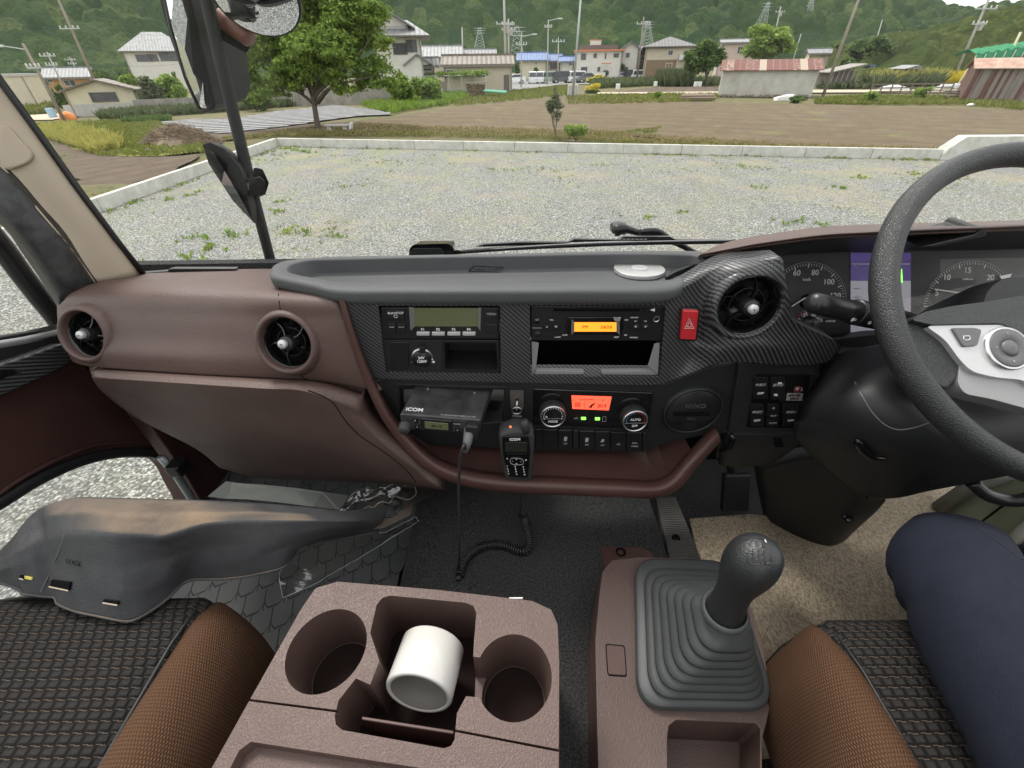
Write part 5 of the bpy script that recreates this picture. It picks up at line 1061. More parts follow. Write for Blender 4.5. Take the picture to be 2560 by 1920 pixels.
# ---- lower black panel
lpm = MB().prism(prj([(910, 944), (1332, 956), (1665, 960), (1784, 915), (1845, 908), (1840, 1000), (1822, 1083), (1740, 1092), (1660, 1110), (1610, 1131), (1336, 1127), (1180, 1118), (1060, 1112), (1022, 1098), (985, 1035), (950, 975)], .503), (0, .03, 0)).build('lower_panel', BLK, dash)
boolean(lpm, [MB().prism([PY(u, v, .5)-Vector((0, .02, 0)) for u, v in ((1001, 1078), (1258, 1058), (1260, 974), (998, 968))], (0, .1, 0)).build('cut', None)]); finish(lpm, bev=.002)
pb('slot_frame', [(990, 968), (1266, 975), (1266, 968), (990, 960)], .501, .01, BLKS, dash); pb('side_wedge', [(914, 948), (950, 950), (1030, 1100), (1018, 1100), (970, 1020)], .4995, .01, BLKS, dash, .002)
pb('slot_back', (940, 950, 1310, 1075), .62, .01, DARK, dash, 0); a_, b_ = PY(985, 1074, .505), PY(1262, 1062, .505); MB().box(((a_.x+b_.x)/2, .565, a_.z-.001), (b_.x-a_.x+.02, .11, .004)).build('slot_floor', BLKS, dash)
pb('dash_back', [(175, 870), (600, 890), (640, 1182), (540, 1158), (430, 1088), (335, 1045), (255, 990), (200, 930)], .67, .01, DARK, dash, 0)  # near-black plate filling the gap as the recess's shade beside the glove box
cl = pb('climate_panel', [(1333, 1062), (1621, 1075), (1634, 983), (1333, 972)], .500, .006, BLKG, dash, .002)
for u, v, rot in ((1380, 1026, 1), (1581, 1037, 2)):
    c = PY(u, v, .5); r = .0185; ax = Vector((0, -1, 0.12)).normalized()
    dl = MB().lathe([(r*1.12, 0), (r*1.1, .012), (r*1.02, .016)], c, ax, 60).build('climate_dial', M('knurled_black', (.02, .02, .02), .45, bump=('v', 900, 1, .001)) if 'knurled_black' not in bpy.data.materials else bpy.data.materials['knurled_black'], cl)
    MB().lathe([(r*1.04, .0155), (r*1.06, .0175), (r*1.0, .019), (r*.93, .0185), (r*.92, .017)], c, ax, 48, caps=False).build('dial_ring', CHR, dl, smooth=True)
    MB().lathe([(r*.93, .0172), (.0005, .0176)], c, ax, 32, caps=False).build('dial_face', BLKG, dl)
    f = c+ax*.0182; up_ = Vector((0, .12, 1)).normalized()
    for s, dz, z in ((('MODE', -.0085, .0052),) if rot == 1 else (('AUTO', .003, .0056), ('OFF', -.0085, .0052))): text(s, f+up_*dz, z, WHT, dl, y=up_)
    MB().tube([f-Vector((r*.85, 0, 0))-up_*.003, f+Vector((r*.85, 0, 0))-up_*.003], .00025, 4).build('dial_line', GREYP, dl)
    for k in range(15):
        a = rad(200-k*15.7); p = f+Vector((math.cos(a), 0, 0))*r*.76+up_*math.sin(a)*r*.76+up_*.0015
        mt = WHT if rot == 1 else (M('mark_blue', (.1, .3, .6), .5) if k < 7 and 'mark_blue' not in bpy.data.materials else bpy.data.materials['mark_blue'] if k < 7 else REDB)
        MB().box(p, (.0011, .0003, .0016)).build('scale_mark', mt, dl)
    if rot == 1: text('*', f+Vector((-.010, 0, 0))-up_*.001, .008, WHT, dl, y=up_)
q = [(1431, 1022), (1522, 1026), (1529, 993), (1429, 990)]; sc = pb('climate_screen', q, .4985, .002, LCDR, cl, 0)
pt('OUTSIDE TEMP', 1466, 999, .4982, .0032, LCDI, sc); pt('23', 1508, 1001, .4982, .0042, LCDI, sc); pt('20.5', 1505, 1015, .4982, .0082, LCDI, sc, bold=.0001)
for i in range(4): pb('fan_bar', (1437+i*4, 1006, 1439+i*4, 1018), .4982, .0003, LCDI, sc, 0)
pb('divider', (1461, 1006, 1462, 1020), .4982, .0003, LCDI, sc, 0)
pb('airflow_icon', [(1471, 1019), (1478, 1012), (1487, 1007), (1487, 1011), (1480, 1016), (1480, 1020)], .4982, .0003, LCDI, sc, 0); pt('*', 1434, 1002, .4982, .006, LCDI, sc)
for u, v in ((1459, 1047), (1494, 1048)): pb('indicator_lamp', (u-6, v-3, u+6, v+3), .4985, .002, LEDG, cl, .0005)
pt('A/C', 1440, 1046, .4985, .0042, GREYP, cl); MB().tube([PY(u, v, .4985) for u, v in ((1506, 1054), (1506, 1044), (1510, 1041), (1515, 1042), (1515, 1053))], .0003, 4, closed=True).build('recirculation_icon', GREYP, cl)
edges = [1337, 1357, 1395, 1432, 1447, 1487, 1526, 1566, 1607, 1617]
for i, (a, b) in enumerate(zip(edges, edges[1:])):
    va = 1073+i*1.3; k = pb('rocker_switch', (a+1, va, b-1, 1121+i*1.0), .4985 if b-a > 16 else .4965, .01, BLKS if b-a > 16 else BLK, dash, .0015); u = (a+b)/2
    for s, dv, z in {2: [('OFF', 34, .0036)], 4: [('OFF', 34, .0036)], 5: [('OFF', 34, .0036)], 6: [('=3)', 30, .004)], 7: [('ECO', 26, .004), ('MODE', 34, .004)]}.get(i, []): pt(s, u, va+dv, .498, z, GREYP, k)
    if i in (2, 4, 5): pb('switch_icon', [(u-4, va+27), (u+3, va+27), (u+5, va+17), (u-3, va+17)] if i != 5 else [(u-5, va+26), (u-1, va+18), (u+5, va+20), (u+2, va+26)], .4982, .0003, GREYP, k, 0)
# round pull-out cup holder cover
c = PY(1731, 1026, .5); cp_ = MB().lathe([(.046, -.004), (.0455, .003), (.0425, .0055), (.0415, .002)], c, (0, -1, 0), 56, caps=False).build('cup_holder', BLK, dash, smooth=True)
MB().lathe([(.0415, 0), (.0415, .003), (.0400, .0045), (.0005, .0052)], c, (0, -1, 0), 56, caps=False).build('round_cover', BLKS, cp_, smooth=True); text('HINO', c+Vector((0, -.0055, .0125)), .0115, TRAYM, cp_, ext=.0006, space=1.15, bold=.0002); text('PULL', c+Vector((0, -.0055, -.013)), .0065, TRAYM, cp_, ext=.0004)
pb('pull_slot', [(1683, 1041), (1775, 1041), (1775, 1030), (1684, 1030)], .4942, .001, DARK, cp_, .0003); 
rows = [pyrow([(1640, 1000, .502), (1660, 965, .499), (1720, 930, .495), (1790, 918, .496), (1840, 912, .5)]), pyrow([(1628, 1050, .502), (1640, 1030, .498), (1650, 1035, .500)]+[(1810, 1030, .50), (1836, 1000, .5)])]
# ---- switch panel by the column
sp_ = pb('switch_panel', [(1822, 1083), (2016, 1082), (2030, 1040), (2040, 1000), (2052, 911), (1848, 910)], .494, .03, BLK, dash, .002); pb('switch_plate', [(1866, 1069), (2003, 1071), (2028, 937), (1890, 935)], .4925, .004, BLKG, sp_, .001)
for (a, b, c_, d), L in (((1884, 943, 1920, 998), ('作業灯', 'OFF')), ((1929, 943, 1962, 999), ('室内灯', '')), ((1877, 1011, 1910, 1066), ('車幅灯', 'OFF')), ((1959, 1011, 1997, 1066), ('車高灯', 'OFF')), ((1920, 1011, 1948, 1030), ('(!)', '')), ((1920, 1033, 1948, 1047), ('FAST', '')), ((1918, 1050, 1946, 1066), ('SLOW', ''))):
    k = pb('rocker_switch', (a, b, c_, d), .4905, .006, BLKS, sp_, .0012); h = d-b
    if L[0]: pt(L[0], (a+c_)/2, b+h*(.36 if h > 40 else .5), .4902, .0052 if h > 40 else .0042, GREYP, k)
    if L[1]: pt(L[1], (a+c_)/2-1, b+h*.74, .4902, .0056, WHT, k)
for q in ((1945, 956, 1955, 960), (1935, 985, 1944, 990)): pb('switch_lamp', q, .4902, .0005, WHT, sp_, 0)
MB().lathe([(.0062, 0), (.006, .002), (.004, .005), (.0005, .006)], PY(1994, 973, .4925), (0, -1, 0), 20, caps=False).build('warning_lamp', M('dark_red_lens', (.12, .02, .03), .1, coat=1), sp_, smooth=True); k = pb('metal_label', [(1965, 1001), (2005, 1002), (2008, 984), (1968, 983)], .492, .001, SIL, sp_, 0)
pt('異常 作動', 1986, 989, .4915, .004, LCDI, k); pt('診断 灯', 1986, 997, .4915, .004, LCDI, k)
rows = [pyrow([(1822, 1084, .498), (1920, 1084, .498), (2016, 1083, .498)]), pyrow([(1810, 1120, .503), (1900, 1122, .503), (1990, 1118, .503)]), pyrow([(1800, 1163, .52), (1860, 1168, .52), (1930, 1160, .52)])]
vs, fs = grid(loft(rows, 12, 10), (0, .02, 0)); mesh('knee_panel', vs, fs, BLK, dash, smooth=True)
for i in range(4): pb('vent_slit', (1936+i, 1098+i*6, 1956+i, 1100+i*6), .4965, .004, DARK, dash, 0)
MB().tube(pyrow([(1800, 1130, .49), (1825, 1118, .488), (1834, 1098, .488), (1828, 1086, .49)]), .004, 8).build('hook', BLKG, dash, smooth=True)
# ---- instrument hood and gauges
fe = [(1753, 637, .56), (1830, 622, .545), (1900, 609, .535), (2051, 589, .525), (2171, 582, .522), (2330, 575, .52), (2467, 570, .52), (2560, 566, .52), (2800, 560, .52)]
rows = [pyrow([(1752, 634, .66), (1790, 615, .66), (1839, 600, .66), (1950, 581, .66), (2081, 565, .66), (2256, 559, .66), (2400, 555, .66), (2560, 550, .66), (2800, 545, .66)]),
        pyrow([(1752, 634, .60), (1839, 606, .59), (2000, 582, .58), (2171, 570, .575), (2467, 560, .57), (2800, 552, .57)]), pyrow([(a, b-3, c) for a, b, c in fe]), pyrow([(a, b+4, c+.003) for a, b, c in fe])]
vs, fs = grid(loft(rows, 50, 14), (0, .006, -.006)); mesh('hood_top', vs, fs, MAR, dash, smooth=True)
rows = [pyrow([(a, b+5, c+.004) for a, b, c in fe]), pyrow([(1770, 652, .56), (1850, 645, .56), (1925, 645, .565), (1990, 625, .59), (2171, 612, .60), (2467, 605, .60), (2800, 595, .60)]), pyrow([(1790, 656, .565), (1860, 656, .57), (1930, 650, .58), (1975, 636, .62), (2171, 628, .63), (2467, 624, .63), (2800, 615, .63)])]
vs, fs = grid(loft(rows, 50, 12), (0, .008, 0)); mesh('hood_underside', vs, fs, BLK, dash, smooth=True)
pb('hood_edge', [(2350, 618), (2468, 590), (2468, 570), (2455, 572), (2440, 585), (2300, 618)], .521, .05, BLKS, dash, .002)
GP, GN, GV = PY(2250, 745, .60), Vector((0, -.87, .5)).normalized(), Vector((0, .5, .87)).normalized()
def gq(u, v, o=0): return PP(u, v, GP+GN*o, GN)
def gpoly(name, px, o, mat, par, th=.0004): return MB().prism([gq(u, v, o) for u, v in px], GN*-th).build(name, mat, par)
gf = gpoly('gauge_cluster', [(1925, 880), (2800, 900), (2800, 590), (1925, 600)], 0, M('gauge_black', (.012, .012, .014), .5), dash, .008)
def gt(s, u, v, z, mat=WHT): return text(s, gq(u, v, .0006), z, mat, gf, y=GV, bold=.0001)
for s, u, v, z in (('60', 1992, 683, .0118), ('80', 2038, 682, .0118), ('km/h', 2017, 699, .0062), ('100', 2072, 705, .0118), ('5', 2011, 788, .008), ('40', 2034, 788, .008), ('15', 2050, 801, .008), ('0', 1997, 801, .008), ('5', 2342, 733, .0118), ('10', 2367, 694, .0118), ('15', 2419, 676, .0118), ('20', 2476, 694, .0118), ('25', 2502, 731, .0118), ('ADBLUE', 2076, 803, .004), ('x100r/min', 2420, 698, .004), ('120', 2088, 740, .0118)): gt(s, u, v, z)
def dial(u, v, r, a0, a1, n_, big):
    c = gq(u, v, .0005); m = MB()
    for i in range(n_+1):
        a = rad(a0+(a1-a0)*i/n_); d = WX*math.cos(a)+GV*math.sin(a); l = .0065 if i % big == 0 else .0035; w = .0007 if i % big == 0 else .0003; e_ = (WX*-math.sin(a)+GV*math.cos(a))*w
        m.prism([c+d*(r-l)-e_, c+d*(r-l)+e_, c+d*r+e_, c+d*r-e_], GN*-.0003)
    m.build('dial_marks', WHT, gf)
    MB().tube([c+(WX*math.cos(rad(a0+(a1-a0)*i/40))+GV*math.sin(rad(a0+(a1-a0)*i/40)))*(r+.002) for i in range(41)], .0004, 4).build('dial_arc', GREYP, gf)
WX = Vector((1, 0, 0))
dial(2015, 758, .060, 175, 5, 40, 5); dial(2419, 768, .068, 178, 2, 50, 10); dial(2022, 803, .016, 200, 20, 6, 3)
c = gq(2022, 806, .0006); MB().tube([c+(WX*math.cos(rad(190-8*i))+GV*math.sin(rad(190-8*i)))*.019 for i in range(9)], .0007, 4).build('red_arc', REDB, gf)
MB().tube([gq(1979, 766, .006), gq(2014, 744, .006)], .0011, 6).build('speed_needle', WHT, gf); MB().tube([gq(2336, 723, .006), gq(2424, 736, .006)], .0012, 6).build('rev_needle', WHT, gf)
for u, v in ((2022, 808), (2017, 754), (2421, 770)): MB().lathe([(.0115, 0), (.010, .006), (.001, .007)], gq(u, v), GN, 24, caps=False).build('needle_hub', BLKS, gf, smooth=True)
dp = gpoly('display', [(2127, 835), (2277, 835), (2277, 632), (2127, 632)], .001, M('display_lavender_reflection', (.1, .1, .1), .4, emit=((.26, .25, .29), .38)), gf); gpoly('display_header', [(2127, 702), (2277, 702), (2277, 632), (2127, 632)], .0014, M('display_purple', (.03, .02, .1), .4, emit=((.06, .035, .15), .32)), dp)  # lavender glow stands in for the cover's reflection over the lower display
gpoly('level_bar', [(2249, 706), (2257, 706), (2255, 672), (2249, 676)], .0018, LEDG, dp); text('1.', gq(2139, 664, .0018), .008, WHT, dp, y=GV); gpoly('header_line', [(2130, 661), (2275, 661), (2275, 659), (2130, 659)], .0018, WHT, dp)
for v in (720, 742, 765, 790): gpoly('display_row', [(2136, v+3), (2150, v+3), (2150, v), (2136, v)], .0018, GREYP, dp)
gpoly('gauge_visor', [(2499, 690), (2515, 714), (2530, 684)], .004, SIL, gf)
MB().add([PY(1935, 655, .55), PY(2800, 640, .55), PY(2800, 880, .565), PY(2075, 845, .565), PY(2025, 832, .56), PY(1990, 800, .555)], [(0, 1, 2, 3, 4, 5)]).build('clear_cover', GLS2, gf, fix=False)
pb('cluster_sill', [(1990, 800), (2028, 834), (2075, 848), (2180, 838), (2800, 830), (2800, 880), (2096, 866), (2025, 860), (1992, 812)], .560, .05, BLKS, dash, .002)
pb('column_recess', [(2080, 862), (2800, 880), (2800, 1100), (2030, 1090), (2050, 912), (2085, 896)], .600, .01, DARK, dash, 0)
# ================================================================ steering, column, stalk
HC = CAM+Vector((.603, .418, -.220)); TL = rad(42.5); WB = Vector((0, math.cos(TL), math.sin(TL))); WA = Vector((1, 0, 0)); WNRM = Vector((0, -math.sin(TL), math.cos(TL)))
def PWh(u, v, o=0): return PP(u, v, HC+WNRM*o, WNRM)
def leather(name, c, sc, st):
    m = M(name, c, .42); nt = m.node_tree; _, v = xyz(nt); vo = nd(nt, 'ShaderNodeTexVoronoi', feature='DISTANCE_TO_EDGE'); vo.inputs['Scale'].default_value = sc; nt.links.new(v, vo.inputs['Vector'])
    h = rng(nt, vo.outputs['Distance'], 0, .25); bumpn(nt, h, st, .0015); n = noi(nt, v, 30, 4); base(nt, mixc(nt, n, tuple(x*.8 for x in c), tuple(x*1.3 for x in c))); return m
LEA = leather('wheel_leather', (.021, .023, .023), 420, .4)
sw = thing('steering_wheel', 'large black leather grained steering wheel with silver button spoke', 'steering wheel', HC)
n1 = 96; rim = MB(); path = [HC+(WA*math.cos(6.28318*i/n1)+WB*math.sin(6.28318*i/n1))*.19 for i in range(n1)]
vs, fs = [], []; ns = 16
for i, p in enumerate(path):
    d = (p-HC).normalized()
    for k in range(ns): a = 6.28318*k/ns; vs.append(p+d*math.cos(a)*.0128+WNRM*math.sin(a)*.0150)
for i in range(n1):
    j = (i+1) % n1; fs += [(i*ns+k, i*ns+(k+1) % ns, j*ns+(k+1) % ns, j*ns+k) for k in range(ns)]
mesh('rim', vs, fs, LEA, sw, smooth=True)
def wpoly(name, px, o, th, mat, par, bev=.003, r=0, seg=3):
    P = [PWh(u, v, o) for u, v in px]
    if r: P = rloop(P, r)
    return MB().prism(P, WNRM*-th).build(name, mat, par, bev=bev, seg=seg)
wpoly('spoke_cover', [(2236, 800), (2262, 790), (2300, 812), (2345, 815), (2375, 860), (2400, 905), (2402, 935), (2385, 958), (2368, 975), (2330, 955), (2262, 905)], .004, .02, LEA, sw, .006, .01)
wpoly('hub_pad', [(2278, 800), (2310, 780), (2380, 765), (2480, 752), (2560, 738), (2900, 720), (2900, 1000), (2560, 890), (2560, 850), (2535, 822), (2505, 808), (2330, 812)], .012, .04, LEA, sw, .008, .006)
spk = wpoly('spoke_plate', [(2313, 814), (2400, 812), (2521, 811), (2570, 845), (2650, 860), (2650, 1010), (2560, 950), (2490, 944), (2430, 930), (2400, 900), (2364, 850)], .010, .016, M('spoke_silver', (.50, .50, .50), .32, .45), sw, .004, .008)
wpoly('spoke_lower', [(2400, 905), (2430, 932), (2490, 946), (2560, 952), (2700, 1000), (2700, 1060), (2560, 1020), (2480, 998), (2412, 985), (2395, 960)], .005, .02, M('spoke_grey', (.26, .26, .26), .4, .3), sw, .004, .006)
k = wpoly('return_button', [(2381, 819), (2440, 819), (2456, 824), (2445, 864), (2410, 867)], .0125, .008, M('button_grey', (.10, .10, .105), .45), spk, .001, .003)
a = PWh(2418, 846, .0128); MB().tube([PWh(2409, 848, .0128), PWh(2409, 840, .0128), PWh(2424, 840, .0128), PWh(2426, 846, .0128), PWh(2422, 850, .0128), PWh(2412, 850, .0128)], .0004, 4).build('return_arrow', WHT, k)
c = PWh(2514, 872, .010)
BG = bpy.data.materials['button_grey']; b = MB().lathe([(.0235, 0), (.0235, .003), (.021, .0042), (.0205, .003)], c, WNRM, 40, caps=False).build('pad_ring', CHR, spk, smooth=True)
MB().lathe([(.0203, .001), (.0203, .004), (.0195, .0048), (.0095, .0042), (.009, .003)], c, WNRM, 40, caps=False).build('cursor_pad', BG, spk, smooth=True); MB().lathe([(.0088, .002), (.0086, .0045), (.006, .0062), (.0005, .0068)], c, WNRM, 28, caps=False).build('enter_button', BG, spk, smooth=True)
for dx, dy, s in ((0, .0145, '^'), (0, -.0145, 'v'), (-.0145, 0, '<'), (.0145, 0, '>')): text(s, c+WA*dx+WB*dy+WNRM*.0048, .005, GREYP, spk, x=WA, y=WB, name='arrow_mark')
MB().lathe([(.05, -.03), (.055, -.06), (.05, -.12)], HC, WNRM, 24).build('hub', BLK, sw)
# column cover
col = thing('steering_column', 'black steering column cover reaching down to the beige carpet', 'steering column', CAM+Vector((.5, .5, -.85)))
rows = [pyrow([(2110, 880, .50), (2200, 860, .49), (2350, 850, .48), (2500, 850, .47), (2750, 860, .46)]), pyrow([(2085, 930, .46), (2200, 915, .43), (2350, 930, .415), (2500, 940, .41), (2750, 960, .41)]),
        pyrow([(2042, 1000, .43), (2150, 985, .39), (2300, 1010, .365), (2450, 1040, .36), (2750, 1060, .36)]), pyrow([(2024, 1060, .425), (2140, 1080, .375), (2300, 1105, .345), (2430, 1125, .34), (2700, 1150, .34)]),
        pyrow([(2030, 1090, .435), (2140, 1135, .395), (2280, 1165, .36), (2410, 1165, .345), (2640, 1165, .335)]), pyrow([(2060, 1120, .45), (2140, 1195, .42), (2220, 1244, .395), (2330, 1226, .37), (2481, 1197, .345), (2620, 1170, .33)])]
vs, fs = grid(loft(rows, 34, 26), (0, .02, -.03)); CC = mesh('column_cover', vs, fs, BLK, col, smooth=True); TC = bvh(CC)
pa = [hit(TC, u, v) for u, v in ((2137, 955), (2155, 990), (2180, 1030), (2210, 1060), (2245, 1074), (2290, 1068), (2325, 1055))]; MB().tube(catmull([p for p in pa if p], 24), .0008, 5).build('cover_seam', M('seam_grey', (.10, .10, .10), .5), col)
rows = [pyrow([(1905, 1170, .56), (1975, 1150, .53), (2060, 1140, .49), (2140, 1190, .45), (2215, 1250, .43)]), pyrow([(1915, 1240, .57), (1980, 1235, .53), (2060, 1240, .49), (2130, 1270, .465), (2190, 1280, .47)]), pyrow([(1930, 1320, .575), (1985, 1330, .54), (2050, 1340, .51), (2095, 1345, .50), (2135, 1330, .51)]), pyrow([(1950, 1405, .58), (1985, 1418, .56), (2022, 1422, .55), (2050, 1405, .545), (2080, 1385, .555)])]
vs, fs = grid(loft(rows, 24, 20), (0, .03, -.01)); SB = mesh('lower_shroud', vs, fs, BLK, col, smooth=True); TS = bvh(SB)
for u, v in ((2117, 1294), (2015, 1392)):
    p = hit(TS, u, v, .001)
    if p: MB().lathe([(.009, 0), (.0085, .004), (.005, .005), (.004, .002), (.0005, .002)], p, (0, -.8, .6), 20, caps=False).build('screw_cap', BLKG, col, smooth=True)
p = hit(TC, 2333, 1191, .0006)
if p: MB().lathe([(.009, 0), (.0005, .0005)], p, (.1, -.75, .65), 28, caps=False).build('round_recess', DARK, col)
pa = [hit(TC, u, v, .004) for u, v in ((2142, 1098), (2160, 1125), (2185, 1142), (2215, 1146))]
MB().tube(catmull([p for p in pa if p], 12), [.002, .005, .006, .007, .007, .007, .006, .006, .005, .004, .003, .002], 8).build('tilt_lever', BLKG, col, smooth=True)
MB().tube(catmull(pyrow([(2430, 1205, .36), (2462, 1235, .35), (2510, 1250, .345), (2560, 1250, .34), (2620, 1235, .34)]), 16), .008, 10).build('hand_lever', BLKS, col, smooth=True)
# wiper stalk
st = thing('wiper_stalk', 'black wiper stalk pointing left in front of the gauges', 'stalk', PY(2200, 790, .47))
P0, P1 = PY(2034, 757, .45), PY(2190, 792, .475); d = (P1-P0).normalized()
MB().tube([P0-d*.006, P0-d*.003, P0, P0+d*.015, P0+d*.05, P0.lerp(P1, .62)], [.005, .0100, .0120, .0128, .0130, .0138], 20).build('grip', BLKS, st, smooth=True)
MB().tube([P0.lerp(P1, .63), P0.lerp(P1, .64), P1, P1+d*.06], [.0150, .0158, .0155, .015], 20).build('collar', BLKS, st, smooth=True)
nn = Vector((0, -.75, .5)); xx = d
for s, f, dz, z in (('O', .77, -.004, .006), ('#=', .52, -.0045, .007), ('8', .82, .004, .006)): text(s, P0.lerp(P1, f)+Vector((0, -.0158, dz)), z, WHT, st, x=xx, y=(0, .1, 1))
# ================================================================ centre console
CZ = -.48
def hull(name, pts, mat, parent, bev=0, seg=2):
    bm = bmesh.new(); [bm.verts.new(p) for p in pts]; r = bmesh.ops.convex_hull(bm, input=bm.verts); bmesh.ops.delete(bm, geom=[g for g in r['geom_interior'] if isinstance(g, bmesh.types.BMVert)], context='VERTS')
    me = bpy.data.meshes.new(name); bm.to_mesh(me); bm.free(); me.materials.append(mat); o = bpy.data.objects.new(name, me); link(o, parent); finish(o, bev=bev, seg=seg); return o
cs = thing('centre_console', 'maroon centre console with two cup holders and a storage bin', 'console', PZ(1100, 1700, -.78))
ol = [(844, 1454), (1090, 1474), (1330, 1502), (1378, 1524), (1394, 1562), (1398, 1650), (1397, 1875), (1397, 2150), (400, 2150), (532, 1915), (624, 1750), (753, 1522), (789, 1470)]
OL = [PZ(u, v, CZ) for u, v in ol]; m = MB(); top = OL; c0 = sum(OL, Vector())/len(OL)
low = [Vector((c0.x+(p.x-c0.x)*1.06+.012*(p.x > c0.x), c0.y+(p.y-c0.y)*1.03, H-.82)) for p in OL]
m.frus(top, low); CB = m.build('console_body', MAR, cs)
def zc(px, z0=.02, dep=.09, sc=1): P = [PZ(u, v, CZ) for u, v in px]; c = sum(P, Vector())/len(P); return MB().frus([p+Vector((0, 0, z0)) for p in P], [c+(p-c)*sc+Vector((0, 0, -dep)) for p in P]).build('cut', None)
binp = [(941, 1512), (955, 1494), (975, 1488), (1165, 1506), (1184, 1514), (1192, 1531), (1186, 1600), (1180, 1716), (1150, 1770), (1143, 1784), (1137, 1850), (1128, 1866), (1110, 1872), (855, 1826), (838, 1812), (836, 1790), (845, 1752), (889, 1696), (925, 1712), (948, 1653), (925, 1581)]
cutL = MB().lathe([(.0405, .02), (.0400, -.0005), (.0345, -.072)], PZ(817, 1622, CZ), (0, 0, 1), 56).build('cut', None); cutR = MB().lathe([(.0380, .02), (.0375, -.0005), (.0330, -.072)], PZ(1284, 1688, CZ), (0, 0, 1), 56).build('cut', None)
rr_ = zc([(595, 1875), (625, 1853), (1090, 1925), (1105, 1945), (1105, 2100), (480, 2100)], .01, .014, .97)
g1, g2 = [PZ(u, v, CZ) for u, v in ((600, 1747), (842, 1778))], [PZ(u, v, CZ) for u, v in ((1130, 1825), (1400, 1877))]
gc = []
for a, b in (g1, g2): d = (b-a).normalized(); e = Vector((-d.y, d.x, 0))*.0009; gc.append(MB().prism([a-e+Vector((0, 0, .01)), b-e+Vector((0, 0, .01)), b+e+Vector((0, 0, .01)), a+e+Vector((0, 0, .01))], (0, 0, -.018)).build('cut', None))
# small slots opening the cup holders into the bin
sl2 = zc([(1165, 1640), (1215, 1645), (1215, 1745), (1160, 1740)], .02, .055)
boolean(CB, [zc(binp, .02, .088, .97), cutL, cutR, rr_]+gc+[sl2]); finish(CB, bev=.0035, seg=3)
for u, v, r in ((817, 1622, .0335), (1284, 1688, .032)): MB().lathe([(r, -.0715), (r*.96, -.0700), (r*.93, -.0712), (.0005, -.0712)], PZ(u, v, CZ), (0, 0, 1), 40, caps=False).build('cup_mat', M('cup_bottom_shade', (.014, .008, .007), .8, spec=.1) if 'cup_bottom_shade' not in bpy.data.materials else bpy.data.materials['cup_bottom_shade'], cs, smooth=True)  # near-black brown puts the shade of the deep holes into the colour
MB().prism([PZ(u, v, CZ)-Vector((0, 0, .086)) for u, v in binp], (0, 0, .001)).build('bin_mat', bpy.data.materials['cup_bottom_shade'], cs)
pa, pb_ = PZ(905, 1790, CZ-.02), PZ(1135, 1826, CZ-.02); MB().prism([pa, pb_, pb_-Vector((0, 0, .05)), pa-Vector((0, 0, .05))], (0, -.003, 0)).build('bin_divider', MARS, cs, bev=.001)
MB().box(PZ(1290, 1496, CZ-.002), (.016, .0025, .0025)).build('metal_clip', SIL, cs, bev=.001)
# tape roll lying in the bin
A_, B_ = PZ(1046, 1735, CZ-.026), PZ(1080, 1625, CZ-.034); ax = (A_-B_).normalized(); L_ = .050; B2 = A_-ax*L_
tp = thing('tape_roll', 'white glossy tape roll lying on its side in the console bin', 'tape roll', A_)
MB().lathe([(.0300, 0), (.0336, .0), (0.0348, .0015), (0.0348, L_-.0015), (.0336, L_), (.0300, L_), (.0298, L_*.5), (.0300, 0)], B2, ax, 56, caps=False).build('tape', CERA, tp, smooth=True)
MB().lathe([(.0301, .001), (.0299, L_*.5), (.0301, L_-.001), (.0288, L_-.001), (.0286, L_*.5), (.0288, .001), (.0301, .001)], B2, ax, 48, caps=False).build('core', M('tape_core', (.17, .16, .14), .6), tp, smooth=True)
# ================================================================ gear console, boot, lever
gcn = thing('gear_console', 'maroon gear lever console screwed to the grey carpet tunnel', 'console', PZ(1600, 1650, -.72))
GZ = -.62
gol = [(1497, 1500), (1505, 1430), (1530, 1400), (1600, 1392), (1700, 1395), (1800, 1405), (1850, 1440), (1905, 1600), (1930, 1745), (1918, 1800), (1905, 1850), (1905, 2150), (1502, 2150), (1492, 1800), (1488, 1600)]
P = [PZ(u, v, GZ) for u, v in gol]; c0 = sum(P, Vector())/len(P); Q = [Vector((c0.x+(p.x-c0.x)*1.05, c0.y+(p.y-c0.y)*1.05, H-.74)) for p in P]
gb = MB().frus(P, Q).build('gear_console_body', MAR, gcn)
boolean(gb, [zc2 for zc2 in [MB().frus([PZ(u, v, GZ)+Vector((0, 0, .01)) for u, v in rl], [PZ(u, v, GZ)-Vector((0, 0, .075)) for u, v in rl]).build('cut', None) for rl in [[(1668, 1850), (1672, 1815), (1690, 1800), (1890, 1808), (1900, 1820), (1900, 2120), (1672, 2120)]]]]); finish(gb, bev=.006, seg=3)
P = [PZ(u, v, -.695) for u, v in ((1466, 1470), (1464, 1380), (1470, 1362), (1600, 1366), (1625, 1376), (1665, 1420), (1665, 1480))]; MB().prism(P, (0, 0, -.03)).build('mounting_flange', MARS, gcn, bev=.003)
MB().lathe([(.009, 0), (.008, .002), (.005, -.001), (.0005, -.001)], PZ(1552, 1380, -.694), (0, 0, 1), 20, caps=False).build('screw', DARK, gcn)
pq = [PZ(u, v, GZ+.0012) for u, v in ((1516, 1612), (1560, 1616), (1565, 1688), (1521, 1685))]; MB().prism(rloop(pq, .003), (0, 0, -.003)).build('blank_plate', MARS, gcn)
c_ = sum(pq, Vector())/4; MB().tube([c_+(p-c_)*1.06+Vector((0, 0, -.0006)) for p in rloop(pq, .003)], .0007, 5, closed=True).build('plate_gap', DARK, gcn)
gl = thing('gear_lever', 'black gear lever with a ribbed rubber boot and round knob', 'gear lever', PZ(1750, 1600, -.62))
bq = [(1573, 1466), (1630, 1405), (1830, 1418), (1934, 1742), (1905, 1782), (1640, 1776), (1592, 1730)]
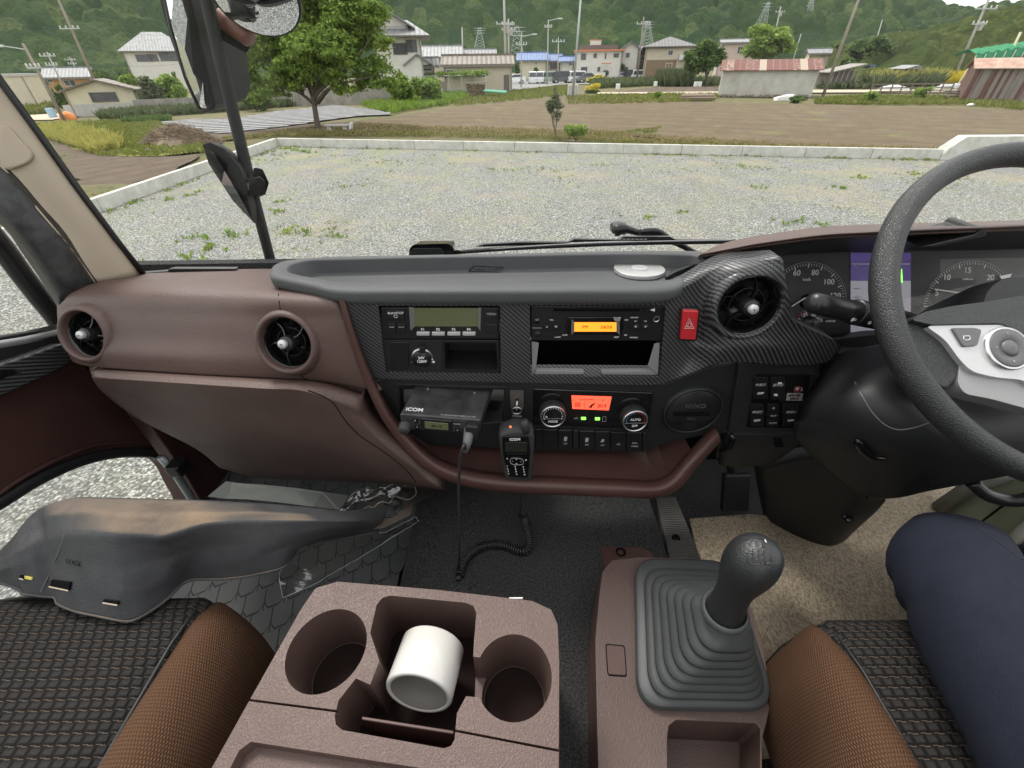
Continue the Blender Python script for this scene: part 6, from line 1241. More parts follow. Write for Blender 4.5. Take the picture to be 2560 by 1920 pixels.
bot = rloop([PZ(u, v, GZ) for u, v in ((1585, 1405), (1822, 1412), (1936, 1782), (1590, 1776))], .035, 8)
tc_ = PZ(1816, 1545, -.50); tq = [(-.026, .026), (.026, .026), (.026, -.026), (-.026, -.026)]
top_ = rloop([tc_+Vector((a, b, 0)) for a, b in tq], .022, 8); k = len(bot); rings = []; N_ = 8
rings.append([p+Vector((0, 0, -.002)) for p in bot]); rings.append([p+Vector((0, 0, .012)) for p in bot])
for i in range(N_):
    f0, f1 = i/N_, (i+1)/N_; z = [.012+.108*((j/N_)**1.15) for j in (i, i+1)]
    g0, g1_ = f0**.8, f1**.8
    mk = lambda f, zz, s=1: [(lambda p: Vector((p.x, p.y, H+GZ+zz)))((a.lerp(b, f))) for a, b in zip(bot, top_)]
    def sh(R, s): c = sum(R, Vector())/len(R); return [c+Vector(((p.x-c.x)*s, (p.y-c.y)*s, p.z-c.z)) for p in R]
    if i: rings += [sh(mk(g0, z[0]-.0045), .955), sh(mk(g0, z[0]-.0015), 1.0)]
    rings += [mk(g0+.15*(g1_-g0), z[0]+.0015), mk(g0+.7*(g1_-g0), z[0]+.55*(z[1]-z[0])-.002), sh(mk(g1_, z[1]-.0055), .962)]
rings += [[tc_+(p-tc_)*.82+Vector((0, 0, .004)) for p in top_], [tc_+(p-tc_)*.72+Vector((0, 0, .014)) for p in top_]]
vs = [p for r in rings for p in r]; fs = [(i*k+j, i*k+(j+1) % k, (i+1)*k+(j+1) % k, (i+1)*k+j) for i in range(len(rings)-1) for j in range(k)]+[tuple((len(rings)-1)*k+j for j in range(k))]
bo = mesh('rubber_boot', vs, fs, M('boot_rubber', (.036, .040, .042), .5, noise_=(14, (.055, .061, .062), .3), bump=('n', 900, .25, .001)), gl, smooth=True)
m = MB()
for i in range(1, N_): z0_ = .012+.108*((i/N_)**1.15); m.tube(sh(mk((i/N_)**.8, z0_-.0035), .972), .0011, 5, closed=True)
m.build('boot_crease_shade', BLK, gl)  # black tubes under each ledge paint the shade of the creases
kb = PZ(1814, 1522, -.480); kt = PD(1868, 1392, .405); ax = (kt-kb).normalized()
prof = [(.021, -.006), (.0225, -.003), (.0205, .002), (.0190, .02), (.0195, .045), (.0225, .065), (.0268, .083), (.0290, .098), (.0285, .112), (.0250, .124), (.0180, .132), (.0090, .1365), (.0004, .138)]
bend = Vector((.3, -.1, 0)); vs = []; fs = []; nk = 36; a1 = ax.orthogonal().normalized(); b1 = ax.cross(a1); kl = (kt-kb).length*1.0/.112
for r, h in prof:
    r *= .86 if h > .04 else .92
    h *= kl; o = ax*h+Vector((.010, -.002, 0))*max(0, h/.13)**2
    for j in range(nk): vs.append(kb+o+(a1*math.cos(6.28318*j/nk)+b1*math.sin(6.28318*j/nk))*r)
fs = [(i*nk+j, i*nk+(j+1) % nk, (i+1)*nk+(j+1) % nk, (i+1)*nk+j) for i in range(len(prof)-1) for j in range(nk)]+[tuple(range(nk))]
KN = mesh('gear_knob', vs, fs, leather('knob_leather', (.015, .017, .018), 300, .18), gl, smooth=True, sub=1); TK = bvh(KN)
def onk(u, v, o=.0003): return hit(TK, u, v, o)
bd = [onk(u, v) for u, v in ((1856, 1345), (1900, 1344), (1916, 1356), (1928, 1395), (1922, 1408), (1884, 1411), (1868, 1402), (1852, 1356))]
if all(bd):
    MB().tube(smooth_loop(bd, 3), .0005, 5, closed=True).build('pattern_border', BLKG, KN)
    MG = M('mark_grey', (.006, .006, .007), .5)
    def kch(s, u, v, z):
        p, q, r = onk(u, v, .0004), onk(u+6, v, .0004), onk(u, v-6, .0004)
        if p and q and r: text(s, p, z, MG, KN, x=(q-p).normalized(), y=(r-p).normalized(), ext=.0001, bold=.0002)
    for s, u, v in (('1', 1876, 1359), ('3', 1892, 1360), ('5', 1908, 1363), ('R', 1868, 1398), ('2', 1883, 1400), ('4', 1898, 1402), ('6', 1912, 1403)): kch(s, u, v, .0062)
    m = MB()
    for a, b in (((1868, 1382), (1911, 1385)), ((1868, 1388), (1868, 1381)), ((1882, 1374), (1882, 1391)), ((1896, 1375), (1897, 1392)), ((1909, 1377), (1911, 1393))):
        L3 = [onk(a[0]+(b[0]-a[0])*k/3, a[1]+(b[1]-a[1])*k/3, .0002) for k in range(4)]
        if all(L3): m.tube(L3, .00045, 4)
    m.build('shift_gate', MG, KN)
MB().lathe([(.0245, -.004), (.0250, .0), (.0235, .004), (.0215, .005)], kb-ax*.004, ax, 32, caps=False).build('boot_collar', bpy.data.materials['boot_rubber'], gl, smooth=True)
# ================================================================ cab body, doors, pillar, glass
cab = thing('truck_cab', 'truck cab shell with beige windscreen pillar, carpeted tunnel and windscreen', 'truck cab', (0, .2, H-.9))
FZ = H-.85
def hexmat():
    m = M('rubber_mat_scales', (.05, .055, .055), .55); nt = m.node_tree; s, v = xyz(nt, rot=(0, 0, rad(-20)), scale=(1/.036, 1/.05, 1)); s, _ = s, v
    row = math_(nt, 'FLOOR', s[1]); sx = math_(nt, 'ADD', s[0], math_(nt, 'MULTIPLY', math_(nt, 'FLOORED_MODULO', row, 2), .5)); fx = math_(nt, 'SUBTRACT', math_(nt, 'FRACT', sx), .5); fy = math_(nt, 'FRACT', s[1])
    ax_ = math_(nt, 'ABSOLUTE', fx); edge = math_(nt, 'ABSOLUTE', math_(nt, 'SUBTRACT', fy, math_(nt, 'MAXIMUM', math_(nt, 'MULTIPLY', math_(nt, 'SUBTRACT', ax_, .22), 1.3), .06)))
    side = math_(nt, 'MULTIPLY', math_(nt, 'SUBTRACT', .5, ax_), 1.2); line = math_(nt, 'MINIMUM', edge, math_(nt, 'ADD', side, math_(nt, 'MULTIPLY', math_(nt, 'GREATER_THAN', fy, .75), .0)))
    k = rng(nt, line, .012, .045); _, v2 = xyz(nt); n = noi(nt, v2, 9, 5); c = mixc(nt, rng(nt, n, .3, .7), (.055, .06, .06), (.095, .1, .098)); base(nt, mixc(nt, k, (.008, .008, .008), c)); bumpn(nt, k, .7, .002); return m
HEX = hexmat()
CARP = M('grey_carpet', (.012, .012, .013), .95, noise_=(330, (.055, .055, .055), .10), bump=('n', 500, 1, .004))
def beige_carpet():
    m = M('beige_carpet', (.3, .24, .17), .95, sheen=.2); nt = m.node_tree; s, v = xyz(nt, rot=(0, 0, rad(25)), scale=(420, 190, 1)); n = noi(nt, v, 1, 3, .6); _, v2 = xyz(nt); n2 = noi(nt, v2, 7, 4)
    base(nt, mixc(nt, rng(nt, n, .38, .62), (.17, .13, .09), mixc(nt, n2, (.36, .29, .2), (.46, .39, .28)))); bumpn(nt, n, .9, .003); return m
BCAR = beige_carpet()
MB().box((.14, .1, FZ-.03), (1.86, 1.50, .05)).build('floor_pan', CARP, cab)
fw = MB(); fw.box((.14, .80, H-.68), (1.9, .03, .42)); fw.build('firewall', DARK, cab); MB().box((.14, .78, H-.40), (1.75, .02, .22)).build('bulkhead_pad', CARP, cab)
tq = [(Vector((-.19, y, z)), Vector((.27, y, z))) for y, z in ((-.5, FZ+.13), (.10, FZ+.15), (.35, FZ+.15), (.60, FZ+.15), (.79, FZ+.20))]
rows = [[Vector((a.x-.035, a.y, FZ-.02)), Vector((a.x-.012, a.y, a.z-.03)), a, a.lerp(b, .3)+Vector((0, 0, .006)), a.lerp(b, .7)+Vector((0, 0, .006)), b, Vector((b.x+.015, b.y, b.z-.03)), Vector((b.x+.03, b.y, FZ-.02))] for a, b in tq]
vs, fs = grid(rows, (0, 0, -.01)); mesh('tunnel_carpet', vs, fs, CARP, cab, smooth=True)
P = [PZ(u, v, -.843) for u, v in ((1722, 1302), (1872, 1290), (1960, 1300), (2300, 1180), (2700, 1250), (2700, 1760), (1900, 1900), (1770, 1500))]; tag(MB().prism(P, (0, 0, .008)).build('beige_floor_mat', BCAR, None), 'beige looped carpet mat under the steering column', 'floor mat')
P = [PZ(u, v, -.842) for u, v in ((300, 1420), (480, 1300), (560, 1130), (1060, 1130), (1085, 1240), (1000, 1440), (900, 1900), (300, 1900))]; tag(MB().prism(P, (0, 0, .006)).build('rubber_floor_mat', HEX, None), 'dark rubber floor mat with a scale pattern in the passenger footwell', 'floor mat')
# left foot rest strip and pedal
ribs = M('ribbed_rubber', (.06, .057, .052), .6, noise_=(20, (.09, .085, .078))); fr = thing('foot_rest', 'ribbed rubber foot rest strip beside the grey tunnel', 'foot rest', PZ(1690, 1330, -.72))
a, b = [PZ(u, v, -.76) for u, v in ((1640, 1243), (1690, 1243))], [PZ(u, v, -.70) for u, v in ((1674, 1396), (1757, 1405))]
fm_ = MB().prism([a[0], a[1], b[1], b[0]], (0, 0, -.02)).build('pad', ribs, fr, bev=.002); m = MB()
for i in range(26): f = (i+.5)/26; p, q = a[0].lerp(b[0], f), a[1].lerp(b[1], f); m.tube([p.lerp(q, .04)+Vector((0, 0, .001)), p.lerp(q, .96)+Vector((0, 0, .001))], .0016, 5)
m.build('ribs', ribs, fr); p = PZ(1690, 1346, -.715); MB().lathe([(.008, 0), (.007, .002), (.004, .0025), (.003, 0), (.0005, 0)], p, (0, -.3, .95), 16, caps=False).build('screw', DARK, fr)
pd = thing('brake_pedal', 'dark ribbed pedal in the shade under the dashboard', 'pedal', PY(1840, 1230, .62)); MB().box(PY(1838, 1230, .62), (.06, .02, .09), Matrix.Rotation(-.5, 3, 'X')).build('pedal_pad', BLK, pd, bev=.006)
MB().tube([PY(1838, 1215, .64), PY(1815, 1120, .66), PY(1810, 1080, .70)], .009, 8).build('pedal_arm', BLKS, pd)
# pillar
rows = [pyrow([(-160, -20, .70), (0, 208, .70), (100, 345, .70), (200, 486, .70), (290, 605, .70), (352, 684, .71)]), pyrow([(-160, 60, .685), (-30, 250, .685), (90, 390, .68), (200, 530, .68), (270, 620, .685), (330, 695, .69)]), pyrow([(-160, 180, .665), (-40, 330, .665), (60, 450, .66), (150, 560, .66), (215, 640, .66), (280, 705, .67)]), pyrow([(-160, 260, .65), (0, 418, .65), (50, 480, .648), (93, 528, .645), (161, 610, .645), (232, 706, .65)])]
vs, fs = grid(loft(rows, 26, 10), (-.03, .03, 0)); PL = mesh('pillar_trim', vs, fs, BEI, cab, smooth=True); TPL = bvh(PL)
MB().tube(pyrow([(-160, -30, .70), (0, 200, .70), (100, 337, .70), (200, 478, .70), (290, 598, .70), (358, 684, .71)]), .0045, 6).build('pillar_edge', BLKS, PL, smooth=True)
MB().tube(catmull(pyrow([(-160, 262, .648), (0, 418, .648), (50, 480, .646), (93, 528, .643), (161, 610, .643), (232, 706, .648)]), 24), .0035, 6).build('pillar_lip', BEI, PL, smooth=True)
cap = [hit(TPL, u, v, 0) for u, v in ((1, 318), (28, 322), (52, 348), (84, 384), (82, 400), (66, 412), (30, 424), (1, 416))]
if all(cap):
    nrm = (cap[2]-cap[5]).cross(cap[6]-cap[3]).normalized(); nrm = nrm if nrm.y < 0 else -nrm
    MB().prism([p-nrm*.004 for p in smooth_loop(cap, 3)], nrm*.010).build('handle_cap', BEI, PL, bev=.003)
pa = [hit(TPL, u, v, .001) for u, v in ((2, 395), (16, 410), (2, 418))]
if all(pa): MB().prism([p for p in pa], (0, -.004, 0)).build('cap_gap', DARK, PL)
# windscreen and weather strip
m = MB(); m.add([Vector((-.80, .80, H-.40)), Vector((1.1, .80, H-.40)), Vector((1.1, .70, H+.62)), Vector((-.80, .70, H+.62))], [(0, 1, 2, 3)]); m.build('windscreen', GLASS, cab, fix=False)
SEAL = M('door_seal_rubber', (.012, .013, .014), .45, noise_=(60, (.03, .03, .03), .1), bump=('n', 45, .5, .004))
rows = [pyrow([(-160, 280, .648), (0, 425, .64), (93, 535, .635), (161, 616, .635), (240, 716, .645)]), pyrow([(-160, 330, .63), (0, 465, .625), (80, 568, .62), (140, 645, .62), (190, 715, .62), (205, 735, .63)]), pyrow([(-160, 400, .62), (0, 525, .61), (60, 600, .61), (110, 670, .61), (150, 735, .61), (160, 750, .61)]), pyrow([(-160, 440, .64), (0, 560, .63), (60, 640, .63), (105, 705, .63), (145, 770, .63), (150, 790, .63)])]
vs, fs = grid(loft(rows, 20, 10), (-.01, .03, 0)); mesh('door_seal', vs, fs, SEAL, cab, smooth=True)
# left door
dl_ = thing('passenger_door', 'left door with carbon weave arm strip and arched lower window', 'door', (-.80, .4, H-.9))
DX = -.80
def dxs(px, x=DX): return [PX(u, v, x) for u, v in px]
dp_ = MB().prism(dxs([(-700, 980), (0, 862), (150, 828), (200, 905), (300, 985), (430, 1085), (520, 1160), (590, 1240), (590, 1420), (-700, 1900)]), (-.04, 0, 0)).build('door_card', MARS, dl_)
wn = smooth_loop(dxs([(-500, 1560), (-300, 1430), (0, 1262), (90, 1208), (174, 1170), (250, 1147), (326, 1137), (400, 1141), (430, 1165), (450, 1205), (472, 1250), (470, 1300), (300, 1450)]), 4)
boolean(dp_, [MB().prism([p+Vector((.02, 0, 0)) for p in wn], (-.1, 0, 0)).build('cut', None)]); finish(dp_, bev=.003)
c_ = sum(wn, Vector())/len(wn); MB().tube([p+Vector((.0, 0, 0))+(p-c_).normalized()*.006 for p in wn], .011, 8, closed=True).build('window_seal', BLK, dl_, smooth=True)
MB().tube([p+Vector((.004, 0, .0))+(p-c_).normalized()*.028 for p in wn], .004, 6, closed=True).build('card_bead', MARS, dl_, smooth=True)
MB().add([p+Vector((-.02, 0, 0)) for p in wn], [tuple(range(len(wn)))]).build('lower_window', GLASS, dl_, fix=False)
cs_ = MB().prism(dxs([(-700, 1060), (-250, 985), (0, 911), (60, 893), (161, 857), (183, 903), (150, 925), (0, 993), (-250, 1100), (-700, 1200)], -.765), (-.035, 0, 0)).build('arm_strip', CARB, dl_, bev=.004)
k = MB().prism(dxs([(-60, 948), (0, 926), (30, 925), (48, 930), (20, 940), (-10, 952), (-60, 966)], -.7645), (.0016, 0, 0)).build('handle_slot', DARK, cs_, bev=.0005)
MB().tube(dxs([(-60, 946), (0, 923), (30, 922), (50, 931)], -.7635), .0012, 5).build('slot_edge', CHR, cs_)
MB().tube(dxs([(-700, 965), (0, 848), (60, 838), (148, 818)]), .006, 8).build('belt_seal', BLKS, dl_, smooth=True); MB().tube(dxs([(-700, 975), (0, 862), (60, 852), (150, 832)], -.79), .0065, 8).build('belt_trim', M('belt_trim_grey', (.3, .3, .3), .35, .3), dl_, smooth=True)
MB().prism(dxs([(-700, 985), (0, 868), (60, 857), (152, 838), (160, 858), (60, 893), (0, 911), (-700, 1060)], -.785), (-.02, 0, 0)).build('door_top', BLK, dl_, bev=.003)
MB().tube(catmull(dxs([(-120, 470), (0, 612), (50, 680), (100, 745), (140, 795), (160, 825)], -.83), 16), .0155, 10).build('window_post', BLKS, dl_, smooth=True)
MB().add([Vector((-.83, -.7, H-.36)), Vector((-.83, .72, H-.37)), Vector((-.83, .64, H+.5)), Vector((-.83, -.7, H+.5))], [(0, 1, 2, 3)]).build('side_window', GLASS, dl_, fix=False)
# trim below the glove box
m = MB(); m.prism(dxs([(330, 1000), (500, 1080), (620, 1180), (680, 1300), (560, 1330), (510, 1262), (470, 1195), (425, 1130)], -.74), (-.03, 0, 0)); m.build('kick_trim', MARS, cab, bev=.003)
MB().tube(dxs([(402, 1142), (440, 1185), (475, 1240), (500, 1300)], -.735), .008, 8).build('sill_strip', M('sill_metal', (.3, .33, .33), .35, .5), cab, smooth=True); MB().box(PX(445, 1168, -.70), (.03, .035, .03)).build('door_check', BLKS, cab, bev=.006)
# right door glimpse
rd = thing('driver_door', 'sliver of the grey green driver door beyond the navy knee', 'door', (1.0, .3, H-.9))
MB().prism([PX(u, v, 1.0) for u, v in ((2280, 1290), (2430, 1190), (2800, 1090), (2900, 1600), (2500, 1500))], (.03, 0, 0)).build('door_card', M('door_greygreen', (.24, .28, .19), .5, noise_=(4, (.3, .33, .24))), rd); 
MB().tube([PX(u, v, .985) for u, v in ((2490, 1395), (2560, 1325), (2640, 1270))], .011, 8).build('door_bead', CERA, rd, smooth=True)
MB().tube([PX(u, v, .985) for u, v in ((2350, 1270), (2430, 1215), (2520, 1180))], .016, 8).build('sill_ledge', M('door_ledge_grey', (.2, .2, .18), .5), rd, smooth=True); MB().tube([PX(u, v, .985) for u, v in ((2420, 1330), (2500, 1270), (2600, 1210))], .002, 5).build('door_groove', DARK, rd)
# ================================================================ mirrors outside
mr = thing('mirror_assembly', 'tall black mirror arm carrying the big rear mirror outside the windscreen', 'mirror', PY(690, 700, .9))
arm = catmull(pyrow([(505, -60, .92), (530, 60, .92), (565, 210, .92), (598, 345, .92), (625, 455, .92), (655, 570, .92), (684, 680, .92), (700, 740, .92)]), 30)
MB().tube(arm, .0105, 14).build('arm', BLK, mr, smooth=True)
front = pyrow([(380, -60, .93), (460, -70, .93), (498, 100, .95), (524, 190, .95), (540, 262, .95), (533, 277, .95), (506, 283, .94), (492, 272, .93), (459, 200, .93), (424, 97, .93)]); back = pyrow([(560, -60, 1.05), (600, 20, 1.06), (614, 90, 1.06), (627, 215, 1.05), (617, 246, 1.04), (575, 268, 1.0), (545, 274, .97)])
hull('mirror_housing', front+back, BLK, mr, .008, 3)
g = pyrow([(402, -60, .925), (440, -60, .925), (488, 105, .945), (512, 190, .945), (529, 262, .945), (523, 271, .945), (508, 274, .935), (499, 268, .925), (464, 190, .925), (430, 75, .925)])
MB().add([p+Vector((.0, -.003, 0)) for p in g], [tuple(range(len(g)))]).build('mirror_glass', MIRR, mr, fix=False); MB().tube([p+Vector((0, -.002, 0)) for p in g], .003, 6, closed=True).build('mirror_rim', BLKS, mr, smooth=True)
c = PY(640, -8, .90); ax = (CAM-c).normalized(); ax = (ax+Vector((-.22, -.1, -.95))).normalized()
mm = thing('round_mirror', 'round convex mirror at the top edge left of the big tree', 'mirror', c)
MB().lathe([(.052, -.02), (.062, -.012), (.065, 0), (.063, .004), (.060, .004)], c, ax, 48).build('mirror_shell', BLKS, mm, smooth=True)
MB().lathe([(.060, .0045), (.045, .008), (.03, .010), (.015, .0115), (.0005, .012)], c, ax, 48, caps=False).build('mirror_glass', MIRR, mm, smooth=True)
MB().lathe([(.014, 0), (.016, .02), (.016, .05), (.012, .055)], PY(548, 42, .95), (.8, -.1, -.5), 20).build('swivel_joint', M('brown_joint', (.16, .07, .05), .45), mm, smooth=True); MB().lathe([(.013, 0), (.013, .04)], PY(556, 78, .96), (.8, -.1, -.4), 20).build('swivel_socket', DARK, mm)
m2 = thing('kerb_mirror', 'small black kerb mirror clamped low on the mirror arm', 'mirror', PY(630, 465, .9))
fr_ = pyrow([(507, 362, .86), (521, 408, .865), (542, 440, .87), (583, 502, .88), (634, 557, .89), (643, 561, .90), (640, 520, .90), (600, 420, .87), (560, 372, .865), (525, 356, .86)]); bk_ = pyrow([(545, 356, .93), (575, 373, .95), (612, 405, .96), (640, 460, .96), (645, 540, .94)])
hull('mirror_housing', fr_+bk_, BLK, m2, .004, 3); q0, q1, q2 = PY(507, 362, .852), PY(640, 561, .884), PY(560, 420, .858); nm = (q1-q0).cross(q2-q0).normalized(); g = [PP(u, v, q0, nm) for u, v in [(508, 363), (521, 408), (542, 441), (583, 503), (636, 559), (596, 486), (560, 425), (532, 380)]]; MB().add(g, [tuple(range(len(g)))]).build('mirror_glass', MIRR, m2, fix=False)
hull('mirror_bracket', pyrow([(633, 417, .93), (658, 421, .93), (674, 456, .93), (665, 488, .93), (630, 500, .93)])+pyrow([(640, 425, .96), (660, 470, .96), (640, 490, .96)]), BLK, m2, .004)
hull('clamp', [p for y in (.885, .945) for p in pyrow([(605, 449, y), (650, 441, y), (661, 451, y), (664, 483, y), (655, 489, y), (616, 488, y), (611, 480, y)])], BLKS, m2, .003); pb('clamp_slot', (612, 458, 622, 476), .884, .002, CHR, m2, .0005)
# ================================================================ wipers, sensor box
wp = thing('wiper', 'black windscreen wiper lying low across the glass', 'wiper', PY(1650, 600, .88))
MB().tube(catmull(pyrow([(1136, 631, .84), (1260, 622, .85), (1400, 615, .86), (1550, 609, .865), (1700, 606, .87), (1840, 604, .87)]), 20), .0045, 8).build('blade', BLKS, wp, smooth=True)
MB().tube(catmull(pyrow([(1136, 629, .838), (1400, 611, .857), (1600, 604, .862), (1830, 600, .866)]), 16), .0012, 5).build('blade_rubber', GREYP, wp)
m = MB()
for q in ([(1190, 617), (1211, 611), (1300, 606), (1420, 606), (1436, 598), (1545, 600), (1560, 592), (1675, 592), (1690, 600), (1820, 601), (1820, 606), (1680, 604), (1560, 602), (1430, 606), (1400, 611), (1210, 617)],): m.prism([PY(u, v, .87) for u, v in q], (0, .008, 0))
m.build('blade_frame', BLKS, wp)
for a, b in ((1315, 1415), (1525, 1620)):
    for i in range(9): u = a+(b-a)*i/9; pb('frame_slot', (u, 597 if a > 1400 else 602, u+8, 599 if a > 1400 else 604), .8695, .001, GREYP, wp, 0)
MB().tube(catmull(pyrow([(1535, 578, .92), (1560, 572, .92), (1590, 580, .92), (1650, 594, .9), (1700, 612, .9), (1740, 634, .9)]), 14), [.012, .014, .012, .009, .008, .007, .007, .006, .006, .006, .006, .006, .006, .006], 8).build('arm', BLKS, wp, smooth=True)
pb('arm_cap', [(1531, 586), (1560, 588), (1580, 582), (1575, 570), (1560, 563), (1536, 564), (1531, 570)], .93, .03, BLKS, wp, .004); MB().tube(catmull(pyrow([(1600, 580, .9), (1640, 578, .9), (1665, 592, .9)]), 8), .007, 6).build('arm_link', BLKS, wp, smooth=True)
sb = thing('sensor_box', 'small rounded black camera housing standing behind the dashboard tray', 'sensor', PY(1080, 640, .80))
hull('housing', [p for p in rloop(pyrow([(1022, 655, .80), (1137, 655, .80), (1136, 622, .80), (1122, 609, .80), (1034, 611, .80), (1023, 622, .80)]), .006)]+[p+Vector((0, .05, -.006)) for p in rloop(pyrow([(1028, 650, .80), (1132, 650, .80), (1130, 616, .80), (1034, 616, .80)]), .006)], BLKG, sb, .003, 3)
pb('front_face', rl := [(1026, 648), (1110, 648), (1110, 630), (1102, 621), (1034, 621), (1026, 630)], .7985, .002, BLK, sb, .001)
# ================================================================ seats
def weave_mat():
    m = M('seat_weave', (.03, .028, .027), .95, spec=.15); nt = m.node_tree; s, v = xyz(nt, 'UV'); S1, S2 = 1/.0125, 1/.0090
    row = math_(nt, 'FLOOR', math_(nt, 'MULTIPLY', s[1], S2)); fy = math_(nt, 'FRACT', math_(nt, 'MULTIPLY', s[1], S2)); sx = math_(nt, 'ADD', math_(nt, 'MULTIPLY', s[0], S1), math_(nt, 'MULTIPLY', row, .37)); fx = math_(nt, 'FRACT', sx)
    dx = math_(nt, 'SUBTRACT', .5, math_(nt, 'ABSOLUTE', math_(nt, 'SUBTRACT', fx, .5))); dy = math_(nt, 'SUBTRACT', .5, math_(nt, 'ABSOLUTE', math_(nt, 'SUBTRACT', fy, .5)))
    blk = math_(nt, 'MULTIPLY', rng(nt, dx, .02, .22), rng(nt, dy, .04, .3)); n = noi(nt, v, 500, 4, .8)
    dash_ = math_(nt, 'MULTIPLY', math_(nt, 'LESS_THAN', dy, .085), math_(nt, 'MULTIPLY', math_(nt, 'GREATER_THAN', fx, .2), math_(nt, 'LESS_THAN', fx, .62)))
    c = mixc(nt, blk, (.009, .009, .009), mixc(nt, rng(nt, n, .3, .7), (.021, .020, .019), (.037, .034, .033))); base(nt, mixc(nt, dash_, c, (.10, .075, .058))); bumpn(nt, math_(nt, 'ADD', blk, math_(nt, 'MULTIPLY', n, .3)), .9, .003); return m
SEATW = weave_mat()
def mesh_fab():
    m = M('seat_mesh_brown', (.2, .1, .05), .9, spec=.2); nt = m.node_tree; s, v = xyz(nt, 'UV', scale=(1/.0028, 1/.0032, 1)); row = math_(nt, 'FLOOR', s[1])
    a = math_(nt, 'SINE', math_(nt, 'MULTIPLY', math_(nt, 'ADD', s[0], math_(nt, 'MULTIPLY', row, .5)), 6.283)); b = math_(nt, 'SINE', math_(nt, 'MULTIPLY', math_(nt, 'FRACT', s[1]), 3.1416))
    h = math_(nt, 'MULTIPLY', math_(nt, 'ADD', math_(nt, 'MULTIPLY', a, .5), .5), b); base(nt, mixc(nt, rng(nt, h, .0, .5), (.050, .025, .014), (.118, .061, .032))); bumpn(nt, h, .8, .0015); return m
BROWN = mesh_fab()
def uvgrid(o, rows):
    nr, nc = len(rows), len(rows[0]); U, V = [[0]*nc for _ in rows], [[0]*nc for _ in rows]; mid = nc//2; mr = nr//2
    for i in range(nr):
        for j in range(1, nc): U[i][j] = U[i][j-1]+(rows[mr][j]-rows[mr][j-1]).length
        for j in range(nc): V[i][j] = V[i-1][j]+(rows[i][mid]-rows[i-1][mid]).length if i else 0
    L = o.data.uv_layers.new(name='UVMap'); n = nr*nc
    for lp in o.data.loops: k = lp.vertex_index % n; L.data[lp.index].uv = (U[k//nc][k % nc], V[k//nc][k % nc])
def seat(name, label, side, xs_, xe, yf):
    "side=-1: bolster on the right of the passenger cushion; +1 mirrored for the driver"
    t = thing(name, label, 'seat', ((xs_+xe)/2, yf-.2, FZ)); Z_ = H-.50
    ys = [-.45, -.3, -.15, 0, .1, yf-.06, yf-.035, yf-.015, yf-.003, yf]; dz = [.0, -.004, -.008, -.008, -.004, .0, -.000, -.004, -.014, -.035]
    rows = []
    for y, d_ in zip(ys, dz):
        x0, x1 = xs_, xe; r_ = [Vector((x0+(x1-x0)*k/12, y, Z_+d_-.004*math.sin(k/12*3.14))) for k in range(13)]; ex = Vector(((xe+.03) if side < 0 else xs_-.03, y-.004, Z_+d_-.045)); rows.append(r_+[ex] if side < 0 else [ex]+r_)
    rows.append([Vector((p.x, yf-.004, Z_-.13)) for p in rows[-1]]); rows.append([Vector((p.x, yf-.04, Z_-.2)) for p in rows[-2]])
    vs, fs = grid(rows, (0, -.02, -.02)); uvgrid(mesh('cushion', vs, fs, SEATW, t, smooth=True), rows)
    xb = xe if side < 0 else xs_; s = -side; rows = []
    bw = 1 if side < 0 else .84; prof = [(-.006, -.02), (.0, -.002), (.010, .008), (.026, .012), (.044, .006), (.058, -.012), (.068, -.038), (.073, -.075), (.072, -.12), (.066, -.17)]
    for i, (y, k) in enumerate([(-.45, 1.05), (-.3, 1.05), (-.15, 1.05), (0, 1.03), (.08, 1), (.13, .97), (.17, .9), (yf-.035, .78), (yf-.015, .62), (yf-.003, .42), (yf+.002, .15)]):
        drop = (1-k)*.05 if k < 1 else 0
        rows.append([Vector((xb+s*px_*k*bw, y-(.003 if j > 4 else 0)*0, Z_+pz_-drop*1.4*(1 if j < 8 else .4))) for j, (px_, pz_) in enumerate(prof)])
    rows.append([Vector((p.x, yf-.01, min(p.z, Z_-.06)-.10)) for p in rows[-1]])
    LR = loft(rows, 26, 40); vs, fs = grid(LR, (-s*.004, -.01, -.01)); B_ = mesh('bolster', vs, fs, BROWN, t, smooth=True); uvgrid(B_, LR)
    q = [Vector((xb+s*.055*k, y, Z_-.006-(1-k)*.07)) for y, k in ((-.45, 1.05), (-.2, 1.05), (0, 1.03), (.08, 1), (.14, .95), (.18, .85))]
    m = MB(); m.tube([Vector((xb+s*.003, y, Z_+.0005)) for y in (-.45, 0, .1, yf-.06)]+[Vector((xb+s*.002, yf-.02, Z_-.008)), Vector((xb, yf-.002, Z_-.03)), Vector((xb, yf, Z_-.12))], .0018, 6); m.build('seam_piping', BLK, t, smooth=True)
    MB().box(((xs_+xe)/2, yf-.34, (FZ+Z_-.18)/2), (abs(xe-xs_)*.9, .55, Z_-.18-FZ)).build('seat_base', BLK, t, bev=.01)
    MB().box(((xs_+xe)/2, -.62, H-.15), (abs(xe-xs_), .12, .75), Matrix.Rotation(.15, 3, 'X')).build('backrest', SEATW, t, bev=.04, seg=4)
    return t
seat('passenger_seat', 'dark woven passenger seat with brown mesh bolster at the lower left', -1, -.93, -.378, .262); seat('driver_seat', 'dark woven driver seat with brown mesh bolster under the navy leg', 1, .358, .95, .226)
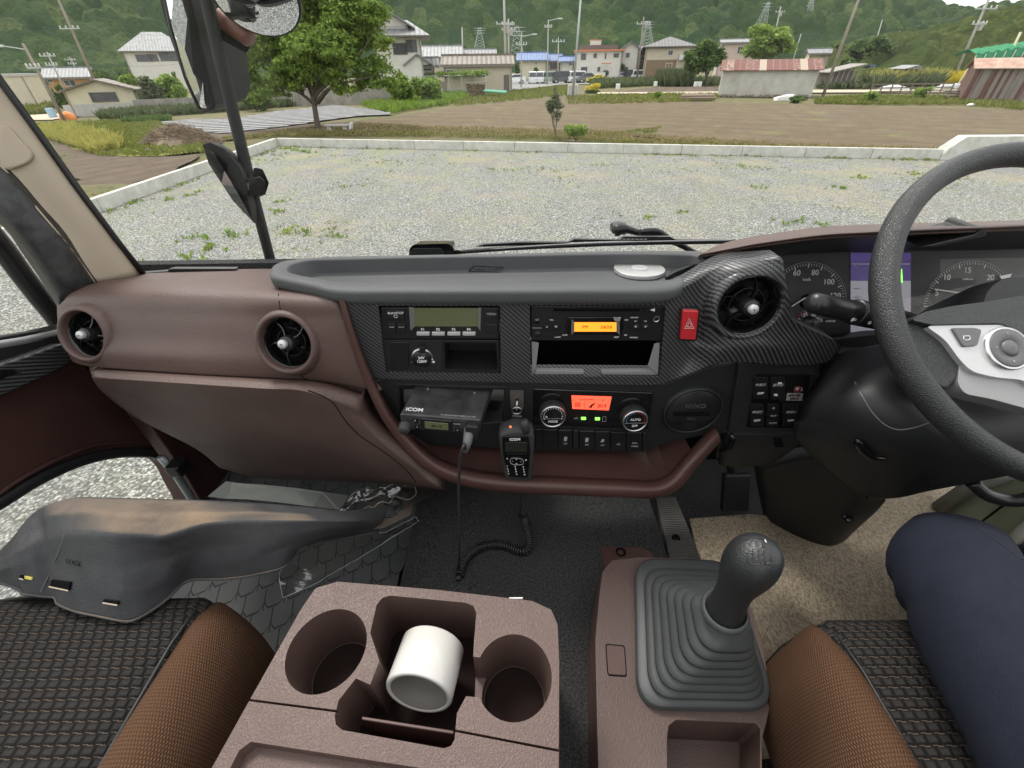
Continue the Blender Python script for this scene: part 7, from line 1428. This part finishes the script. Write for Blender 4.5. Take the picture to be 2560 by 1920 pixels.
# ================================================================ loose plastic cover on the seat
def dusty():
    m = M('dusty_black_plastic', (.035, .036, .038), .6, spec=.3); nt = m.node_tree; _, v = xyz(nt); n = noi(nt, v, 7, 7, .7); n2 = noi(nt, v, 45, 4, .6)
    c = mixc(nt, rng(nt, n, .4, .7), (.030, .031, .034), (.065, .067, .07)); g = nd(nt, 'ShaderNodeNewGeometry'); s_ = nd(nt, 'ShaderNodeSeparateXYZ'); nt.links.new(g.outputs['Normal'], s_.inputs[0]); sx = nd(nt, 'ShaderNodeSeparateXYZ'); nt.links.new(v, sx.inputs[0])
    k = math_(nt, 'MULTIPLY', rng(nt, s_.outputs[2], .80, .97), math_(nt, 'MULTIPLY', rng(nt, sx.outputs[0], -.62, -.38), rng(nt, n, .25, .55)))
    base(nt, mixc(nt, math_(nt, 'MULTIPLY', k, .8), c, (.24, .17, .11))); c = None; bumpn(nt, math_(nt, 'ADD', n2, noi(nt, v, 400, 3)), .3, .002); nt.links.new(math_(nt, 'ADD', .55, math_(nt, 'MULTIPLY', k, .35)), nt.nodes['Principled BSDF'].inputs['Roughness']); return m
def pzr(pts): return [PZ(*p) for p in pts]
rows = [pzr([(-40, 1430, -.53), (20, 1385, -.50), (50, 1350, -.48), (75, 1315, -.46), (120, 1290, -.45), (200, 1280, -.45), (320, 1280, -.455), (500, 1284, -.46), (760, 1294, -.50), (870, 1300, -.53), (1000, 1290, -.60)]),
        pzr([(-20, 1395, -.515), (30, 1345, -.465), (62, 1300, -.435), (98, 1265, -.415), (181, 1239, -.405), (326, 1242, -.41), (506, 1247, -.42), (640, 1255, -.44), (760, 1265, -.47), (862, 1277, -.51), (970, 1262, -.58)]),
        pzr([(-30, 1410, -.51), (35, 1360, -.455), (80, 1310, -.425), (130, 1285, -.405), (215, 1275, -.397), (350, 1290, -.40), (510, 1280, -.41), (640, 1280, -.43), (780, 1285, -.46), (880, 1291, -.505), (965, 1280, -.575)]),
        pzr([(-40, 1425, -.505), (35, 1385, -.455), (95, 1350, -.43), (170, 1335, -.412), (280, 1335, -.405), (390, 1352, -.41), (520, 1308, -.415), (640, 1305, -.435), (795, 1302, -.462), (895, 1303, -.505), (955, 1300, -.57)]),
        pzr([(-45, 1440, -.505), (30, 1415, -.468), (90, 1400, -.452), (175, 1400, -.440), (300, 1420, -.44), (400, 1400, -.445), (500, 1365, -.45), (640, 1350, -.46), (790, 1325, -.475), (895, 1313, -.515), (950, 1310, -.575)]),
        pzr([(-45, 1450, -.51), (15, 1440, -.488), (85, 1450, -.475), (180, 1465, -.466), (320, 1490, -.465), (405, 1455, -.470), (470, 1410, -.478), (620, 1400, -.482), (730, 1360, -.49), (880, 1325, -.525), (948, 1318, -.58)]),
        pzr([(-45, 1460, -.51), (0, 1455, -.50), (90, 1486, -.493), (185, 1527, -.492), (330, 1556, -.492), (400, 1510, -.494), (462, 1448, -.502), (610, 1441, -.507), (715, 1418, -.515), (745, 1362, -.525), (945, 1330, -.585)])]
RC = [lin(r, 110) for r in rows]; R_ = []
for _ in range(4): RC = [[r[0]]+[(r[j-1]+r[j]*2+r[j+1])/4 for j in range(1, 109)]+[r[109]] for r in RC]
for a_, b_ in zip(RC, RC[1:]): R_ += [[p.lerp(q, k/10) for p, q in zip(a_, b_)] for k in range(10)]
R_.append(RC[-1])
for _ in range(2): R_ = [R_[0]]+[[(R_[i-1][j]+R_[i][j]*2+R_[i+1][j])/4 for j in range(110)] for i in range(1, len(R_)-1)]+[R_[-1]]
for i, r in enumerate(R_):
    for j, p in enumerate(r):
        f = j/109
        w_ = min(1, max(0, (i-10)/14)); amp = -.007*math.exp(-((f-.262+i*.0008)/.017)**2)*w_+.005*math.exp(-((f-.20+i*.0008)/.02)**2)*w_-.006*math.exp(-((f-.475)/.030)**2)*w_+.003*math.exp(-((f-.60)/.03)**2)*w_
        p += Vector((0, -.75, .6))*amp
vs, fs = grid(R_, (0, .001, -.0035)); DUSTM = dusty(); cvr = mesh('plastic_cover', vs, fs, DUSTM, None, smooth=True); TCV = bvh(cvr); rayc = lambda u, v: hit(TCV, u, v, 0)
finish(cvr, smooth=True); MB().tube([p+Vector((0, 0, -.0015)) for p in R_[-1]], .0019, 6).build('cover_edge', DUSTM, cvr, smooth=True)
pa = [rayc(u, v) for u, v in ((161, 1335), (150, 1372), (138, 1402), (122, 1440), (102, 1480))]; pa = [p for p in pa if p]
if len(pa) > 2: MB().tube(catmull(pa, 14), .0008, 5).build('mould_line', M('mould_grey', (.10, .10, .10), .6), cvr)
for q in ([(134, 1448), (181, 1454), (177, 1474), (130, 1464)], [(263, 1497), (301, 1502), (299, 1510), (263, 1504)], [(53, 1437), (64, 1439), (64, 1446), (54, 1443)]):
    P = [rayc(u, v) for u, v in q]
    if all(P):
        n_ = (P[1]-P[0]).cross(P[2]-P[1]).normalized(); n_ = n_ if n_.z > 0 else -n_; cc = sum(P, Vector())/4
        MB().prism([p+n_*.0022 for p in P], n_*-.003).build('slot', DARK, cvr); MB().tube([P[3]+n_*.0025, P[2]+n_*.0025], .0008, 5).build('slot_rim', BEI, cvr)
P = [rayc(u, v) for u, v in ((64, 1439), (83, 1443), (82, 1449), (64, 1446))]
if all(P): MB().prism([p+Vector((0, -.001, .001)) for p in P], (0, .001, -.001)).build('yellow_tag', M('tag_yellow', (.7, .6, .15), .5), cvr)
tag(cvr, 'large loose dusty black moulded plastic cover lying across the passenger seat', 'plastic cover')
P = [rayc(u, v) for u, v in ((183, 1404), (226, 1407))]
if all(P): text('LOCK', rayc(184, 1408)+Vector((0, 0, .001)), .008, BLK, cvr, x=(1, -.25, 0), y=(.1, .5, .7))
# far tongue of the cover with bolt hole, and clear film
tg = [PZ(u, v, z) for u, v, z in ((905, 1268, -.575), (985, 1222, -.63), (1045, 1218, -.65), (1098, 1222, -.66), (1085, 1236, -.655), (1035, 1262, -.62), (1028, 1287, -.60), (960, 1320, -.575), (880, 1325, -.56), (860, 1290, -.55))]
TGM = MB().prism(tg, (0, 0, -.004)).build('cover_tongue', DUSTM, cvr, bev=.001); p = PZ(983, 1266, -.603); MB().lathe([(.016, 0), (.015, .003), (.009, .003), (.007, -.001), (.0005, -.001)], p, (0, 0, 1), 24, caps=False).build('bolt_boss', BLK, TGM, smooth=True)
r2 = random.Random(21)
def film(name, label, rows, amp, seed):
    R_ = loft(rows, 26, 18)
    for r in R_:
        for p in r: q = noise.noise(p*38+Vector((seed, 0, 0)))+.6*noise.noise(p*90); p.z += q*amp; p.y += q*amp*.5
    vs, fs = grid(R_); o = mesh(name, vs, fs, FILM, None, smooth=False, fix=False)
    MB().tube(R_[0]+[r[-1] for r in R_[1:]]+R_[-1][::-1][1:]+[r[0] for r in R_[-2:0:-1]], .00035, 4, closed=True).build('film_edge', M('film_edge', (.42, .45, .42), .3) if 'film_edge' not in bpy.data.materials else bpy.data.materials['film_edge'], o)
    return tag(o, label, 'plastic wrap')
film('clear_wrap', 'crumpled clear plastic wrap under the glove box corner', [pzr([(845, 1262, -.56), (920, 1228, -.57), (985, 1212, -.58), (1035, 1218, -.59)]), pzr([(850, 1272, -.545), (925, 1245, -.555), (990, 1228, -.56), (1040, 1228, -.58)]), pzr([(870, 1275, -.56), (940, 1262, -.57), (1000, 1248, -.58), (1040, 1238, -.59)])], .012, 1)
film('clear_sleeve', 'flat clear plastic sleeve sticking out below the black cover', [pzr([(745, 1365, -.56), (860, 1340, -.58), (960, 1330, -.60), (1040, 1290, -.62)]), pzr([(720, 1410, -.58), (820, 1400, -.60), (900, 1372, -.61), (1045, 1302, -.63)]), pzr([(698, 1436, -.60), (790, 1440, -.61), (880, 1400, -.62), (1046, 1302, -.64)]), pzr([(707, 1491, -.62), (800, 1452, -.62), (950, 1362, -.63), (1048, 1303, -.64)])], .003, 2)
pa = pzr([(520, 1243, -.44), (560, 1248, -.45), (620, 1250, -.46), (700, 1258, -.47), (780, 1268, -.49), (850, 1276, -.52)]); m = MB(); m.prism(pa+[p+Vector((0, .035, -.012)) for p in reversed(pa)], (0, 0, .0015)); tag(m.build('grey_sheet', M('thin_grey_sheet', (.07, .075, .07), .35)), 'thin dark sheet tucked behind the black cover', 'sheet')
# ================================================================ radio transceiver, handset, key, cords
tx = thing('radio_transceiver', 'black two way radio transceiver half pulled out of the dashboard slot', 'transceiver', PY(1100, 1080, .45))
F4 = pyrow([(999, 1035, .44), (1202, 1050, .44), (1197, 1087, .44), (1003, 1070, .44)]); dv = Vector((.022, .13, 0)); MB().prism(F4, dv).build('case', M('transceiver_case', (.022, .023, .024), .45, noise_=(40, (.05, .05, .05), .1)), tx, bev=.0025, seg=3)
xx = (F4[1]-F4[0]).normalized(); zz = Vector((0, 0, 1)); FP = lambda a, b, o=.0005: F4[3]+(F4[2]-F4[3])*a+(F4[0]-F4[3])*b+Vector((0, -o, 0))
def fq(name, a0, a1, b0, b1, mat, par, th=.002, bev=.0006): P = [FP(a0, b0, th), FP(a1, b0, th), FP(a1, b1, th), FP(a0, b1, th)]; return MB().prism(P, (0, th, 0)).build(name, mat, par, bev=bev)
fq('screen_surround', .26, .66, .08, .92, BLKS, tx, .003, .002); sc = fq('screen', .31, .61, .25, .75, LCDG, tx, .0036, .0006); text('CH 12', FP(.46, .5, .004), .005, LCDI, sc, x=xx)
for a, b, s in ((.19, .72, 'O'), (.21, .28, '<'), (.72, .75, 'FUNC'), (.725, .3, '#')): k = fq('key', a-.035, a+.035, b-.17, b+.17, BLKS, tx, .0025, .0008); text(s, FP(a, b, .003), .0034, GREYP, k, x=xx)
MB().lathe([(.0085, 0), (.008, .009), (.0068, .0115), (.0005, .012)], FP(.06, .3, .002)+Vector((0, 0, .000)), (0, -1, -.1), 24, caps=False).build('volume_knob', RUB, tx, smooth=True)
text('iCOM', F4[0].lerp(F4[1], .15)+Vector((.002, .010, .0008)), .0095, WHT, tx, x=xx, y=(.1, 1, 0), space=1.0, bold=.0002); text('IP ADVANCED RADIO SYSTEM', F4[0].lerp(F4[1], .72)+Vector((0, .004, .0008)), .0036, GREYP, tx, x=xx, y=(.1, 1, 0))
for a, b in ((.18, .45), (.8, .45)): MB().lathe([(.0022, 0), (.0018, .0012), (.0003, .0014)], F4[0].lerp(F4[1], a)+dv*b+Vector((0, 0, .0003)), (0, 0, 1), 12).build('case_screw', CHR, tx)
fq('label_area', .45, .60, 1.0, 1.0, BLKG, tx) if False else None
for a, b in ((.92, .5),): fq('plug_housing', .83, 1.0, .05, .98, BLK, tx, .012, .003)
pg = FP(.88, .35, .012); MB().tube([pg+Vector((0, .01, .004)), pg+Vector((-.002, -.006, -.006)), pg+Vector((-.006, -.010, -.022))], [.0075, .0065, .0042], 12).build('plug', M('plug_grey', (.12, .12, .125), .5), tx, smooth=True)
CORD = M('cord_black', (.024, .025, .026), .33)
cd1 = [pg+Vector((-.006, -.010, -.022)), PY(1160, 1112, .41), PY(1150, 1150, .405), PY(1147, 1220, .40), PY(1148, 1300, .39), PY(1148, 1380, .375), PZ(1146, 1432, -.69), PZ(1147, 1446, -.694)]
tag(MB().tube(catmull(cd1, 40), .0021, 8).build('microphone_cord', CORD, smooth=True), 'straight black cord hanging from the transceiver to the tunnel carpet', 'cord')
# coiled cord
path = catmull([PZ(1150, 1440, -.688), PZ(1158, 1408, -.687), PZ(1188, 1375, -.687), PZ(1230, 1361, -.687), PZ(1268, 1366, -.687), PZ(1302, 1379, -.687), PZ(1322, 1370, -.684), PZ(1322, 1340, -.675), PZ(1314, 1305, -.655), PZ(1309, 1288, -.64)], 60)
L_ = [0]
for a, b in zip(path, path[1:]): L_.append(L_[-1]+(b-a).length)
turns = L_[-1]/.0044; NP = int(turns*12); pts_ = []; a_ = None
for i in range(NP+1):
    d = L_[-1]*i/NP; k = 0
    while k < len(L_)-2 and L_[k+1] < d: k += 1
    f = (d-L_[k])/(L_[k+1]-L_[k]); p = path[k].lerp(path[k+1], f); t = (path[min(k+2, 59)]-path[max(k-1, 0)]).normalized()
    a_ = (t.orthogonal() if a_ is None else (a_-t*a_.dot(t))).normalized(); b_ = t.cross(a_); an = 6.28318*turns*i/NP; pts_.append(p+(a_*math.cos(an)+b_*math.sin(an))*.0068)
tag(MB().tube(pts_, .0015, 6).build('coiled_cord', CORD, smooth=True), 'coiled black handset cord curling over the grey tunnel carpet', 'cord')
tag(MB().tube([PZ(1147, 1452, -.694), PZ(1147, 1443, -.694)], .005, 12).build('cord_bushing', RUB), 'small rubber bushing where the cords enter the carpet', 'bushing')
HY = .43; hs_ = thing('radio_handset', 'black radio handset with keypad hanging below the dashboard key', 'handset', PY(1293, 1140, HY)); HP = lambda u, v, y=HY: PY(u, v, y)
ho_ = [HP(u, v) for u, v in ((1258, 1082), (1290, 1074), (1325, 1080), (1336, 1095), (1335, 1130), (1333, 1180), (1326, 1206), (1305, 1212), (1270, 1208), (1262, 1192), (1252, 1140), (1247, 1095))]
sm = smooth_loop(ho_, 4); hc = sum(sm, Vector())/len(sm); R3 = [[hc+(p-hc)*s+Vector((0, dy, 0)) for p in sm] for s, dy in ((.80, .028), (.95, .026), (1, .018), (1, .008), (.985, .002), (.93, -.001), (.88, -.0015))]
vs = [p for r in R3 for p in r]; k = len(sm); fs = [(i*k+j, i*k+(j+1) % k, (i+1)*k+(j+1) % k, (i+1)*k+j) for i in range(6) for j in range(k)]+[tuple(range(k-1, -1, -1)), tuple(6*k+j for j in range(k))]
hb_ = mesh('handset_body', vs, fs, RUB, hs_, smooth=True, bev=.0)
fy = HY-.0035; fp = MB().prism(rloop([HP(u, v, fy) for u, v in ((1255, 1092), (1322, 1092), (1326, 1130), (1320, 1196), (1272, 1192), (1258, 1140))], .004), (0, .003, 0)).build('face_plate', BLKG, hb_, bev=.0005)
pb('screen', (1263, 1106, 1318, 1130), fy-.0005, .0008, M('screen_dim', (.02, .022, .018), .2), fp); pt('iCOM', 1287, 1099, fy-.0005, .0062, WHT, fp, bold=.0001); pb('button_row', (1266, 1133, 1316, 1136), fy-.0005, .0006, BLKS, fp, 0)
MB().tube(smooth_loop([HP(u, v, fy-.0006) for u, v in ((1278, 1146), (1305, 1148), (1306, 1161), (1279, 1160))], 3), .0004, 4, closed=True).build('cursor_ring', GREYP, fp)
for r in range(4):
    for c3 in range(3): pt('147*2580369#'[c3*4+r], 1268+c3*20+r*1.2, 1166+r*6.4+c3*.6, fy-.0006, .0034, WHT, fp, bold=.00012)
for s, u, v in (('-', 1281, 1153), ('-', 1302, 1154), ('0', 1268, 1147), ('#', 1315, 1150), ('o', 1291, 1148), ('o', 1291, 1159)): pt(s, u, v, fy-.0006, .0036, WHT, fp)
MB().tube([HP(1316, 1080), HP(1312, 1062), HP(1311, 1052)], [.0055, .0055, .005], 16).build('channel_knob', RUB, hb_, smooth=True); MB().lathe([(.0018, 0), (.0015, .001)], HP(1276, 1067, HY), (0, -1, .3), 10).build('status_light', M('light_orange', (.5, .12, .04), .3, emit=((1, .25, .08), .5)), hb_)
MB().tube([HP(1299, 1208, HY+.01), HP(1299, 1218, HY+.01), HP(1300, 1236, HY+.01)], [.007, .006, .0032], 14).build('strain_relief', M('relief_grey', (.07, .07, .07), .5), hb_, smooth=True)
tag(MB().tube(catmull([HP(1300, 1234, HY+.01), PY(1304, 1258, .445), PY(1300, 1280, .455), PY(1299, 1292, .46), PZ(1306, 1290, -.64)], 16), .0019, 7).build('handset_lead', CORD, smooth=True), 'thin lead from the handset down to the coil', 'cord')
ky = thing('key', 'key with ring hanging from a small metal plate above the handset', 'key', PY(1293, 1000, .497))
MB().prism(rloop(prj([(1274, 978), (1309, 978), (1309, 1022), (1277, 1022)], .498), .002), (0, .003, 0)).build('key_plate', M('plate_dull', (.17, .155, .14), .4, .6), ky)
MB().prism(prj([(1289, 1012), (1295, 1012), (1296, 996), (1289, 994)], .494), (0, .002, 0)).build('key_blade', CHR, ky); MB().tube([PY(1292, 1027, .49)+Vector((math.cos(a*.3927)*.0075, 0, math.sin(a*.3927)*.0065)) for a in range(16)], .0012, 6, closed=True).build('key_ring', CHR, ky, smooth=True)
MB().tube([PY(1293, 1000, .496), PY(1292, 1012, .49), PY(1291, 1026, .486)], .001, 6).build('key_stem', CHR, ky); pb('key_tag', [(1278, 1056), (1303, 1058), (1305, 1042), (1280, 1040)], .485, .004, M('tag_dark', (.09, .085, .08), .35, .5), ky, .001)
# ================================================================ driver (seated, only the left leg is in the picture)
def skinmesh(name, V, E, rads, mat, sub=3):
    me = bpy.data.meshes.new(name); me.from_pydata(V, E, []); o = bpy.data.objects.new(name, me); COL.objects.link(o)
    o.modifiers.new('skin', 'SKIN'); 
    sv = me.skin_vertices[0].data
    for i, r in enumerate(rads): sv[i].radius = (r, r) if isinstance(r, float) else r; sv[i].use_root = (i == 0)
    s = o.modifiers.new('sub', 'SUBSURF'); s.levels = s.render_levels = sub
    me2 = evalmesh(o); o.modifiers.clear(); o.data = me2; me2.materials.append(mat)
    for f in me2.polygons: f.use_smooth = True
    return o
C_ = lambda x, y, z: (x, y, H+z)
V = [C_(.62, -.34, -.42), C_(.50, -.26, -.425), C_(.44, -.10, -.43), C_(.425, .06, -.43), C_(.444, .17, -.424), C_(.464, .25, -.424), C_(.545, .28, -.49), C_(.67, .31, -.63), C_(.78, .35, -.76), C_(.82, .38, -.82), C_(.83, .46, -.835),
     C_(.76, -.26, -.425), C_(.80, -.10, -.43), C_(.83, .06, -.43), C_(.85, .22, -.44), C_(.85, .27, -.50), C_(.84, .34, -.65), C_(.83, .42, -.80), C_(.64, -.40, -.24), C_(.64, -.44, .0)]
E_ = [(0, 1), (1, 2), (2, 3), (3, 4), (4, 5), (5, 6), (6, 7), (7, 8), (8, 9), (9, 10), (0, 11), (11, 12), (12, 13), (13, 14), (14, 15), (15, 16), (16, 17), (0, 18), (18, 19)]
rads = [(.13, .10), .078, .074, .070, .066, .062, .056, .052, .044, .038, (.04, .03), .095, .092, .082, .07, .064, .055, .045, (.15, .11), (.17, .12)]
pr = skinmesh('person', V, E_, rads, NAVY)
for v in pr.data.vertices:
    k_ = math.exp(-((v.co.y-.19)/.09)**2); w_ = v.co.y*95+v.co.x*30+noise.noise(v.co*11)*7
    n = noise.noise(Vector((v.co.x*9, v.co.y*5, v.co.z*12)))*.005+(abs(math.sin(w_*.5))**3)*-.006*k_+noise.noise(Vector((v.co.x*34, v.co.y*9, v.co.z*34)))*.0022; v.co += v.normal*n
TPn = bvh(pr); pa = [hit(TPn, u, v, .0002) for u, v in ((2365, 1262), (2395, 1282), (2425, 1306), (2470, 1338), (2515, 1370), (2556, 1400))]; pa = [p for p in pa if p]
if len(pa) > 2: MB().tube(catmull(pa, 20), .0012, 5).build('side_seam', M('seam_navy', (.006, .008, .018), .9), pr)
tag(pr, 'seated driver in navy trousers, left knee beside the steering column', 'person')
# ---- thin air
hz_m = bpy.data.materials.new('thin_haze'); hz_m.use_nodes = True; nt = hz_m.node_tree; nt.nodes.clear(); o_ = nt.nodes.new('ShaderNodeOutputMaterial'); pv = nt.nodes.new('ShaderNodeVolumePrincipled')
pv.inputs['Color'].default_value = (.86, .9, .93, 1); pv.inputs['Density'].default_value = .00016; pv.inputs['Anisotropy'].default_value = .1; nt.links.new(pv.outputs[0], o_.inputs['Volume'])
tag(MB().box((0, 350, 149), (2800, 1300, 306)).build('haze', hz_m), kind='stuff')
SC.cycles.volume_bounces = 0
